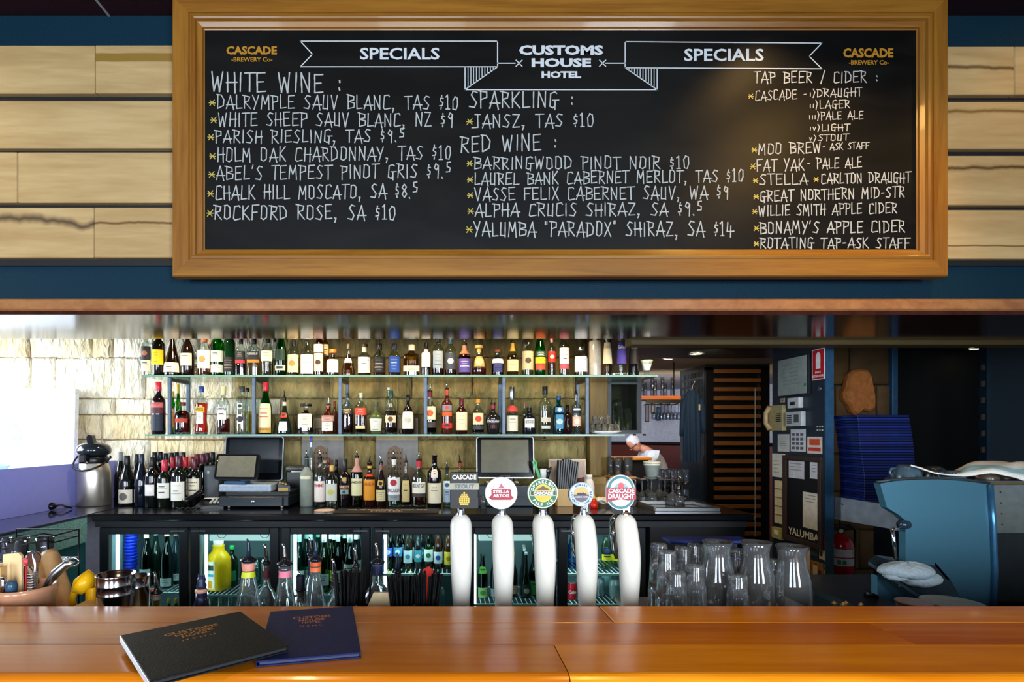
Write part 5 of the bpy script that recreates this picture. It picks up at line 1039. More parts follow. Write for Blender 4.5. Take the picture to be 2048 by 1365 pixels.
# pelvis, spine, neck, head leaning forward to -x
V_ = [(.25, 0, .78), (.22, 0, 1.0), (.14, 0, 1.25), (.02, 0, 1.42), (-.07, 0, 1.47), (-.16, 0, 1.48),
      (.03, .19, 1.37), (.03, -.19, 1.37), (-.02, .26, 1.2), (-.02, -.26, 1.2), (-.2, .18, 1.22), (-.2, -.2, 1.22), (-.3, .12, 1.235), (-.3, -.14, 1.235), (.0, .12, .76), (.0, -.12, .76), (-.05, .12, .35), (-.05, -.12, .35), (.0, .12, .05), (.0, -.12, .05), (-.12, .12, .03), (-.12, -.12, .03)]
E_ = [(0, 1), (1, 2), (2, 3), (3, 4), (4, 5), (3, 6), (3, 7), (6, 8), (7, 9), (8, 10), (9, 11), (10, 12), (11, 13), (0, 14), (0, 15), (14, 16), (15, 17), (16, 18), (17, 19), (18, 20), (19, 21)]
RR = [.11, .11, .12, .075, .055, .05, .05, .05, .045, .045, .042, .042, .03, .03, .09, .09, .06, .06, .045, .045, .04, .04]
skin('body', V_, E_, RR, SKIN, man)
sv = [(.25, 0, .84), (.22, 0, 1.0), (.14, 0, 1.25), (.03, 0, 1.415), (.03, .19, 1.37), (.03, -.19, 1.37), (-.02, .26, 1.2), (-.02, -.26, 1.2), (-.13, .2, 1.215), (-.13, -.22, 1.215)]
skin('shirt', sv, [(0, 1), (1, 2), (2, 3), (3, 4), (3, 5), (4, 6), (5, 7), (6, 8), (7, 9)], [.165, .165, .178, .125, .092, .092, .07, .07, .056, .056], SHIRT, man)
hd = MB().lathe([(.001, -.125), (.045, -.115), (.068, -.07), (.078, -.01), (.086, .05), (.078, .10), (.05, .13), (.001, .14)], 18, sx=1.12, sy=.92)
HM = Matrix.Translation((-.19, 0, 1.52)) @ Matrix.Rotation(-.75, 4, 'Y')
head = obj('head', hd.xf(HM), SKIN, man)
obj('nose', MB().lathe([(.001, 0), (.014, .004), (.010, .02), (.001, .034)], 8, c=(-.098, 0, -.035)).xf(HM), SKIN, head)
obj('ear', MB().lathe([(.001, -.03), (.014, -.015), (.017, .01), (.001, .028)], 8, c=(.01, -.08, -.01), sy=.4).xf(HM), SKIN, head); obj('mouth', MB().box(-.083, -.078, -.02, .02, -.075, -.068).xf(HM), M('9a4a40', .5), head)
hr = MB().lathe([(.083, -.02), (.092, .04), (.084, .105), (.056, .137), (.001, .148)], 18, sx=1.12, sy=.94, cap0=False, cap1=False, c=(.022, 0, .012))
obj('hair', hr.xf(HM), M('d6d6de', .8, bump=.6, scale=60), man)
obj('glasses', MB().tube([(.01, -.088, .0), (-.09, -.06, .0), (-.104, 0, .0), (-.09, .06, .0)], .006, 6).tube([(-.1, -.05, -.03), (-.105, -.01, -.03)], .006, 6).xf(HM), BLACK, man)
st_ = thing('bar_stool', 'dark stool under the reading man', 'stool', (mx+.22, my, 0)); obj('seat', MB().lathe([(.17, .46), (.18, .48), (.18, .51), (.16, .52)], 20), M('2a1810', .5), st_)
for k in range(4): obj('leg', MB().tube([(.1*math.cos(k*PI/2+.8), .1*math.sin(k*PI/2+.8), .46), (.16*math.cos(k*PI/2+.8), .16*math.sin(k*PI/2+.8), 0)], .014, 8), BLACK, st_)
# hanging glass shelf over the dining bar
t = thing('hanging_shelf', 'orange timber overhead shelf with glasses on and under it', 'shelf', (wx(1283, 5.6), 5.6, wz(800, 5.6)))
Wd = wx(1362, 5.6)-wx(1205, 5.6); x0 = wx(1205, 5.6)-wx(1283, 5.6)
obj('shelf_board', MB().box(x0, x0+Wd, 0, .3, 0, .04, bev=.004), wood('a8521c', 'c8702c', .4), t)
obj('hanger', MB().tube([(x0+.01, .15, .04), (x0+.01, .15, 2.26-wz(800, 5.6))], .006, 6), BLACK, t)
obj('hanger', MB().tube([(x0+Wd-.01, .15, .04), (x0+Wd-.01, .15, 2.26-wz(800, 5.6))], .006, 6), BLACK, t)
for k in range(4): obj('glass_rail', MB().box(.12+k*.085, .13+k*.085, .02, .28, -.045, -.035), BLACK, t)
obj('cross_rail', MB().box(.05, .42, .01, .02, -.035, -.0005), BLACK, t)
zs = wz(800, 5.6)
for k in range(7): tumbler(wx(1290, 5.6)+k*.052, 5.68+(k % 2)*.06, zs+.0405, .022, (.17, .15, .2, .18, .2, .14, .2)[k], 'clear glass on top of the orange overhead shelf, %s' % ['left end', 'second', 'third', 'fourth', 'fifth', 'sixth', 'right end'][k], 'glasses on the overhead shelf', mt=thin('eef2f4', 3.))
for k in range(8):
    stem(1308+k*7, 5.66+(k % 2)*.12, zs-.2, 'stem glass hanging under the overhead shelf, %s' % ['left end', 'second', 'third', 'fourth', 'fifth', 'sixth', 'seventh', 'right end'][k], r=.03, hb=.08, hs=.07, grp='glasses hanging under the overhead shelf', mt=thin('d4dce4', 3.))
for k in range(3):
    tt = thing('wall_picture', 'small dark framed picture on the pale far wall, %s' % ['left', 'upper', 'right'][k], 'picture', (wx((1290, 1302, 1313)[k], 8.9), 8.9, wz((845, 828, 842)[k], 8.9)))
    obj('frame', MB().box(0, .07, 0, .01, 0, (.3, .22, .22)[k]), M('3a3430', .5), tt); obj('print', MB().box(.012, .058, -.002, 0, .02, (.28, .2, .2)[k]), M(('8a7a78', 'b8a89c', '3a6a8c')[k], .5), tt)
# navy shirt on a hanger
t = thing('navy_shirt', 'long navy garment on a wire hanger before the slatted door', 'garment', (wx(1385, 5.85), 5.85, wz(925, 5.85)))
S_ = 5.85/F; zt = (925-781)*S_
b = MB(); cols = 22; rows = 14
for j in range(rows+1):
    tz = j/rows; z = tz*zt
    wl = -(17+1*(1-tz))*S_ if tz < .86 else -(20*(1-tz)/.14*.55+8)*S_; wr_ = (17+0*tz)*S_ if tz < .86 else (24*(1-tz)/.14*.6+9)*S_
    for s in (0, 1):
        for i in range(cols+1):
            u = i/cols; x = wl+(wr_-wl)*u; fold = .014*math.sin(u*19+tz*1.5)*(1-tz*.8)
            b.v.append((x, (-.03 if s == 0 else .03)*math.sin(PI*min(max(u, .04), .96))**.5+fold, z))
n1_ = cols+1
for j in range(rows):
    for s in (0, 1):
        o_ = (j*2+s)*n1_; o2 = ((j+1)*2+s)*n1_
        for i in range(cols): b.f.append((o_+i, o_+i+1, o2+i+1, o2+i))
    for i in (0, cols): b.f.append((j*2*n1_+i, (j*2+1)*n1_+i, ((j+1)*2+1)*n1_+i, (j+1)*2*n1_+i))
b.m = [0]*len(b.f); b.sm = [True]*len(b.f)
NAVY = M('12304e', .8)
obj('body', b, NAVY, t)
obj('sleeve', MB().tube([(-15*S_, 0, zt*.88), (-19*S_, .0, zt*.75), (-21*S_, 0, zt*.5), (-22*S_, 0, zt*.36)], [.03, .03, .026, .022], 10, flat=.8), NAVY, t)
obj('sleeve', MB().tube([(16*S_, 0, zt*.88), (20*S_, .0, zt*.75), (22*S_, 0, zt*.5), (23*S_, 0, zt*.4)], [.03, .03, .026, .022], 10, flat=.8), NAVY, t)
obj('badge', MB().box(8*S_, 11*S_, -.052, -.046, zt*.72, zt*.8), M('d8c8a0', .6), t)
obj('wire_hanger', MB().tube([(-6*S_, 0, zt*.99), (0, 0, zt+3*S_), (-1*S_, 0, zt+7*S_), (3*S_, 0, zt+14*S_), (5*S_, 0, zt+18*S_), (3*S_, 0, zt+20*S_), (1*S_, 0, zt+18*S_)], .003, 6), STEEL, t)
# ------------------------------------------------------------------ left side: framed picture, airpot, plug
Yp = 3.62
t = thing('framed_picture', 'white framed abstract print leaning on the sandstone at the left', 'picture', (wx(70, Yp), Yp, 1.0), rx=-.03)
xl, xr, zt = wx(-70, Yp)-wx(70, Yp), wx(152, Yp)-wx(70, Yp), wz(778, Yp)-1.0
WF = M('f7f7f5', .35)
for q in ((xl, xr, zt-.028, zt), (xl, xr, 0, .028), (xl, xl+.028, .029, zt-.029), (xr-.028, xr, .029, zt-.029)): obj('frame_rail', MB().box(q[0], q[1], -.03, .01, q[2], q[3], bev=.002), WF, t)
obj('mat_board', MB().box(xl+.028, xr-.028, -.012, -.006, .028, zt-.028), M('f2f2f2', .6), t)
def ax(px): return wx(px, Yp)-wx(70, Yp)
def az(py): return wz(py, Yp)-1.0
obj('print', MB().box(ax(-40), ax(81), -.0135, -.0125, az(975), az(820)), M('d6cdd0', .6), t)
pts = [(ax(0), az(882))]+[(ax(0)+(ax(44)-ax(0))*math.sin(k*PI/20), az(882)+(az(833)-az(882))*math.cos(k*PI/20)) for k in range(11)]
obj('quarter_disc', MB().prism(pts, -.0150, -.0138, 'y'), M('86a0b8', .6), t)
obj('pale_band', MB().box(ax(-40), ax(44), -.0156, -.0151, az(869), az(866)), M('dfe4ea', .6), t)
obj('lower_shape', MB().prism([(ax(-40), az(975)), (ax(-40), az(934)), (ax(22), az(931)), (ax(0), az(960))], -.0150, -.0138, 'y'), M('6c8cab', .6), t)
t2 = thing('picture_ledge', 'narrow ledge behind the blue partition carrying the framed picture', 'ledge', (-2.9, 3.55, 0)); obj('ledge_board', MB().box(-.7, .6, 0, .18, .97, .998), M('4c4a52', .5), t2); obj('bracket', MB().box(-.7, .6, .14, .18, 0, .97), M('4c4a52', .5), t2)
# airpot
Ya = 3.35
t = thing('airpot', 'brushed steel pump airpot with black lid at the left end of the counter', 'airpot', (wx(188, Ya), Ya, ZC))
r = .0925
obj('steel_body', MB().lathe([(r*.96, 0), (r, .006), (r, .20), (r*.95, .225), (r*.78, .262), (r*.76, .27)], 32), M('d4ccc0', .34, .9, vary=.03), t)
obj('collar', MB().lathe([(r*.80, .255), (r*.84, .262), (r*.84, .292), (r*.76, .3)], 32), BLACK, t)
obj('lid', MB().lathe([(r*.7, .3), (r*.98, .318), (r*1.02, .338), (r*.92, .362), (r*.6, .38), (.001, .384)], 32), M('20252c', .15, coat=.5), t)
obj('pump_lever', MB().prism([(-.03, .36), (.012, .36), (-.005, .425), (-.028, .43), (-.036, .415)], -.016, .016, 'y').xf(Matrix.Translation((.02, -.03, 0))), M('101215', .15, coat=.4), t)
obj('spout', MB().box(-.022, .022, -r*1.25, -r*.7, .262, .315, bev=.008), BLACK, t)
obj('carry_handle', MB().tube([(-r*1.05, 0, .30)]+[(-r*1.12*math.cos(k*PI/12), -r*1.2*math.sin(k*PI/12), .292-.075*math.sin(k*PI/12)) for k in range(13)]+[(r*1.05, 0, .30)], .0055, 8), BLACK, t)
t = thing('power_plug', 'black plug and short cable lying beside the airpot', 'plug', (wx(138, 3.25), 3.12, ZC+.0)); obj('plug_body', MB().tube([(-.03, 0, .022), (-.01, 0, .024), (.01, 0, .022)], [.018, .022, .014], 10), M('0c0d10', .3), t); obj('cable', MB().tube([(.01, 0, .022), (.035, .01, .03), (.055, .02, .02), (.07, .05, .008)], .005, 8), BLACK, t)
# ------------------------------------------------------------------ fridge contents
ZF = {0: .618, 1: .604, 2: .604, 3: .724, 4: .553, 5: .552}
def FB(px, w, Y, z, shape, body, liq, lab, cap, label, H, nm='beer_bottle', grp=None, **k):
    return bottle(px, w, None, z+.0006, Y, shape, body, liq, lab, cap, label=label, H=H, name=nm, group=grp, seg=14, **k)
gf = 'wine bottles in the fridge door bays'
FB(293, 24, 3.2, .618, 'burg', 't:3c6a3c', None, [(1137, 1166, 'a8c4c8', 60)], ('cfe0b8', 20), 'white wine bottle with pale grey label in the first fridge bay', .33, 'wine_bottle', gf)
FB(312, 22, 3.24, .618, 'burg', '0c1a12', None, [], ('cfd8d8', 12), 'dark wine bottle with silver top in the first fridge bay', .32, 'wine_bottle', gf)
FB(334, 24, 3.18, .618, 'burg', 't:2f5f50', None, [(1155, 1171, 'dfeae8', 64)], ('b8a880', 14), 'wine bottle with low white label in the first fridge bay', .33, 'wine_bottle', gf)
FB(352, 22, 3.26, .618, 'burg', '10222a', None, [(1146, 1160, 'e4eeee', 64)], ('b89a70', 14), 'wine bottle with high white label at the right of the first fridge bay', .32, 'wine_bottle', gf)
t = thing('cup_stack', 'stack of bright blue plastic cups in the first fridge bay', 'cups', (wx(262, 3.24), 3.24, .6186))
for k in range(17): obj('cup', MB().lathe([(.030, 0), (.036, .014), (.037, .018)], 18, c=(.002*math.sin(k), 0, k*.019)), M('1c3fd0', .3), t)
for k, px in enumerate((338, 352)): FB(px, 16, 3.16, .30, 'beer', 't:1f9a4c', None, [], ('c8b050', 10), ['short green bottle with gold neck low in the first fridge bay, left', 'short green bottle with gold neck low in the first fridge bay, right'][k], .255, grp='short green bottles below the wine shelf')
t = thing('juice_bottle', 'large yellow juice bottle with white cap in the second fridge bay', 'bottle', (wx(437, 3.2), 3.2, .6046))
obj('body', MB().lathe([(.058, 0), (.068, .008), (.070, .04), (.070, .15), (.066, .178), (.05, .205), (.034, .222), (.032, .245), (.034, .255)], 22), M('fcc40c', .3), t)
obj('cap', MB().lathe([(.027, .255), (.029, .258), (.029, .285), (.026, .287)], 18), WHITEP, t)
b = MB(); b.curved(.071, -1.15, .1, .015, .17, 10); b.curved(.0715, -1.1, .0, .12, .15, 8, 1); b.curved(.0715, -1.1, .0, .085, .1, 8, 2); b.curved(.0715, -.95, -.1, .02, .06, 8, 3)
obj('label', b, [M('f0ecd8', .5), M('2c3a30', .5), M('3aa0c8', .5), M('e89a20', .5)], t)
FB(464, 24, 3.26, .6046, 'squat', 't:4a9a6a', None, [(1140, 1160, '1c7a4a', 60)], ('20b060', 8), 'green bottle with bright green cap beside the yellow juice', .235)
for k in range(4): tumbler(wx(488+k*13, 3.3), 3.30, .6046, .022, .16, 'tall glass behind the pourer bottles in the second fridge bay, %s' % ['left end', 'second', 'third', 'right end'][k], 'tall glasses in the second fridge bay', mt=thin('cfe8e2', 2.4))
for k in range(6): tumbler(wx(423+k*20, 3.18), 3.16, .45, .018, .115, 'small glass jar low in the second fridge bay, %s' % ['left end', 'second', 'third', 'fourth', 'fifth', 'right end'][k], 'jars low in the second fridge bay', mt=thin('bcd8d4', 3))
t = thing('lower_rack', 'white rack under the small jars in the second fridge bay', 'rack', (wx(470, 3.18), 3.1, .43)); obj('rack_board', MB().box(-.2, .2, 0, .15, 0, .018), M('b8cccc', .5), t)
wl = [(598, 26, 3.15, 't:4aa89a', 'dce8e0', (1140, 1170), '8fcac0'), (621, 22, 3.2, 't:58b0a0', 'e4ece6', (1139, 1166), '7fd0c0'), (648, 24, 3.14, 't:7a9a1c', 'dfe6e2', (1146, 1169), 'e4ecec'), (668, 20, 3.22, 't:4a7a10', 'c8d840', (1140, 1160), 'b8ccc8'), (676, 22, 3.16, 't:4c7a1a', 'dce6e6', (1140, 1163), 'b4ccc8'), (700, 26, 3.13, 't:1c5a3a', 'c8d8c4', (1127, 1161), 'd8e6e4'), (716, 18, 3.24, 't:16402a', 'b8c8c0', (1130, 1158), 'a8bcb8')]
for k, (px, w, Y, bo, lc, (ya, yb), cc) in enumerate(wl): FB(px, w, Y, .6046, 'burg', bo, None, [(ya, yb, lc, 62)], (cc, 20), 'white wine bottle in the third fridge bay, %s' % ['left end, teal glass and slanted white label', 'second, teal glass and white label', 'third, olive glass with white capsule', 'fourth, slim with yellow label', 'fifth, rounded white label', 'sixth, wide pale green label', 'right end, dark glass'][k], .33, 'wine_bottle', gf)
gb = 'row of beer bottles on the wire shelf of the fourth fridge bay'
for k, (px, w, bo, lc, yr, cc, ink) in enumerate([(777, 19, 't:2a6a3a', '2c58b0', (1095, 1112), '4a6a4a', 'c8d8f0'), (796, 19, 't:3a7a3a', '4a90c0', (1094, 1112), '6a7a4a', 'e0ecf4'), (816, 19, '1c1812', 'cfe4ec', (1100, 1125), 'd8e8f0', '5a8ab0'), (836, 16, '14181c', '4a9ab0', (1100, 1123), '5aa0c8', 'dfeef0'), (857, 19, 't:1c9a3a', 'e6f0ea', (1098, 1122), '2c8a3c', '3a6a4a'), (876, 19, '2a1408', 'e4e8f0', (1103, 1126), '5a8ab0', '2a4a9c'), (897, 19, '3a1c08', 'f0d848', (1103, 1129), 'e8dc90', 'c88a10')]):
    FB(px, w, 3.19, .7246, 'beer', bo, None, [(yr[0], yr[1], lc, 64, 'o', ink)], (cc, 10), 'beer bottle in the fridge row: %s' % ['dark blue label, left end', 'light blue label on green glass', 'white lettered label and pale capsule', 'teal label, slim', 'green glass with white crest', 'brown glass with white and blue crest', 'round yellow label beside the first tap'][k], .235, grp=gb)
FB(766, 10, 3.10, .7246, 'cyl', '1c3cc8', None, [], None, 'tall bright blue tube at the left edge of the beer row', .24)
for k, px in enumerate((778, 820, 838)): FB(px, 18, 3.14, .45, 'beer', '0e1420', None, [(1158, 1168, '2a4aa0', 40)] if k == 0 else [], ('d8c840' if k < 2 else '2a2c30', 4, 1.3), 'dark beer bottle under the wire shelf, %s' % ['yellow cap and blue neck label', 'yellow cap, middle', 'black cap, right'][k], .26, grp='dark beer bottles under the wire shelf')
def can(px, w, Y, z, col, label, band=None, txt=None, ink='f4f0ec', grp='drink cans in the fridges', h=None, n=None):
    r = w/2*Y/F; h = h or r*3.4; t = thing('drink_can', label, 'can', (wx(px, Y), Y, z+.0005), group=grp)
    obj('can_body', MB().lathe([(r*.8, 0), (r, .006), (r, h*.9), (r*.8, h*.985), (r*.8, h)], 20), M(col, .25, .6 if col in ('b8c4c8', 'a8b8c0') else .1), t)
    obj('can_end', MB().lathe([(r*.8, h), (r*.82, h+.002), (r*.7, h+.0015), (.001, h*.99)], 18, cap0=False), ALU, t)
    if band or txt:
        b = MB()
        if band: b.curved(r*1.01, -1.1, 1.1, h*.2, h*.75, 10)
        if txt: text_on(b, txt, lambda u, v: (math.sin(-.9+1.8*u)*r*1.02, -math.cos(-.9+1.8*u)*r*1.02, h*(.4+.2*v)), 1, .03)
        obj('print', b, [M(band or col, .3), M(ink, .5)], t)
can(880, 19, 3.12, .50, 'b8c4c8', 'silver can under the beer shelf beside the first tap', '8ab0c4', h=.13)
obj0('stand_board', MB().box(wx(760, 3.1), wx(905, 3.1), 3.08, 3.3, .435, .4495), M('9ab4b8', .5), label='white board under the dark beer bottles', cat='shelf')
gc_ = 'ciders and sodas in the fifth fridge bay'
FB(965, 21, 3.2, .5536, 'beer', 't:2a5a3a', None, [(1174, 1194, 'b8dc90', 60, 'o', '4a9a3a'), (1133, 1146, '6ac04a', 60)], ('1c3a20', 5), 'cider bottle with lime green label between the first two taps', .25, grp=gc_)
FB(989, 18, 3.22, .5536, 'beer', '10181c', None, [(1176, 1192, 'c8d8dc', 60)], ('a8b0b4', 5), 'dark cider bottle half hidden by the second tap', .25, grp=gc_)
FB(1026, 18, 3.22, .5536, 'beer', '1c120c', None, [(1170, 1186, 'd8a890', 60)], ('c8a030', 5), 'brown beer bottle right of the second tap with yellow cap', .25, grp=gc_)
FB(1052, 21, 3.2, .5536, 'pear', '101614', None, [(1168, 1192, '2a2c28', 50, 'o', 'c8c8b0')], ('b8bcc0', 5), 'slim dark bottle with drop shaped outline label left of the third tap', .26, grp=gc_)
for k in range(3): FB(1049-k*.8, 19, 3.27+k*.06, .5536, 'pear', '0e1412', None, [], ('b8bcc0', 5), 'dark bottle queued behind the drop label bottle, %s' % ['first', 'second', 'third'][k], .265, grp=gc_)
FB(1068, 20, 3.25, .5536, 'beer', 't:1c5a30', None, [(1160, 1188, '4ab04a', 62)], ('1c3a20', 5), 'bottle with bright green label touching the third tap', .25, grp=gc_)
for k, px in enumerate((1127, 1146)): FB(px, 20, 3.2, .7246, 'beer', 't:3aa0d8', None, [], ('2a6aa0', 6), ['pale blue glass bottle left of the fourth tap', 'pale blue glass bottle half behind the fourth tap'][k], .24, grp='pale blue bottles')
for k, (px, Y) in enumerate(((1212, 3.18), (1231, 3.24))): FB(px, 21, Y, .7246, 'beer', 'clear', ('d8e8a0', .8), [(1094, 1108, '17202c', 50, 'o', '2a4a7c'), (1108, 1120, 'ecd820', 64)], ('e8ecec', 6), ['tonic bottle with black disc over a yellow band', 'second tonic bottle with yellow band behind the last tap'][k], .225, grp='tonic bottles')
can(1133, 17, 3.24, .552, 'c01824', 'red can at the left edge of the soft drink shelf')
can(1143.5, 19, 3.17, .552, 'c8162a', 'red cola can with white script on the soft drink shelf', None, 'Coke')
can(1159, 15, 3.2, .552, 'b8c4cc', 'silver and blue energy drink can behind the fourth tap', '2a3a9c', h=.12)
can(1200, 20, 3.24, .552, 'a8b8c0', 'plain silver can behind the fourth tap')
can(1213, 21, 3.3, .552, '8ab4bc', 'pale teal silver can in the rear between the last taps')
can(1229, 22, 3.17, .552, 'b8c4c8', 'front silver can between the last two taps', 'a0b8bc')
# ------------------------------------------------------------------ beer taps
PORC = M('dcd7cc', .3, coat=.25, vary=.02)
YTAP = 1.50; ZB = .8502
def badge_base(t, z, w=.02):
    obj('chrome_neck', MB().lathe([(.015, 1.262-ZB), (.013, 1.275-ZB), (.010, 1.29-ZB), (.0105, z-ZB-.02)], 16, c=(0, .035, 0)), CHROME, t)
    obj('badge_stalk', MB().box(-.009, .009, .026, .038, 1.285-ZB, z-ZB), CHROME, t)
def disc(t, nm, r, z, y, mt, ring=0, sx=1., sz=1.):
    pts = [(r*math.cos(k*PI/24)*sx, z+r*math.sin(k*PI/24)*sz) for k in range(48)]
    return obj(nm, MB().prism(pts, y, y+.006 if ring == 0 else y+.0012, 'y'), mt, t)
def arctext(b, s, r, z, y, h, a0, a1, bold=.02, mi=0, flip=False):
    n = len(s)
    for i, ch in enumerate(s):
        if ch == ' ': continue
        a = a0+(a1-a0)*(i+.5)/n; wd = abs(a1-a0)*r/n*.74
        ca, sa = math.cos(a), math.sin(a); tx, tz = (sa, -ca) if not flip else (-sa, ca); nx, nz = (ca, sa) if not flip else (-ca, -sa)
        cx0, cz0 = r*ca, r*sa
        text_on(b, ch, lambda u, v: (cx0+tx*(u-.5)*wd+nx*(v-.5)*h, y, z+cz0+tz*(u-.5)*wd+nz*(v-.5)*h), mi, bold)
taps = [(922.5, 'first white tap column, under the square stout badge'), (1007, 'white tap column under the white round badge with red scroll'), (1090.5, 'middle white tap column under the green round badge'), (1174, 'white tap column under the small sunset badge'), (1259.5, 'last white tap column, under the red and teal badge')]
for i, (px, lb) in enumerate(taps):
    x = wx(px, YTAP); t = thing('beer_tap', lb, 'beer tap', (x, YTAP, ZB), group='white beer tap columns')
    # swan column leaning back at the top
    pts = []; rs_ = []
    for k in range(40):
        u = 1-(1-k/39)**1.6; z = u*.425; y = 0; rr = .0225
        h_ = z+ZB
        rr = .0230+.0068*math.sin(max(0, min(1, (h_-1.04)/.16))*PI*.5)
        y = .055*max(0, (h_-1.14)/.14)**2
        top = (h_-1.246)/.030
        if top > 0: rr *= math.sqrt(max(.02, 1-top**2)) if top < 1 else .14
        pts.append((0, y, z)); rs_.append(rr)
    obj('column', MB().tube(pts, rs_, 28), PORC, t)
    obj('foot_ring', MB().lathe([(.034, 0), (.034, .01), (.026, .016)], 24), CHROME, t)
    obj('back_shell', MB().tube([(0, .085, .385), (0, .098, .36), (0, .102, .32), (0, .098, .29)], [.014, .022, .02, .010], 14), CHROME, t)
    obj('faucet', MB().tube([(0, .10, .40), (0, .13, .405), (0, .155, .395), (0, .16, .35), (0, .16, .31)], [.009, .010, .009, .008, .007], 12), CHROME, t)
    yb = .02
    if i == 0:
        badge_base(t, 1.315)
        Y0 = YTAP+yb; z0, z1 = wz(1018, Y0)-ZB, wz(945, Y0)-ZB; xa, xb = wx(900, Y0)-x, wx(957, Y0)-x
        pl = obj('badge', MB().box(xa, xb, yb, yb+.012, z0, z1, bev=.002), M('14100f', .5), t)
        hh = z1-z0
        obj('stout_band', MB().box(xa-.0015, xb+.0015, yb-.002, yb-.0002, z0+hh*.52, z0+hh*.70), M('96917c', .5), pl)
        b = MB(); flat_text(b, 'CASCADE', xa+.006, xb-.006, z0+hh*.80, z0+hh*.93, yb-.0004, 0, .035); obj('lettering', b, M('cfcabb', .5), pl)
        b = MB(); flat_text(b, 'STOUT', xa+.012, xb-.012, z0+hh*.555, z0+hh*.67, yb-.0025, 0, .035); obj('lettering', b, M('4a5a68', .5), pl)
        b = MB(); cx0 = (xa+xb)/2
        for r_ in range(7):
            wd = (4, 5, 5, 5, 4, 3, 1)[r_]
            for c in range(wd): b.box(cx0+(c-wd/2)*.0058+.0004, cx0+(c-wd/2)*.0058+.0052, yb-.0012, yb-.0002, z0+hh*.10+r_*.0052, z0+hh*.10+r_*.0052+.0044)
        obj('gold_mountain', b, M('c9a23c', .4, .3), pl, kind='stuff')
        obj('dark_ridge', MB().prism([(xa+.001, z0+.001), (xb-.001, z0+.001), (xb-.001, z0+hh*.30), (xb-.012, z0+hh*.24), (cx0+.008, z0+hh*.14), (cx0-.012, z0+hh*.14), (xa+.01, z0+hh*.24), (xa+.001, z0+hh*.27)], yb-.0006, yb-.0001, 'y'), M('0c0b0c', .5), pl)
    elif i in (1, 2, 3):
        (cpx, cpy, rp) = ((1002.5, 987, 32), (1086, 987, 30), (1162.5, 989.5, 24.5))[i-1]
        Y0 = YTAP+yb; zc = wz(cpy, Y0)-ZB; cx0 = wx(cpx, Y0)-x; rr = rp*Y0/F
        badge_base(t, zc+ZB-rr*.6)
        def D(nm, r, y, m, par=None, ring=0):
            pts = [(cx0+r*math.cos(k*PI/24), zc+r*math.sin(k*PI/24)) for k in range(48)]
            return obj(nm, MB().prism(pts, y, y+(.012 if not ring else .0009), 'y'), m, par or t)
        if i == 1:
            pl = D('badge', rr, yb, M('d2d6de', .25, coat=.3)); D('badge_face', rr*.94, yb-.001, M('ccced6', .4), pl, 1)
            sc_ = MB().prism([(cx0-rr*.62, zc+rr*.20), (cx0-rr*.5, zc+rr*.25), (cx0+rr*.5, zc+rr*.25), (cx0+rr*.62, zc+rr*.20), (cx0+rr*.60, zc-rr*.12), (cx0+rr*.78, zc-rr*.28), (cx0+rr*.6, zc-rr*.42), (cx0-rr*.6, zc-rr*.42), (cx0-rr*.78, zc-rr*.28), (cx0-rr*.60, zc-rr*.12)], yb-.0026, yb-.0012, 'y'); obj('red_scroll', sc_, M('980f2a', .5), pl)
            b = MB(); flat_text(b, 'STELLA', cx0-rr*.52, cx0+rr*.50, zc+rr*.01, zc+rr*.20, yb-.003, 0, .025); flat_text(b, 'ARTOIS', cx0-rr*.52, cx0+rr*.50, zc-rr*.25, zc-rr*.05, yb-.003, 0, .025); obj('lettering', b, M('f4f0f0', .5), pl)
            b = MB()
            for k in range(9):
                a = PI*.16+k*PI*.085; b.box(cx0+rr*.7*math.cos(a)-.0008, cx0+rr*.7*math.cos(a)+.0008, yb-.0022, yb-.0012, zc+rr*.05+rr*.5*math.sin(a)-.0008, zc+rr*.05+rr*.5*math.sin(a)+.0008)
            b.prism([(cx0, zc+rr*.62), (cx0+.002, zc+rr*.55), (cx0+.007, zc+rr*.36), (cx0+.012, zc+rr*.30), (cx0-.012, zc+rr*.30), (cx0-.006, zc+rr*.38)], yb-.0022, yb-.0012, 'y')
            obj('star_and_horn_marks', b, M('b0586a', .5), pl, kind='stuff')
        elif i == 2:
            pl = D('badge', rr, yb, M('c9dcae', .3)); D('green_ring', rr*.93, yb-.001, M('0a5a38', .45), pl, 1); D('yellow_ring', rr*.60, yb-.002, M('c8c040', .4), pl, 1); D('yellow_centre', rr*.55, yb-.003, M('e0a21c', .4), pl, 1)
            obj('cottage_scene', MB().prism([(cx0-rr*.45, zc+rr*.2), (cx0-rr*.3, zc+rr*.34), (cx0-rr*.12, zc+rr*.42), (cx0, zc+rr*.5), (cx0+rr*.14, zc+rr*.4), (cx0+rr*.3, zc+rr*.34), (cx0+rr*.45, zc+rr*.2)], yb-.0036, yb-.0031, 'y'), M('5a4a1c', .5), pl)
            bw = MB().box(cx0-rr*.86, cx0+rr*.86, yb-.0042, yb-.0031, zc-rr*.17, zc+rr*.17); obj('band_border', bw, M('c9dcae', .4), pl)
            obj('black_band', MB().box(cx0-rr*.83, cx0+rr*.83, yb-.0050, yb-.0043, zc-rr*.14, zc+rr*.14), M('14201c', .4), pl)
            b = MB(); flat_text(b, 'CASCADE', cx0-rr*.66, cx0+rr*.66, zc-rr*.10, zc+rr*.11, yb-.0054, 0, .045); arctext(b, 'SPARKLING', rr*.76, zc, yb-.0024, rr*.2, PI*.93, PI*.07); arctext(b, 'PALE ALE', rr*.76, zc, yb-.0024, rr*.2, PI*1.18, PI*1.82, flip=True)
            b.v = [(v[0]+(cx0 if abs(v[1]-(yb-.0024)) < 1e-6 else 0), v[1], v[2]) for v in b.v]
            obj('lettering', b, M('eef0dc', .5), pl)
        else:
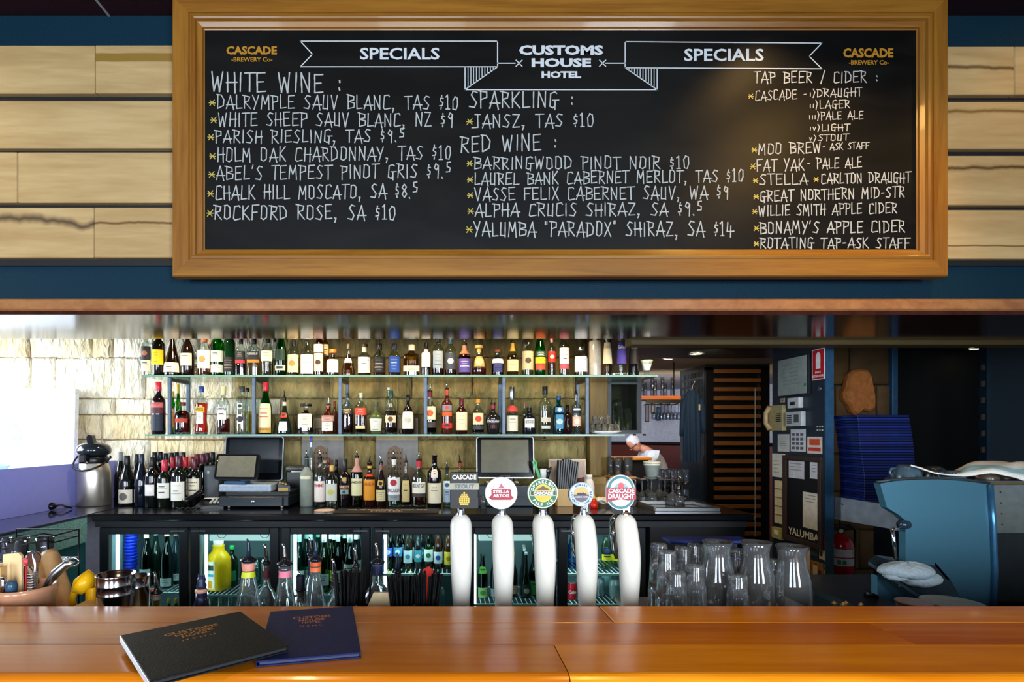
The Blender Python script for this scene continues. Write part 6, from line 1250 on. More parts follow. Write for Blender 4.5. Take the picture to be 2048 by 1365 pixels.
            pl = D('badge', rr, yb, M('4a5562', .3, .6)); D('pale_ring', rr*.94, yb-.001, M('aebfd0', .35), pl, 1); D('sunset_disc', rr*.62, yb-.002, M('b89a50', .4), pl, 1)
            obj('dark_water', MB().prism([(cx0+rr*.62*math.cos(a), zc+rr*.62*math.sin(a)) for a in [PI+k*PI/16 for k in range(17)]], yb-.0028, yb-.0021, 'y'), M('4a3644', .4), pl)
            obj('ships', MB().prism([(cx0-rr*.38, zc-rr*.02), (cx0-rr*.3, zc+rr*.14), (cx0-rr*.18, zc+rr*.1), (cx0-rr*.08, zc+rr*.16), (cx0+rr*.02, zc+rr*.08), (cx0+rr*.14, zc+rr*.18), (cx0+rr*.26, zc+rr*.08), (cx0+rr*.38, zc+rr*.1), (cx0+rr*.42, zc-rr*.02)], yb-.0034, yb-.0029, 'y'), M('14141c', .5), pl)
            b = MB(); flat_text(b, 'HARBOUR MASTER', cx0-rr*.54, cx0+rr*.54, zc-rr*.26, zc-rr*.14, yb-.0034, 0, .03); obj('lettering', b, M('c8ccd4', .5), pl)
            b = MB(); arctext(b, 'HOBART', rr*.78, zc, yb-.0024, rr*.17, PI*.72, PI*.28); arctext(b, 'BREWING', rr*.78, zc, yb-.0024, rr*.17, PI*.1, -PI*.42); arctext(b, 'COMPANY', rr*.78, zc, yb-.0024, rr*.17, PI*1.42, PI*.9)
            b.v = [(v[0]+cx0, v[1], v[2]) for v in b.v]; obj('lettering', b, M('2c3c58', .5), pl)
    else:
        Y0 = YTAP+yb; cx0 = wx(1241.5, Y0)-x; zc = wz(985.5, Y0)-ZB; S1 = Y0/F
        badge_base(t, zc+ZB-.03)
        def oval(r_, hh, y, th, m, nm, par):
            pts = []
            for k in range(48):
                a = k*PI/24; cc, ss = math.cos(a), math.sin(a); pts.append((cx0+r_*cc, zc+(hh-r_)*(1 if ss >= 0 else -1)+r_*ss))
            return obj(nm, MB().prism(pts, y, y+th, 'y'), m, par)
        pl = oval(28*S1, 35*S1, yb, .012, M('dfe9ec', .3), 'badge', t); oval(26.5*S1, 33.5*S1, yb-.001, .0009, M('17696c', .45), 'teal_ring', pl); oval(21.5*S1, 28*S1, yb-.002, .0009, M('dfeaf0', .35), 'pale_centre', pl)
        obj('red_crest', MB().prism([(cx0+6.5*S1*math.cos(k*PI/8), zc+14*S1+6*S1*math.sin(k*PI/8)) for k in range(16)], yb-.0030, yb-.0021, 'y'), M('c42030', .4), pl)
        obj('crest_wings', MB().prism([(cx0-15*S1, zc+9*S1), (cx0-9*S1, zc+18*S1), (cx0, zc+12*S1), (cx0+9*S1, zc+18*S1), (cx0+15*S1, zc+9*S1)], yb-.0027, yb-.0021, 'y'), M('7a9ab0', .4), pl)
        obj('red_band', MB().prism([(cx0-29*S1, zc+10*S1), (cx0+29*S1, zc+10*S1), (cx0+29.5*S1, zc-14*S1), (cx0+14*S1, zc-16*S1), (cx0+0*S1, zc-13.5*S1), (cx0-14*S1, zc-16*S1), (cx0-29.5*S1, zc-19*S1)], yb-.0048, yb-.0031, 'y'), M('980f2a', .5), pl)
        b = MB(); flat_text(b, 'CASCADE', cx0-26*S1, cx0+26*S1, zc-1.*S1, zc+8*S1, yb-.0052, 0, .03); flat_text(b, 'DRAUGHT', cx0-26*S1, cx0+26*S1, zc-12.5*S1, zc-2.5*S1, yb-.0052, 0, .03); obj('lettering', b, M('f4f4f4', .5), pl)
# ------------------------------------------------------------------ bottles with pourers right behind the bar
FG = litglass(); g5 = 'decanters and pourer bottles behind the bar top'
def fg(px, top, w, Y, shape, lab, pour, bands, mat_=None, H=None, zb=None, liq=None):
    zb = zb or ZB; H = H or (wz(top, Y)-zb); r = w/2*Y/F; t = thing('pourer_bottle', lab, 'bottle', (wx(px, Y), Y, zb), group=g5)
    pr = [(a*r, b_*H) for a, b_ in SH[shape]]; inner = [(max(.001, a*r-.0025), b_*H) for a, b_ in SH[shape]][::-1]; inner[-1] = (inner[-1][0], .006)
    obj('glass_body', MB().lathe([(.001, 0)]+pr+inner+[(.001, .006)], 28, cap0=False, cap1=False), mat_ or FG, t)
    nr = SH[shape][-1][0]*r
    if liq: 
        k_ = .92; obj('liquid', MB().lathe([(SH[shape][0][0]*r*k_-.002, .008)]+[(a*r-.004, b_*H) for a, b_ in SH[shape] if .0 < b_ < liq[1]]+[(rad(shape, liq[1])*r-.004, liq[1]*H)], 24), glass(liq[0], 0, 1.33), t)
    for (ya, yb_, c) in bands:
        za, zb2 = wz(ya, Y)-zb, wz(yb_, Y)-zb; za = min(za, H*.999)
        obj('neck_band', MB().lathe([(rad(shape, zb2/H)*r+.0006, zb2), (rad(shape, (za+zb2)/2/H)*r+.0006, (za+zb2)/2), (rad(shape, za/H)*r+.0006, za)], 20, cap0=False, cap1=False), M(c, .45), t)
    p = obj('pourer', MB().lathe([(nr*.8, H-.018), (nr*.9, H-.002), (nr*1.25, H+.001), (nr*1.3, H+.006), (nr*.8, H+.009), (nr*.55, H+.013)], 16), M('10131c', .2), t)
    if pour == 'k': obj('spout', MB().tube([(0, 0, H+.01), (.001, 0, H+.03), (.0, -.001, H+.05), (-.003, -.003, H+.062)], [.0065, .0055, .004, .0025], 10), M('1a2438', .2), p)
    else: obj('spout', MB().tube([(0, 0, H+.01), (0, 0, H+.025), (-.002, -.003, H+.05), (-.004, -.004, H+.060)], [.007, .006, .0038, .003], 10), CHROME, p)
    return t
fg(497, 1123, 78, 1.52, 'flask', 'conical glass decanter with curved black pourer and yellow neck band', 'k', [(1126, 1141, 'd88a7a'), (1143, 1154, 'c8d020')])
fg(533, 1128, 52, 1.66, 'round', 'round shouldered glass decanter with dark red neck band', 's', [(1141, 1156, '5a1c24')])
fg(570, 1131, 76, 1.50, 'flask', 'conical glass decanter with pink neck band', 's', [(1141, 1154, 'e07a90')])
fg(631, 1122, 66, 1.54, 'flask', 'conical glass decanter with orange neck ring and tall dark pourer', 'k', [(1124, 1132, 'c8501c'), (1134, 1143, 'd86a3c')])
fg(601, 1160, 44, 1.62, 'squat', 'amber filled bottle between the two conical decanters', 's', [(1118, 1152, '1a2234')], liq=('8a3408', .7), H=.19, zb=.85)
fg(621, 1112, 30, 1.72, 'std', 'slim bottle with dark sleeve and pourer behind the orange ringed decanter', 's', [(1120, 1150, '16203a')])
fg(669, 1160, 34, 1.56, 'tallstd', 'small bottle with steel pourer among the black straws', 's', [(1164, 1172, '14161c')])
fg(712, 1136, 40, 1.6, 'tallstd', 'black necked bottle with steel pourer right of the straws', 's', [(1140, 1180, '0f1116')])
fg(755, 1128, 62, 1.58, 'std', 'clear bottle with dark blue neck and pale pourer behind the tan card', 's', [(1131, 1150, '1c2444')])
fg(796, 1147, 40, 1.66, 'tallstd', 'bottle with mustard neck band behind the straws', 'k', [(1150, 1160, 'a86a4a'), (1161, 1176, 'd0a020')])
fg(313, 1188, 48, 1.5, 'std', 'pale syrup bottle with black cap beside the steel shaker tins', 's', [(1188, 1200, '8a8078')], mat_=thin('efe0b8', 1.8))
bottle(301, 26, 1190, ZB, 1.56, 'std', 'clear', ('e8c890', .9), [], ('e8641c', 14, 1.4), label='bottle with orange cap beside the steel shaker tins', group=g5)
t = thing('bottle_stopper', 'small dark blue figure shaped bottle top over the bar edge', 'stopper', (wx(403, 1.5), 1.5, ZB))
obj('neck', MB().lathe([(.03, 0), (.03, .15), (.016, .2), (.014, .222)], 16), M('141c3c', .3), t); obj('ring', MB().lathe([(.012, .218), (.017, .221), (.017, .227), (.012, .23)], 16), M('d8a888', .4), t)
obj('figure', MB().lathe([(.012, .23), (.014, .238), (.010, .246), (.012, .254), (.008, .262), (.001, .266)], 12), M('1c2444', .4), t)
for s in (-1, 1): obj('ear', MB().lathe([(.004, 0), (.003, .008), (.001, .012)], 8, c=(s*.007, 0, .258)), M('1c2444', .4), t)
# straws
STR = M('07080a', .5, spec=.25)
def straws(px, Y, n, sp, zt, lab, lean):
    t = thing('straw_bundle', lab, 'straws', (wx(px, Y), Y, ZB))
    obj('holder', MB().lathe([(sp*.5, 0), (sp*.55, .18), (sp*.52, .18), (sp*.47, .004)], 18, cap1=False), thin('889098', 2), t)
    for k in range(n):
        a = R.uniform(0, 2*PI); q = math.sqrt(R.random())*sp*.42; x, y = q*math.cos(a), q*math.sin(a)
        obj('straw', MB().tube([(x*.5, y*.5, .01), (x*1.6+lean, y*1.2, zt-ZB+R.uniform(-.008, .006))], .0026, 6), STR, t)
straws(690, 1.50, 26, .06, 1.128, 'bundle of black straws beside the conical decanters', .0)
straws(722, 1.54, 12, .04, 1.12, 'small bundle of black straws left of the tan card', .012)
straws(808, 1.48, 30, .06, 1.118, 'bundle of black straws right of the tan card', -.01)
straws(848, 1.50, 34, .06, 1.122, 'large bundle of black straws beside the first tap', .014)
t = thing('card_holder', 'tan wooden card holder among the black straws', 'holder', (wx(762, 1.47), 1.47, ZB))
obj('card', MB().prism([(-.04, 0), (.04, 0), (.036, wz(1213, 1.47)-ZB), (.024, wz(1186, 1.47)-ZB), (-.02, wz(1186, 1.47)-ZB), (-.036, wz(1213, 1.47)-ZB)], 0, .008, 'y'), M('dcc49c', .6), t); obj('base', MB().box(-.045, .045, -.02, .03, 0, .02, bev=.003), wood('b8945c', 'caa870', .5), t)
t = thing('sugar_packet', 'crumpled red packet sticking out above the straws', 'packet', (wx(858, 1.62), 1.62, ZB)); obj('packet', MB().prism([(-.014, .215), (.020, .222), (.018, .245), (.0, .262), (-.018, .252)], -.004, .004, 'y'), M('d02c20', .35), t); obj('packet_body', MB().prism([(-.012, 0), (.016, 0), (.018, .221), (-.013, .2145)], -.004, .004, 'y'), M('c0281c', .4), t)
# steel shaker tins
t = thing('shaker_tin', 'stack of brushed steel cocktail tins on the left of the bar', 'shaker', (wx(232, 1.42), 1.42, ZB))
zt = wz(1148, 1.42)-ZB
TIN = M('c6c6ca', .14, 1., vary=.04)
obj('tin', MB().lathe([(.040, 0), (.0445, zt-.052), (.0455, zt-.050), (.0445, zt-.048), (.0452, zt-.028), (.0462, zt-.026), (.0452, zt-.024), (.0460, zt-.003), (.0468, zt), (.0455, zt), (.043, zt-.06), (.042, .01)], 40, cap1=False), TIN, t)
obj('inner_tin', MB().lathe([(.037, zt-.1), (.042, zt-.012), (.0425, zt-.006), (.0415, zt-.006), (.039, zt-.05)], 32, cap1=False), TIN, t)
tt = thing('shaker_tin', 'smaller steel cocktail tin right of the stacked tins', 'shaker', (wx(272, 1.48), 1.48, ZB)); obj('tin', MB().lathe([(.024, 0), (.032, .23), (.034, wz(1152, 1.48)-ZB), (.033, wz(1152, 1.48)-ZB), (.03, .02)], 28, cap1=False), M('bdbdc2', .18, 1., vary=.04), tt)
# crock with tools
t = thing('utensil_crock', 'brown glazed crock full of bar tools in the lower left corner', 'crock', (wx(48, 1.40), 1.40, ZB))
zt = wz(1185, 1.34)-ZB; rr = 55*1.4/F
obj('crock_body', MB().lathe([(rr*.85, 0), (rr*.95, .02), (rr*.96, zt-.02), (rr*1.02, zt-.012), (rr*1.02, zt), (rr*.94, zt), (rr*.9, .01)], 32, cap1=False), M('c08a6a', .25, coat=.4), t)
WD = wood('c89a5c', 'dcb67c', .5, (10, 10, 1.4))
def tool(nm, pts, rad_, m, parent=t, seg=10): return obj(nm, MB().tube(pts, rad_, seg), m, parent)
obj('flat_spatula', MB().box(-.058, -.052, -.02, .0, .1, zt+.055).box(-.05, -.044, -.02, 0, .1, zt+.05), WD, t)
obj('wooden_board', MB().prism([(-.07, .1), (-.02, .1), (-.022, zt+.07), (-.03, zt+.078), (-.07, zt+.074)], .02, .028, 'y'), M('dcbc8a', .6), t)
tool('blue_handle', [(-.01, -.03, zt-.04), (-.004, -.035, zt+.01), (-.002, -.036, zt+.02)], [.012, .013, .009], M('2c4c66', .3)); tool('steel_tool', [(-.04, -.02, .1), (-.028, -.03, zt+.02), (-.03, -.034, zt+.03)], [.006, .007, .003], CHROME)
tool('red_pin', [(.0, 0, .1), (.006, .0, zt+.055)], .002, RED, seg=6); obj('pin_head', MB().lathe([(.001, -.009), (.008, -.004), (.008, .004), (.001, .009)], 12, c=(.006, 0, zt+.062)), M('d8404c', .35), t)
tool('strainer_coil', [(.035+.010*math.cos(k*1.05), -.02+.010*math.sin(k*1.05), zt-.01+k*.0011) for k in range(40)], .0015, STEEL, seg=5)
tool('bent_tongs', [(.02, 0, .1), (.03, .0, zt+.05), (.024, 0, zt+.085), (.012, 0, zt+.082)], [.007, .006, .007, .005], CHROME); obj('tong_plate', MB().prism([(.012, zt+.05), (.04, zt+.045), (.045, zt+.075), (.028, zt+.09), (.01, zt+.08)], -.004, -.001, 'y'), CHROME, t)
tool('wire_whisk', [(.05, 0, zt-.01), (.08, 0, zt+.03), (.11, 0, zt+.055), (.13, 0, zt+.06)], [.006, .012, .010, .002], STEEL); obj('whisk_loop', MB().tube([(.12+.02*math.cos(k*PI/8), 0, zt+.06+.012*math.sin(k*PI/8)) for k in range(17)], .002, 6), CHROME, t)
tool('citrus_press', [(-.012, .02, zt-.01), (-.016, .02, zt+.045), (-.006, .02, zt+.05), (.008, .02, zt+.03), (.018, .02, zt+.045), (.022, .02, zt+.0)], .0025, STEEL)
# wooden rollers
for k, (a, b_, c, lb) in enumerate((((wx(66, 1.6), 1.6, wz(1112, 1.6)), (wx(116, 1.5), 1.5, wz(1210, 1.5)-.05), .022, 'wooden rolling pin leaning behind the crock, left of the pair'), ((wx(98, 1.6), 1.6, wz(1107, 1.6)), (wx(146, 1.5), 1.5, wz(1214, 1.5)-.05), .024, 'wooden rolling pin leaning behind the crock, right of the pair'))):
    a, b_ = Vector(a), Vector(b_); d = (a-b_).normalized(); L_ = (a-b_).length
    base = b_-d*((b_.z-ZB-.02)/d.z); t = thing('rolling_pin', lb, 'rolling pin', tuple(base), group='wooden pins behind the crock')
    e1 = a-base; obj('barrel', MB().tube([Vector((0, 0, 0)), e1*.5, e1*.96, e1], [c, c, c, c*.86], 20), wood('b88a58', 'cfa676', .5, (6, 6, 3)), t); obj('end_grain', MB().tube([e1, e1*1.004], [c*.8, c*.7], 20), M('e0c294', .6), t)
t = thing('lemon_squeezer', 'yellow hand squeezer lying beside the steel shaker tins', 'squeezer', (wx(186, 1.5), 1.5, ZB), rz=.3)
obj('cup', MB().lathe([(.012, 0), (.03, .012), (.034, .036), (.030, .036), (.02, .012), (.001, .008)], 20, cap1=False).xf(Matrix.Translation((.0, 0, .235)) @ Matrix.Rotation(-1.0, 4, 'Y')), M('eeb410', .25), t); obj('handle', MB().tube([(-.01, 0, .27), (-.04, .01, .25), (-.055, .02, .2), (-.05, .02, .02)], [.012, .01, .009, .009], 10), M('eeb410', .25), t); obj('stand', MB().lathe([(.02, 0), (.018, .235)], 14), M('e0a80c', .3), t)
t = thing('chopping_board', 'pale wooden board just above the bar edge at the left', 'board', (wx(170, 1.4), 1.36, ZB)); obj('board', MB().box(-.05, .05, 0, .12, .18, .205, bev=.004), WD, t); obj('support', MB().box(-.04, .04, .02, .1, 0, .18), BLACKM, t)
# rack with water glasses far left
t = thing('wire_rack', 'black wire rack of thick glasses at the left edge', 'rack', (wx(30, 1.95), 1.95, .85))
zr = wz(1118, 1.85)-.85; ze = wz(1080, 1.9)-.85
for z in (ze, ze-.025): obj('wire', MB().tube([(-.12, -.12, z-.03), (.1, .0, z+.012), (.12, .03, z), (.12, .16, z), (-.12, .16, z)], .003, 6), BLACK, t)
for x, y in ((.11, .01), (.12, .16), (-.12, .16), (-.11, -.11)): obj('leg', MB().tube([(x, y, 0), (x, y, ze)], .003, 6), BLACK, t)
obj('rack_floor', MB().box(-.12, .12, -.1, .16, zr-.055, zr-.05), M('9aa0a4', .4, .6), t)
for k, (x, y) in enumerate(((-.085, .05), (-.02, .05), (.055, .07), (-.06, -.03), (.02, -.02))):
    tumbler(wx(30, 1.95)+x, 1.95+y, .85+zr-.0495, .03, .09, 'thick clear tumbler in the wire rack at the left edge, %s' % ['back left', 'back middle', 'back right', 'front left', 'front right'][k], 'glasses in the left wire rack', mt=litglass(), up=True, flare=.75, seg=20)
# ------------------------------------------------------------------ carafes and glasses behind the bar, right of the taps
g6 = 'carafes and tumblers right of the taps'; ZG = .985
t = thing('glass_mat', 'steel drainer under the carafes and tumblers', 'drainer', (wx(1452, 1.6), 1.42, ZB)); obj('drainer_top', MB().box(-.28, .26, 0, .33, .12, .134, bev=.003), STEEL, t)
for x in (-.26, .24):
    for y in (.02, .3): obj('leg', MB().box(x-.01, x+.01, y-.01, y+.01, 0, .12), BLACKM, t)
def carafe(px, Y, top, lab):
    FG = litglass(); t = thing('carafe', lab, 'carafe', (wx(px, Y), Y, ZG), group=g6); H = wz(top, Y)-ZG; r = .050
    pr = [(r*.9, 0), (r, .006), (r, H*.42), (r*.93, H*.55), (r*.72, H*.74), (r*.66, H*.84), (r*.72, H*.94), (r*.80, H)]
    inn = [(a-.003, b_) for a, b_ in pr][::-1]; inn[-1] = (r*.85, .009); inn[-2] = (r-.003, .014)
    obj('glass_body', MB().lathe([(.001, .002)]+pr+inn+[(.001, .008)], 32, cap0=False, cap1=False), FG, t)
carafe(1435, 1.56, 1083, 'glass carafe nearest the taps'); carafe(1512, 1.55, 1084, 'middle one of the three glass carafes'); carafe(1583, 1.52, 1092, 'glass carafe at the right end beside the photo board')
k6 = [(1318, 1.62, 1088, 'tall upturned tumbler stack nearest the last tap'), (1334, 1.52, 1102, 'upturned tumbler stack in front, second from the last tap'), (1366, 1.64, 1094, 'upturned tumbler stack in the rear, left of the centre'), (1391, 1.68, 1088, 'upturned tumbler stack in the rear, behind the wide tumbler'),
      (1390, 1.5, 1130, 'wide low tumbler in front of the first carafe'), (1353, 1.48, 1144, 'low tumbler in front near the bar edge'), (1420, 1.69, 1092, 'rear tumbler left of the first carafe'), (1472, 1.68, 1098, 'rear tumbler between the first two carafes'), (1545, 1.69, 1120, 'rear tumbler between the last two carafes'), (1475, 1.47, 1150, 'front tumbler between the first two carafes')]
FG = litglass()
for px, Y, top, lb in k6:
    t = thing('tumbler', lb, 'glass', (wx(px, Y), Y, ZG), group=g6); H = wz(top, Y)-ZG; r = .027
    pr = [(r*1.1, 0), (r*1.08, .01), (r, H*.5), (r*.86, H*.97), (r*.8, H)]
    obj('glass_body', MB().lathe(pr+[(.001, H), (.001, H-.012), (r*.78, H-.012), (r*.92, H*.5), (r*1.0, 0), (r*1.1, 0)], 24, cap0=False, cap1=False), FG, t)
    if H > .17: obj('inner_tumbler', MB().lathe([(r*1.16, 0), (r*1.14, H*.3), (r*1.08, H*.42), (r*1.05, H*.42), (r*1.1, H*.3), (r*1.13, 0), (r*1.16, 0)], 24, cap0=False, cap1=False), FG, t)
t = thing('blue_tray', 'dark blue plastic tray behind the carafes', 'tray', (wx(1365, 1.9), 1.78, .8502)); obj('tray', MB().box(-.1, .16, -.02, .05, .30, .312, bev=.004), M('142a70', .4), t); obj('tray_stand', MB().box(-.06, .12, -.01, .04, 0, .30), BLACKM, t)

tumbler(wx(967, 3.2), 3.2, ZC, .021, .07, 'small clear cup of green garnish right of the stout badge', 'tumblers and stem glasses at the right end of the back counter', up=True)

# second rows of bottles deeper in the fridges
def backrow(src_prefix, grp, dy, lab, mx):
    src = [o for o in bpy.data.objects if o.get('group') == grp and o.parent is None][:mx]
    for q, o in enumerate(src):
        copytree(o, loc=(o.location[0]+R.uniform(-.012, .012)+.012, o.location[1]+dy, o.location[2]), label=lab % ['left end', 'second', 'third', 'fourth', 'fifth', 'sixth', 'right end'][q])
backrow('beer_bottle', gb, .085, 'beer bottle in the rear row of the fourth fridge bay, %s', 7)
src = [o for o in bpy.data.objects if o.name.startswith('wine_bottle') and o.parent is None and 'third fridge bay' in o.get('label', '')]
for q, o in enumerate(src): copytree(o, loc=(o.location[0]+.02, o.location[1]+.1, o.location[2]), label='white wine bottle in the rear row of the third fridge bay, %s' % ['left end', 'second', 'third', 'fourth', 'fifth', 'sixth', 'right end'][q])
# ------------------------------------------------------------------ noticeboard pillar on the right
XP = 2.21
pil = obj('wall_pillar', MB().box(XP, XP+.04, 3.2, 3.715, 0, 2.25, bev=.002), M('222c36', .35, .2, bump=.1), kind='structure')
obj('corner_strip', MB().box(XP-.002, XP+.045, 3.19, 3.199, 0, 2.25), M('3a6488', .3, .5), pil)
def PY(px): return XP*F/(px-CX)
def PZ(px, py): return EYE-(py-CY)*PY(px)/F
def onp(nm, x0, x1, ya, yb, m, d=.004, par=None, **k):
    """flat item on the pillar: x range and y range measured at its middle"""
    xm = (x0+x1)/2; z1, z0 = PZ(xm, ya), PZ(xm, yb); y1, y0 = PY(x0), PY(x1)
    return MB().box(XP-d, XP-.0003, y0, y1, z0, z1, bev=min(.002, d*.4))
def pin(nm, lab, cat, x0, x1, ya, yb, m, d=.004, deco=(), group=None):
    b = onp(nm, x0, x1, ya, yb, m, d); xs = [v[0] for v in b.v]; ys = [v[1] for v in b.v]; zs = [v[2] for v in b.v]
    c = (XP, (min(ys)+max(ys))/2, min(zs)); t = thing(nm, lab, cat, c, group=group)
    b.v = [(v[0]-c[0], v[1]-c[1], v[2]-c[2]) for v in b.v]; obj('sheet' if d < .01 else 'body', b, m, t)
    hw_ = (max(ys)-min(ys))/2; hh = max(zs)-min(zs)
    for (nm2, u0, u1, v0, v1, m2, dd) in deco:   # u from left (far) to right (near)
        obj(nm2, MB().box(-d-dd, -d-.0002, hw_-2*hw_*u1, hw_-2*hw_*u0, hh*v0, hh*v1), m2, t)
    return t, hw_, hh, d
INKP = M('5a6068', .6)
lines = lambda n, v0=.2, v1=.85, m=INKP: [('text_line', .15, R.uniform(.55, .88), v0+(v1-v0)*k/n, v0+(v1-v0)*k/n+.018, m, .0004) for k in range(n)]
pin('framed_notice', 'pale sheet in a thin black frame at the top of the notice pillar', 'notice', 1560, 1623, 714, 792, M('17191c', .3), .02, [('paper', .04, .96, .03, .97, M('9aa39c', .35), .001), ('green_mark', .88, .94, .2, .28, M('2a8a6a', .5), .0016)]+[('text_line', .2, .75, .3+.1*k, .31+.1*k, M('7c8680', .5), .0016) for k in range(6)])
t, hw_, hh, d = pin('fire_sign', 'red fire extinguisher sign with white cylinder pictogram', 'sign', 1625, 1651, 698, 760, M('e9e4e4', .4), .004, [('red_field', .07, .93, .03, .97, M('c4161c', .4), .0006)])
b = MB().prism([(-.0, 0), (.0, 0)], 0, 0) if False else MB()
cw = hw_*.34
pts = [(-cw, hh*.36), (cw, hh*.36), (cw, hh*.78), (cw*.75, hh*.85), (cw*.35, hh*.87), (cw*.35, hh*.9), (-cw*.3, hh*.9), (-cw*.35, hh*.87), (-cw*.75, hh*.85), (-cw, hh*.78)]
b.prism(pts, -d-.0012, -d-.0007, 'x'); obj('extinguisher_pictogram', b, M('f2eeee', .5), t)
b = MB()
for s_, z0, z1, k in (('FIRE', .21, .28, .45), ('EXTINGUISHER', .08, .16, .85)): text_on(b, s_, lambda u, v: (-d-.001, hw_*k-2*hw_*k*u, hh*(z0+(z1-z0)*v)), 0, .03)
obj('lettering', b, M('f2eeee', .5), t)
pin('wall_plate', 'tiny square beige plate under the framed notice', 'plate', 1562, 1571, 797, 806, M('a89c84', .5), .006, [('screw', .4, .6, .4, .6, INK, .001)])
pin('thermostat', 'small white switch box with black toggle on the notice pillar', 'switch', 1584, 1607, 796, 817, M('d6d8d6', .4), .03, [('toggle', .35, .7, .3, .6, INK, .008)])
pin('alarm_keypad', 'white alarm keypad below the small switch box', 'keypad', 1580, 1612, 824, 853, M('c8ccca', .4), .03, [('screen', .55, .85, .25, .8, M('4a5450', .3), .001)]+[('text_line', .1, .4, .2+.13*k, .26+.13*k, INK, .001) for k in range(5)])
t, hw_, hh, d = pin('intercom', 'beige wall intercom handset at the far edge of the notice pillar', 'intercom', 1545, 1573, 811, 862, M('b8a878', .4), .028, [('grille_bar', .55, .9, .35+.07*k, .39+.07*k, INK, .001) for k in range(5)])
obj('handset', MB().tube([(-.034, hw_*.6, hh*.05), (-.05, hw_*.9, hh*.3), (-.05, hw_*.9, hh*.7), (-.034, hw_*.6, hh*.95)], [.018, .015, .015, .018], 10), M('b89a68', .35), t)
obj('round_knob', MB().lathe([(.014, 0), (.012, .01)], 14).xf(Matrix.Translation((XP, PY(1641), PZ(1641, 778))) @ Matrix.Rotation(-PI/2, 4, 'Y')), M('5a6068', .4, .5), label='round grey knob right of the framed notice', cat='knob')
pin('note_card', 'cream card low left under the intercom', 'note', 1556, 1579, 869, 904, M('cfd0cc', .6), .002, lines(5)); pin('calendar', 'white calendar sheet of figures under the keypad', 'calendar', 1582, 1612, 859, 904, M('d6d8dc', .6), .003, [('figure', .1+.28*i, .3+.28*i, .1+.2*j, .22+.2*j, INKP, .0004) for i in range(3) for j in range(4)])
pin('postcard', 'white and orange pinned card above the framed blackboard', 'card', 1615, 1645, 874, 908, M('e4d4c8', .6), .002, [('orange_shape', .15, .85, .5, .85, M('d8542c', .5), .0005), ('red_lettering', .08, .9, .15, .36, M('c83c2c', .5), .0005)])
t, hw_, hh, d = pin('notice_board', 'brown framed blackboard with pinned papers and a maker name along its foot', 'notice board', 1572, 1650, 913, 1090, M('0d0c0e', .5), .012, ())
FRB = M('3a2a22', .6, bump=.5, scale=60)
for (u0, u1, v0, v1) in ((0, 1, .95, 1.), (0, 1, 0, .06), (0, .1, .06, .95), (.92, 1, .06, .95)): obj('frame_rail', MB().box(-.026, -.0125, hw_-2*hw_*u1, hw_-2*hw_*u0, hh*v0, hh*v1, bev=.002), FRB, t)
for (u0, u1, v0, v1, c) in ((.14, .55, .74, .94, 'cdd0da'), (.70, .9, .76, .94, 'd0d4dc'), (.52, .9, .2, .60, 'dcd6c8')):
    pp = obj('pinned_paper', MB().box(-.0150, -.0125, hw_-2*hw_*u1, hw_-2*hw_*u0, hh*v0, hh*v1), M(c, .6), t)
    for k in range(3): obj('text_line', MB().box(-.0154, -.0151, hw_-2*hw_*(u1-.06), hw_-2*hw_*(u0+.05), hh*(v1-.03-.035*k)-.003, hh*(v1-.03-.035*k)), INKP, pp)
b = MB(); zA, zB_ = .075, .16
def yl(u, v): return (-.0132, hw_*.76-hw_*1.58*u, hh*(zA+(zB_-zA)*v))
text_on(b, 'YALUMBA', yl, 0, .02, 1.15); obj('lettering', b, M('e6dcc4', .5), t)
pin('paper_bundle', 'curled spiral notepad and papers hanging at the left of the framed blackboard', 'notepad', 1550, 1571, 908, 955, M('dcdad2', .6), .02, lines(4))
pin('paper_bundle', 'yellowed loose papers hanging below the spiral notepad', 'papers', 1553, 1571, 962, 1048, M('d8cba4', .7), .015, [('fold', .1, .9, .2+.2*k, .22+.2*k, M('8a7c5c', .6), .004) for k in range(4)])
pin('green_tag', 'olive green folded tag below the yellowed papers', 'tag', 1552, 1570, 1056, 1078, M('a8a050', .6), .03, [('white_patch', .3, .8, .4, .8, PAPER, .001)])
pc = [(1622, 1636, 1078, 1112, '3c4a40', 'dark green photo card'), (1637, 1651, 1068, 1098, 'a01c24', 'small red telephone shaped card'), (1639, 1654, 1100, 1120, 'c8bc90', 'cream business card'), (1622, 1647, 1124, 1168, '8a6430', 'brown group photograph'), (1648, 1656, 1130, 1160, '6a5a30', 'narrow olive card'), (1622, 1638, 1172, 1213, 'c86a38', 'orange and white photo card'), (1640, 1654, 1178, 1212, 'c8a868', 'pale yellow leaflet'), (1609, 1621, 1080, 1150, 'e0c8a8', 'curling cream leaflet edge')]
for k, (x0, x1, ya, yb, c, lb) in enumerate(pc):
    pin('photo_card', lb+' at the foot of the notice pillar', 'card', x0, min(x1, 1651), ya, yb, M(c, .5, vary=.4, scale=45), .0025, [('picture_patch', .2, .55, .3, .8, M('d8b890' if k % 2 else '2c2420', .5), .0005), ('picture_patch', .6, .85, .25, .65, M('e8d8c0' if k % 3 else '5a2a1c', .5), .0005)], group='cards pinned at the foot of the pillar')
for k in range(6):
    pin('magnet', 'small pale round magnet in the cluster above the postcard, %s' % ['top left', 'top right', 'middle left', 'middle', 'right', 'lowest'][k], 'magnet', 1634+k % 3*5, 1637+k % 3*5, 852+k//3*7, 855.5+k//3*7, M('b8b4a8', .4), .006, [('cap', .2, .8, .2, .8, M('8c8a84', .4), .002)], group='magnets on the pillar')
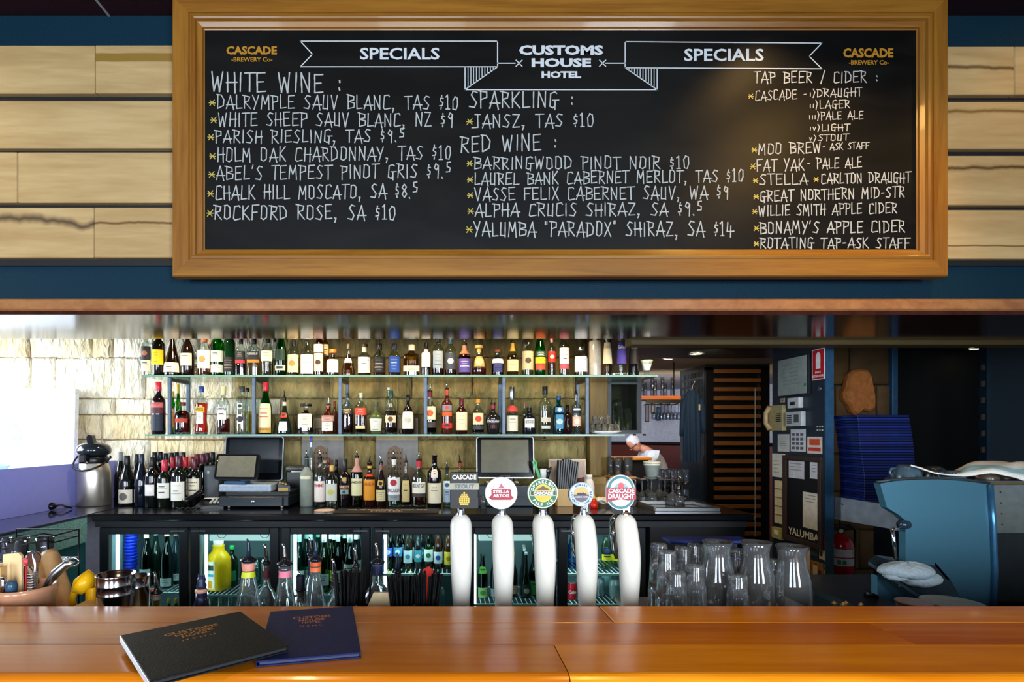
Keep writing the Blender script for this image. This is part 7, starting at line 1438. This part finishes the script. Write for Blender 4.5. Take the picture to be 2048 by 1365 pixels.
# rock slab
t = thing('rock_slab', 'ragged orange brown sandstone slab fixed on the dark block wall', 'rock', (wx(1718, 3.95), 3.99, wz(830, 3.95)))
sl = [(1698, 748), (1706, 741), (1722, 738), (1738, 741), (1744, 752), (1745, 765), (1750, 790), (1752, 805), (1750, 818), (1740, 824), (1728, 820), (1720, 826), (1714, 832), (1704, 826), (1699, 812), (1688, 800), (1686, 786), (1692, 775), (1695, 760)]
pts = [(wx(a, 3.95)-wx(1718, 3.95), wz(b_, 3.95)-wz(830, 3.95)) for a, b_ in sl]
b = MB(); n = len(pts); cx0, cz0 = sum(p[0] for p in pts)/n, sum(p[1] for p in pts)/n
vs = [(p[0], 0, p[1]) for p in pts]+[(p[0], -.035, p[1]) for p in pts]+[(cx0+(p[0]-cx0)*.88, -.052-R.uniform(0, .006), cz0+(p[1]-cz0)*.9) for p in pts]+[(cx0+(p[0]-cx0)*.4, -.056-R.uniform(0, .006), cz0+(p[1]-cz0)*.4) for p in pts]+[(cx0, -.06, cz0)]
fs = [(i+k*n, (i+1) % n+k*n, (i+1) % n+(k+1)*n, i+(k+1)*n) for k in range(3) for i in range(n)]+[(i+3*n, (i+1) % n+3*n, 4*n) for i in range(n)]+[tuple(range(n))]
obj('slab', b.add(vs, fs), M('a8642c', .85, bump=.5, scale=25, vary=.2), t); obj('bracket', MB().box(-.01, .01, -.03, 0, -.01, .03), BLACKM, t)
# steel shelf with stack of blue folders
t = thing('steel_shelf', 'galvanised steel shelf side below the stack of blue folders', 'shelf', (2.3, 2.62, 0))
obj('side_plate', MB().prism([(.06, 1.02), (.63, 1.0), (.63, 1.134), (.06, 1.134)], 0, .012, 'x'), M('a4b0bc', .45, .3, vary=.15, scale=20), t, label='speckled galvanised side plate')
obj('deck', MB().box(.013, .5, .06, .63, 1.122, 1.134), M('6a7682', .4, .6), t); obj('cabinet', MB().box(.17, .6, .1, .55, 0, 1.0), M('0f181d', .4), t)
obj('bolt', MB().lathe([(.008, 0), (.005, .004)], 10).xf(Matrix.Translation((-.0005, .56, 1.1)) @ Matrix.Rotation(-PI/2, 4, 'Y')), STEEL, t)
st = 32; x0, x1 = 2.315, 2.60
for k in range(st):
    z = 1.1345+k*.0149; s_ = math.sin(k*.09)*.012-.0014*k; a = .03*math.sin(k*.23)
    tt = thing('blue_folder', 'navy blue folder in the tall stack on the steel shelf' if 0 < k < st-1 else ['lowest navy folder of the stack on the steel shelf', 'topmost navy folder of the stack on the steel shelf'][k > 0], 'folder', (2.46+s_, 3.13, z), rz=a, group='stacked navy folders')
    obj('cover', MB().box(-.14, .15, -.085, .1, .0, .0135, bev=.002), M('08164c' if k % 3 else '10266e', .4), tt)
# fire extinguisher
t = thing('fire_extinguisher', 'red fire extinguisher with white label on the dark wall under the steel shelf', 'fire extinguisher', (wx(1682, 3.85), 3.85, wz(1146, 3.85)))
r = 21*3.85/F
obj('cylinder', MB().lathe([(r*.9, 0), (r, .01), (r, .19), (r*.92, .225), (r*.6, .25), (r*.3, .262), (r*.3, .275)], 28), M('c8141c', .2, coat=.4), t)
b = MB(); b.curved(r+.001, -1.3, 1.2, .06, .112, 12); b.curved(r+.001, -1.3, 1.2, .12, .175, 12); b.curved(r+.0016, .45, 1.1, .135, .18, 6, 1)
for k in range(2): b.curved(r+.0016, -.9+.4*k, -.6+.4*k, .07, .1, 4, 2)
obj('label', b, [M('d8d4cc', .5), M('e0b020', .5), M('2a8a5a', .5)], t)
obj('valve', MB().lathe([(.018, .275), (.02, .3), (.012, .31)], 14), M('8a7a3c', .3, .8), t); obj('lever', MB().box(-.06, .03, -.008, .008, .31, .318, bev=.002).box(-.05, .04, -.008, .008, .33, .338, bev=.002), BLACK, t)
obj('hose', MB().tube([(.02, 0, .3), (.06, 0, .33), (.1, 0, .3), (.1, 0, .2), (.09, 0, .1), (.085, 0, .03)], .010, 8), BLACK, t); obj('gauge', MB().lathe([(.014, 0), (.014, .01)], 14).xf(Matrix.Translation((-.02, -.02, .295)) @ Matrix.Rotation(PI/2, 4, 'X')), M('d8d0b0', .3), t); obj('wall_bracket', MB().box(-.03, .03, r*.9, .17, .12, .16), BLACKM, t)
# ------------------------------------------------------------------ espresso machine
YM = 2.0
ms = thing('machine_bench', 'dark bench carrying the coffee machine at the right', 'bench', (1.58, 1.86, 0)); obj('bench_top', MB().box(-.02, 1.3, 0, .7, .82, .85, bev=.003), M('20262a', .4), ms); obj('bench_body', MB().box(0, 1.28, .02, .68, 0, .82), M('0c0f11', .5), ms)
t = thing('coffee_machine', 'large blue grey coffee machine with arched side panel at the right edge', 'coffee machine', (wx(1811, YM), YM, .8505))
x0 = wx(1811, YM)
def mx_(px): return wx(px, YM)-x0
def mz_(py): return wz(py, YM)-.8505
SIDE = M('4a7a8e', .38, .55, vary=.03, scale=200)
poly = [(1811, 1236), (1811, 1043), (1800, 1032), (1774, 1016), (1760, 968), (1790, 963), (1830, 960), (1880, 959.5), (1930, 963), (1975, 969), (1980, 1050), (1983, 1140), (1980, 1236)]
obj('side_panel', MB().prism([(mx_(a), mz_(b_)) for a, b_ in poly], 0, .03, 'y'), SIDE, t, label='blue grey arched side panel')
obj('top_edge', MB().tube([(mx_(a), .01, mz_(b_)) for a, b_ in ((1757, 965), (1790, 960.5), (1830, 957.5), (1880, 957), (1930, 960.5), (1984, 967))], .005, 8), M('2c3436', .35), t)
obj('edge_trim', MB().tube([(mx_(a), -.004, mz_(b_)) for a, b_ in ((1978, 970), (1984, 1050), (1987, 1140), (1984, 1230))], .010, 10), M('3f7296', .25, .6), t)
obj('lower_panel', MB().prism([(mx_(a), mz_(b_)) for a, b_ in ((1755, 1152), (1810, 1180), (1810, 1225), (1800, 1215), (1755, 1190))], .0, .03, 'y'), SIDE, t)
obj('body', MB().prism([(mx_(1840), .035), (.95, .035), (.95, .55), (2.18-x0, .55)], .03, mz_(975), 'z'), M('2a2f32', .35, .5), t)
obj('rear_steel_panel', MB().box(mx_(1990), .95, .034, .0495, mz_(1070), mz_(972)), M('b4c0bc', .25, .9), t)
obj('rear_lower_panel', MB().box(mx_(1990), .95, .036, .0495, .03, mz_(1071)), M('1c1f22', .45), t)
for k in range(4): obj('vent_hole', MB().lathe([(.003, 0), (.003, .0006)], 10).xf(Matrix.Translation((mx_(2020)+.002*k, .0335, mz_(987+22*k))) @ Matrix.Rotation(PI/2, 4, 'X')), INK, t)
obj('top_gallery', MB().box(mx_(1990), .95, .03, .06, mz_(971), mz_(966)), M('8c7a58', .3, .8), t)
obj('top_tray', MB().prism([(1.62-x0, .032), (.95, .032), (.95, .55), (2.15-x0, .55), (1.76-x0, .2)], mz_(969), mz_(964), 'z'), STEEL, t)
dt = MB(); vs = [(mx_(1728), -.02, mz_(1121)), (mx_(1797), -.10, mz_(1178)), (mx_(1870), -.10, mz_(1180)), (mx_(1900), .0, mz_(1160)), (mx_(1870), .0, mz_(1125)), (mx_(1775), .06, mz_(1118))]
vs2 = [(v[0]+(.0), v[1], v[2]-.012) for v in vs]; dt.add(vs+vs2, [tuple(range(6)), tuple(range(11, 5, -1))]+[(i, (i+1) % 6, (i+1) % 6+6, i+6) for i in range(6)]); obj('drip_ledge', dt, M('26363e', .4, .3), t)
obj('steam_pipe', MB().tube([(mx_(1812), .01, mz_(1062)), (mx_(1800), 0, mz_(1058)), (mx_(1784), -.0, mz_(1060)), (mx_(1782), -.01, mz_(1070)), (mx_(1782), -.02, mz_(1116))], [.007, .007, .007, .006, .006], 10), CHROME, t)
obj('steam_knob', MB().lathe([(.001, -.014), (.016, -.012), (.018, .0), (.014, .02), (.001, .024)], 16).xf(Matrix.Translation((mx_(1806), .0, mz_(1050))) @ Matrix.Rotation(PI/2, 4, 'Y')), M('3a4a58', .2, .6), t)
obj('bolt', MB().lathe([(.002, 0), (.002, .001)], 8).xf(Matrix.Translation((mx_(1803), -.0005, mz_(1022))) @ Matrix.Rotation(PI/2, 4, 'X')), CHROME, t)
for x in (.03, .8): obj('foot', MB().lathe([(.025, 0), (.02, .03)], 14, c=(x, .2, 0)), BLACK, t)
ztop = wz(964, YM)+.0006
def mug(px, Y, col, lab, r=.04, h=.055, handle=-1, up=False):
    t = thing('coffee_cup', lab, 'cup', (wx(px, Y), Y, ztop), group='cups warming on the coffee machine')
    obj('cup_wall', MB().lathe([(r, 0), (r*.98, h*.25), (r*.82, h*.75), (r*.5, h), (.001, h)], 24, cap0=False), M(col, .3, coat=.3), t)
    obj('handle', MB().tube([(handle*r*.9, 0, h*.75), (handle*r*1.25, 0, h*.72), (handle*r*1.38, 0, h*.45), (handle*r*1.15, 0, h*.18), (handle*r*.95, 0, h*.2)], .0045, 8), M(col, .3, coat=.3), t)
mug(1814, 2.10, '3c5260', 'grey cup with left facing handle, first on the coffee machine', .048, .056); mug(1905, 2.10, '44586c', 'blue grey cup with handle, second on the coffee machine', .040, .034); mug(1868, 2.2, '20282c', 'dark cup under the front fold of the tea towel', .04, .045)
mug(1975, 2.12, '5c5040', 'brown rimmed upturned cup near the machine edge', .036, .034); mug(2012, 2.13, '54483a', 'second brown rimmed upturned cup', .036, .032); mug(1945, 2.24, '2c3438', 'dark cup in the rear under the tea towel', .04, .042, 1); mug(2050, 2.2, '3c4448', 'cup at the right picture edge under the tea towel', .04, .042, 1)
# tea towel draped over cups
prof_t = [(1822, 930), (1850, 938), (1872, 944), (1900, 945), (1918, 936), (1935, 928), (1960, 922), (1990, 924), (2020, 926), (2060, 925), (2110, 926)]
low_t = [(1822, 931), (1850, 940), (1872, 947), (1900, 950), (1930, 950), (1960, 949), (1985, 946), (2010, 952), (2035, 958), (2060, 962), (2110, 964)]
t = thing('tea_towel', 'white tea towel with teal stripe spread over the cups', 'towel', (wx(1960, 2.1), 2.1, ztop))
b = MB(); N1 = 34; rows = 9
def ip(tab, x):
    for (a, b0), (c, d0) in zip(tab, tab[1:]):
        if x <= c: return b0+(d0-b0)*(x-a)/(c-a)
    return tab[-1][1]
for j in range(rows+1):
    v = j/rows; Y = 2.03+v*.26
    for i in range(N1+1):
        px = 1822+(2108-1822)*i/N1; X = wx(px, Y); 
        zl = wz(ip(low_t, px), Y); zh = wz(ip(prof_t, px), Y)
        z = zl+(zh-zl)*min(1, v*1.7)**.7+.003*math.sin(i*.35+j*.8)+.0015*math.sin(i*.8-j)
        b.v.append((X-wx(1960, 2.1), Y-2.1+.01*math.sin(i*.5), z-ztop))
for j in range(rows):
    for i in range(N1): b.f.append((j*(N1+1)+i, j*(N1+1)+i+1, (j+1)*(N1+1)+i+1, (j+1)*(N1+1)+i)); b.m.append(1 if (j in (1, 2) and 10 < i) else 0); b.sm.append(True)
o = obj('cloth', b, [M('ebe8de', .85, bump=.3, scale=200), M('9cc8d0', .85)], t); s_ = o.modifiers.new('s', 'SOLIDIFY'); s_.thickness = .004
# folded cloth on the drip ledge
t = thing('bar_cloth', 'folded pale cloth lying on the machine drip ledge', 'cloth', (wx(1815, 1.93), 1.92, wz(1178, 1.92)))
hz0 = t.location[2]; sc_ = 1.92/F
def lump(nm, cx0, cz0, rx_, rz_, ry_, ph):
    b = MB(); n1, n2 = 22, 9; vs = []
    for j in range(n2+1):
        v = j/n2*PI
        for i in range(n1):
            a = 2*PI*i/n1; k = 1+.10*math.sin(a*3+ph)+.06*math.sin(a*5+j+ph)
            vs.append((cx0+rx_*k*math.sin(v)*math.cos(a), ry_*math.sin(v)*math.sin(a), cz0+rz_*math.cos(v)*(1+.12*math.sin(a*4+ph))))
    b.add(vs, [(j*n1+i, j*n1+(i+1) % n1, (j+1)*n1+(i+1) % n1, (j+1)*n1+i) for j in range(n2) for i in range(n1)], 0, True); return obj(nm, b, M('b8c8d0', .9, bump=.5, scale=90), t)
o = lump('upper_fold', -.01, .062, 52*sc_, 17*sc_, .06, .4); o = lump('lower_fold', .035, .034, 40*sc_, 15*sc_, .05, 1.9); o = lump('corner_fold', -.05, .044, 22*sc_, 9*sc_, .04, 3.0)
# bowls at the foot of the machine
for k, (px, Y, r, c, lb) in enumerate(((1905, 1.62, .075, '8a8470', 'shallow olive bowl rim just above the bar edge at the right'), (1828, 1.6, .045, '8a6a5a', 'small brown bowl rim beside the olive bowl'))):
    t = thing('bowl', lb, 'bowl', (wx(px, Y), Y, ZB)); z = wz((1207, 1206)[k], Y)-ZB
    obj('bowl_wall', MB().lathe([(r*.4, 0), (r*.45, .01), (r*.5, z*.5), (r, z), (r*.95, z), (r*.45, z*.5)], 28, cap1=False), M('3a3630', .4), t); obj('rim', MB().lathe([(r*.95, z), (r*1.01, z-.001), (r*1.01, z+.003), (r*.95, z+.003)], 28, cap0=False), M(c, .35), t)
for k in range(4):
    t = thing('tap_knob', 'small brass knob above the bar edge under the extinguisher, %s' % ['left', 'second', 'third', 'right'][k], 'knob', (wx((1668, 1686, 1692, 1722)[k], 1.6), 1.6, ZB), group='small brass knobs')
    z = wz(1206+(k % 2)*3, 1.6)-ZB; obj('stem', MB().tube([(0, 0, 0), (0, 0, z-.008)], .003, 6), STEEL, t); obj('ball', MB().lathe([(.001, z-.012), (.006, z-.006), (.006, z), (.001, z+.005)], 12), M('d8b87a', .25, .8), t)
# ------------------------------------------------------------------ menus on the bar
def menu(lab, P, zt, th, col, edge, ink, textc):
    """P: TL, TR, BR, BL corners of the cover on the bar plane"""
    TL, TR, BR, BL = [Vector((p[0], p[1], 0)) for p in P]
    c = (TL+TR+BR+BL)/4; t = thing('menu', lab, 'menu', (c.x, c.y, zt-th), group='menus on the bar')
    ux = ((TR-TL)+(BR-BL))/2; uy = ((TL-BL)+(TR-BR))/2; W_, H_ = ux.length, uy.length
    t.rotation_euler = (0, 0, math.atan2(ux.y, ux.x))
    cv = M(col, .5, spec=.25, bump=.15, scale=300)
    obj('front_cover', MB().box(-W_/2, W_/2, -H_/2, H_/2, th-.003, th, bev=.001), cv, t); obj('back_cover', MB().box(-W_/2, W_/2, -H_/2, H_/2, 0, .003, bev=.001), cv, t)
    obj('pages', MB().box(-W_/2+.004, W_/2-.003, -H_/2+.004, H_/2-.004, .0031, th-.0031), M(edge, .6), t)
    obj('spine', MB().box(-W_/2-.0015, -W_/2-.0001, -H_/2, H_/2, 0, th, bev=.0006), M('c8d4e0' if col == '0c0d0e' else col, .3), t)
    b = MB()
    for s_, k, v0, v1 in textc: text_on(b, s_, lambda u, v: (W_*(-k/2+k*u), H_*(v0+(v1-v0)*v), th+.0003), 0, .02 if s_ != 'M E N U' else 0)
    obj('foil_lettering', b, M(ink, .3, .6), t); return t
TX = (('CUSTOMS', .44, .255, .31), ('HOUSE', .30, .195, .245), ('HOTEL', .22, .145, .185), ('M E N U', .26, .07, .10))
menu('navy blue menu with copper lettering lying under the black one', ((-.375, 1.21), (-.202, 1.249), (-.157, .98), (-.330, .941)), 1.1115, .011, '121a44', '20284a', 'c87a50', TX)
menu('black menu with copper lettering and pale spine, on top', ((-.601, 1.041), (-.427, 1.176), (-.288, .978), (-.459, .83)), 1.1235, .0115, '0c0d0e', '0c0c0d', 'c88430', TX)
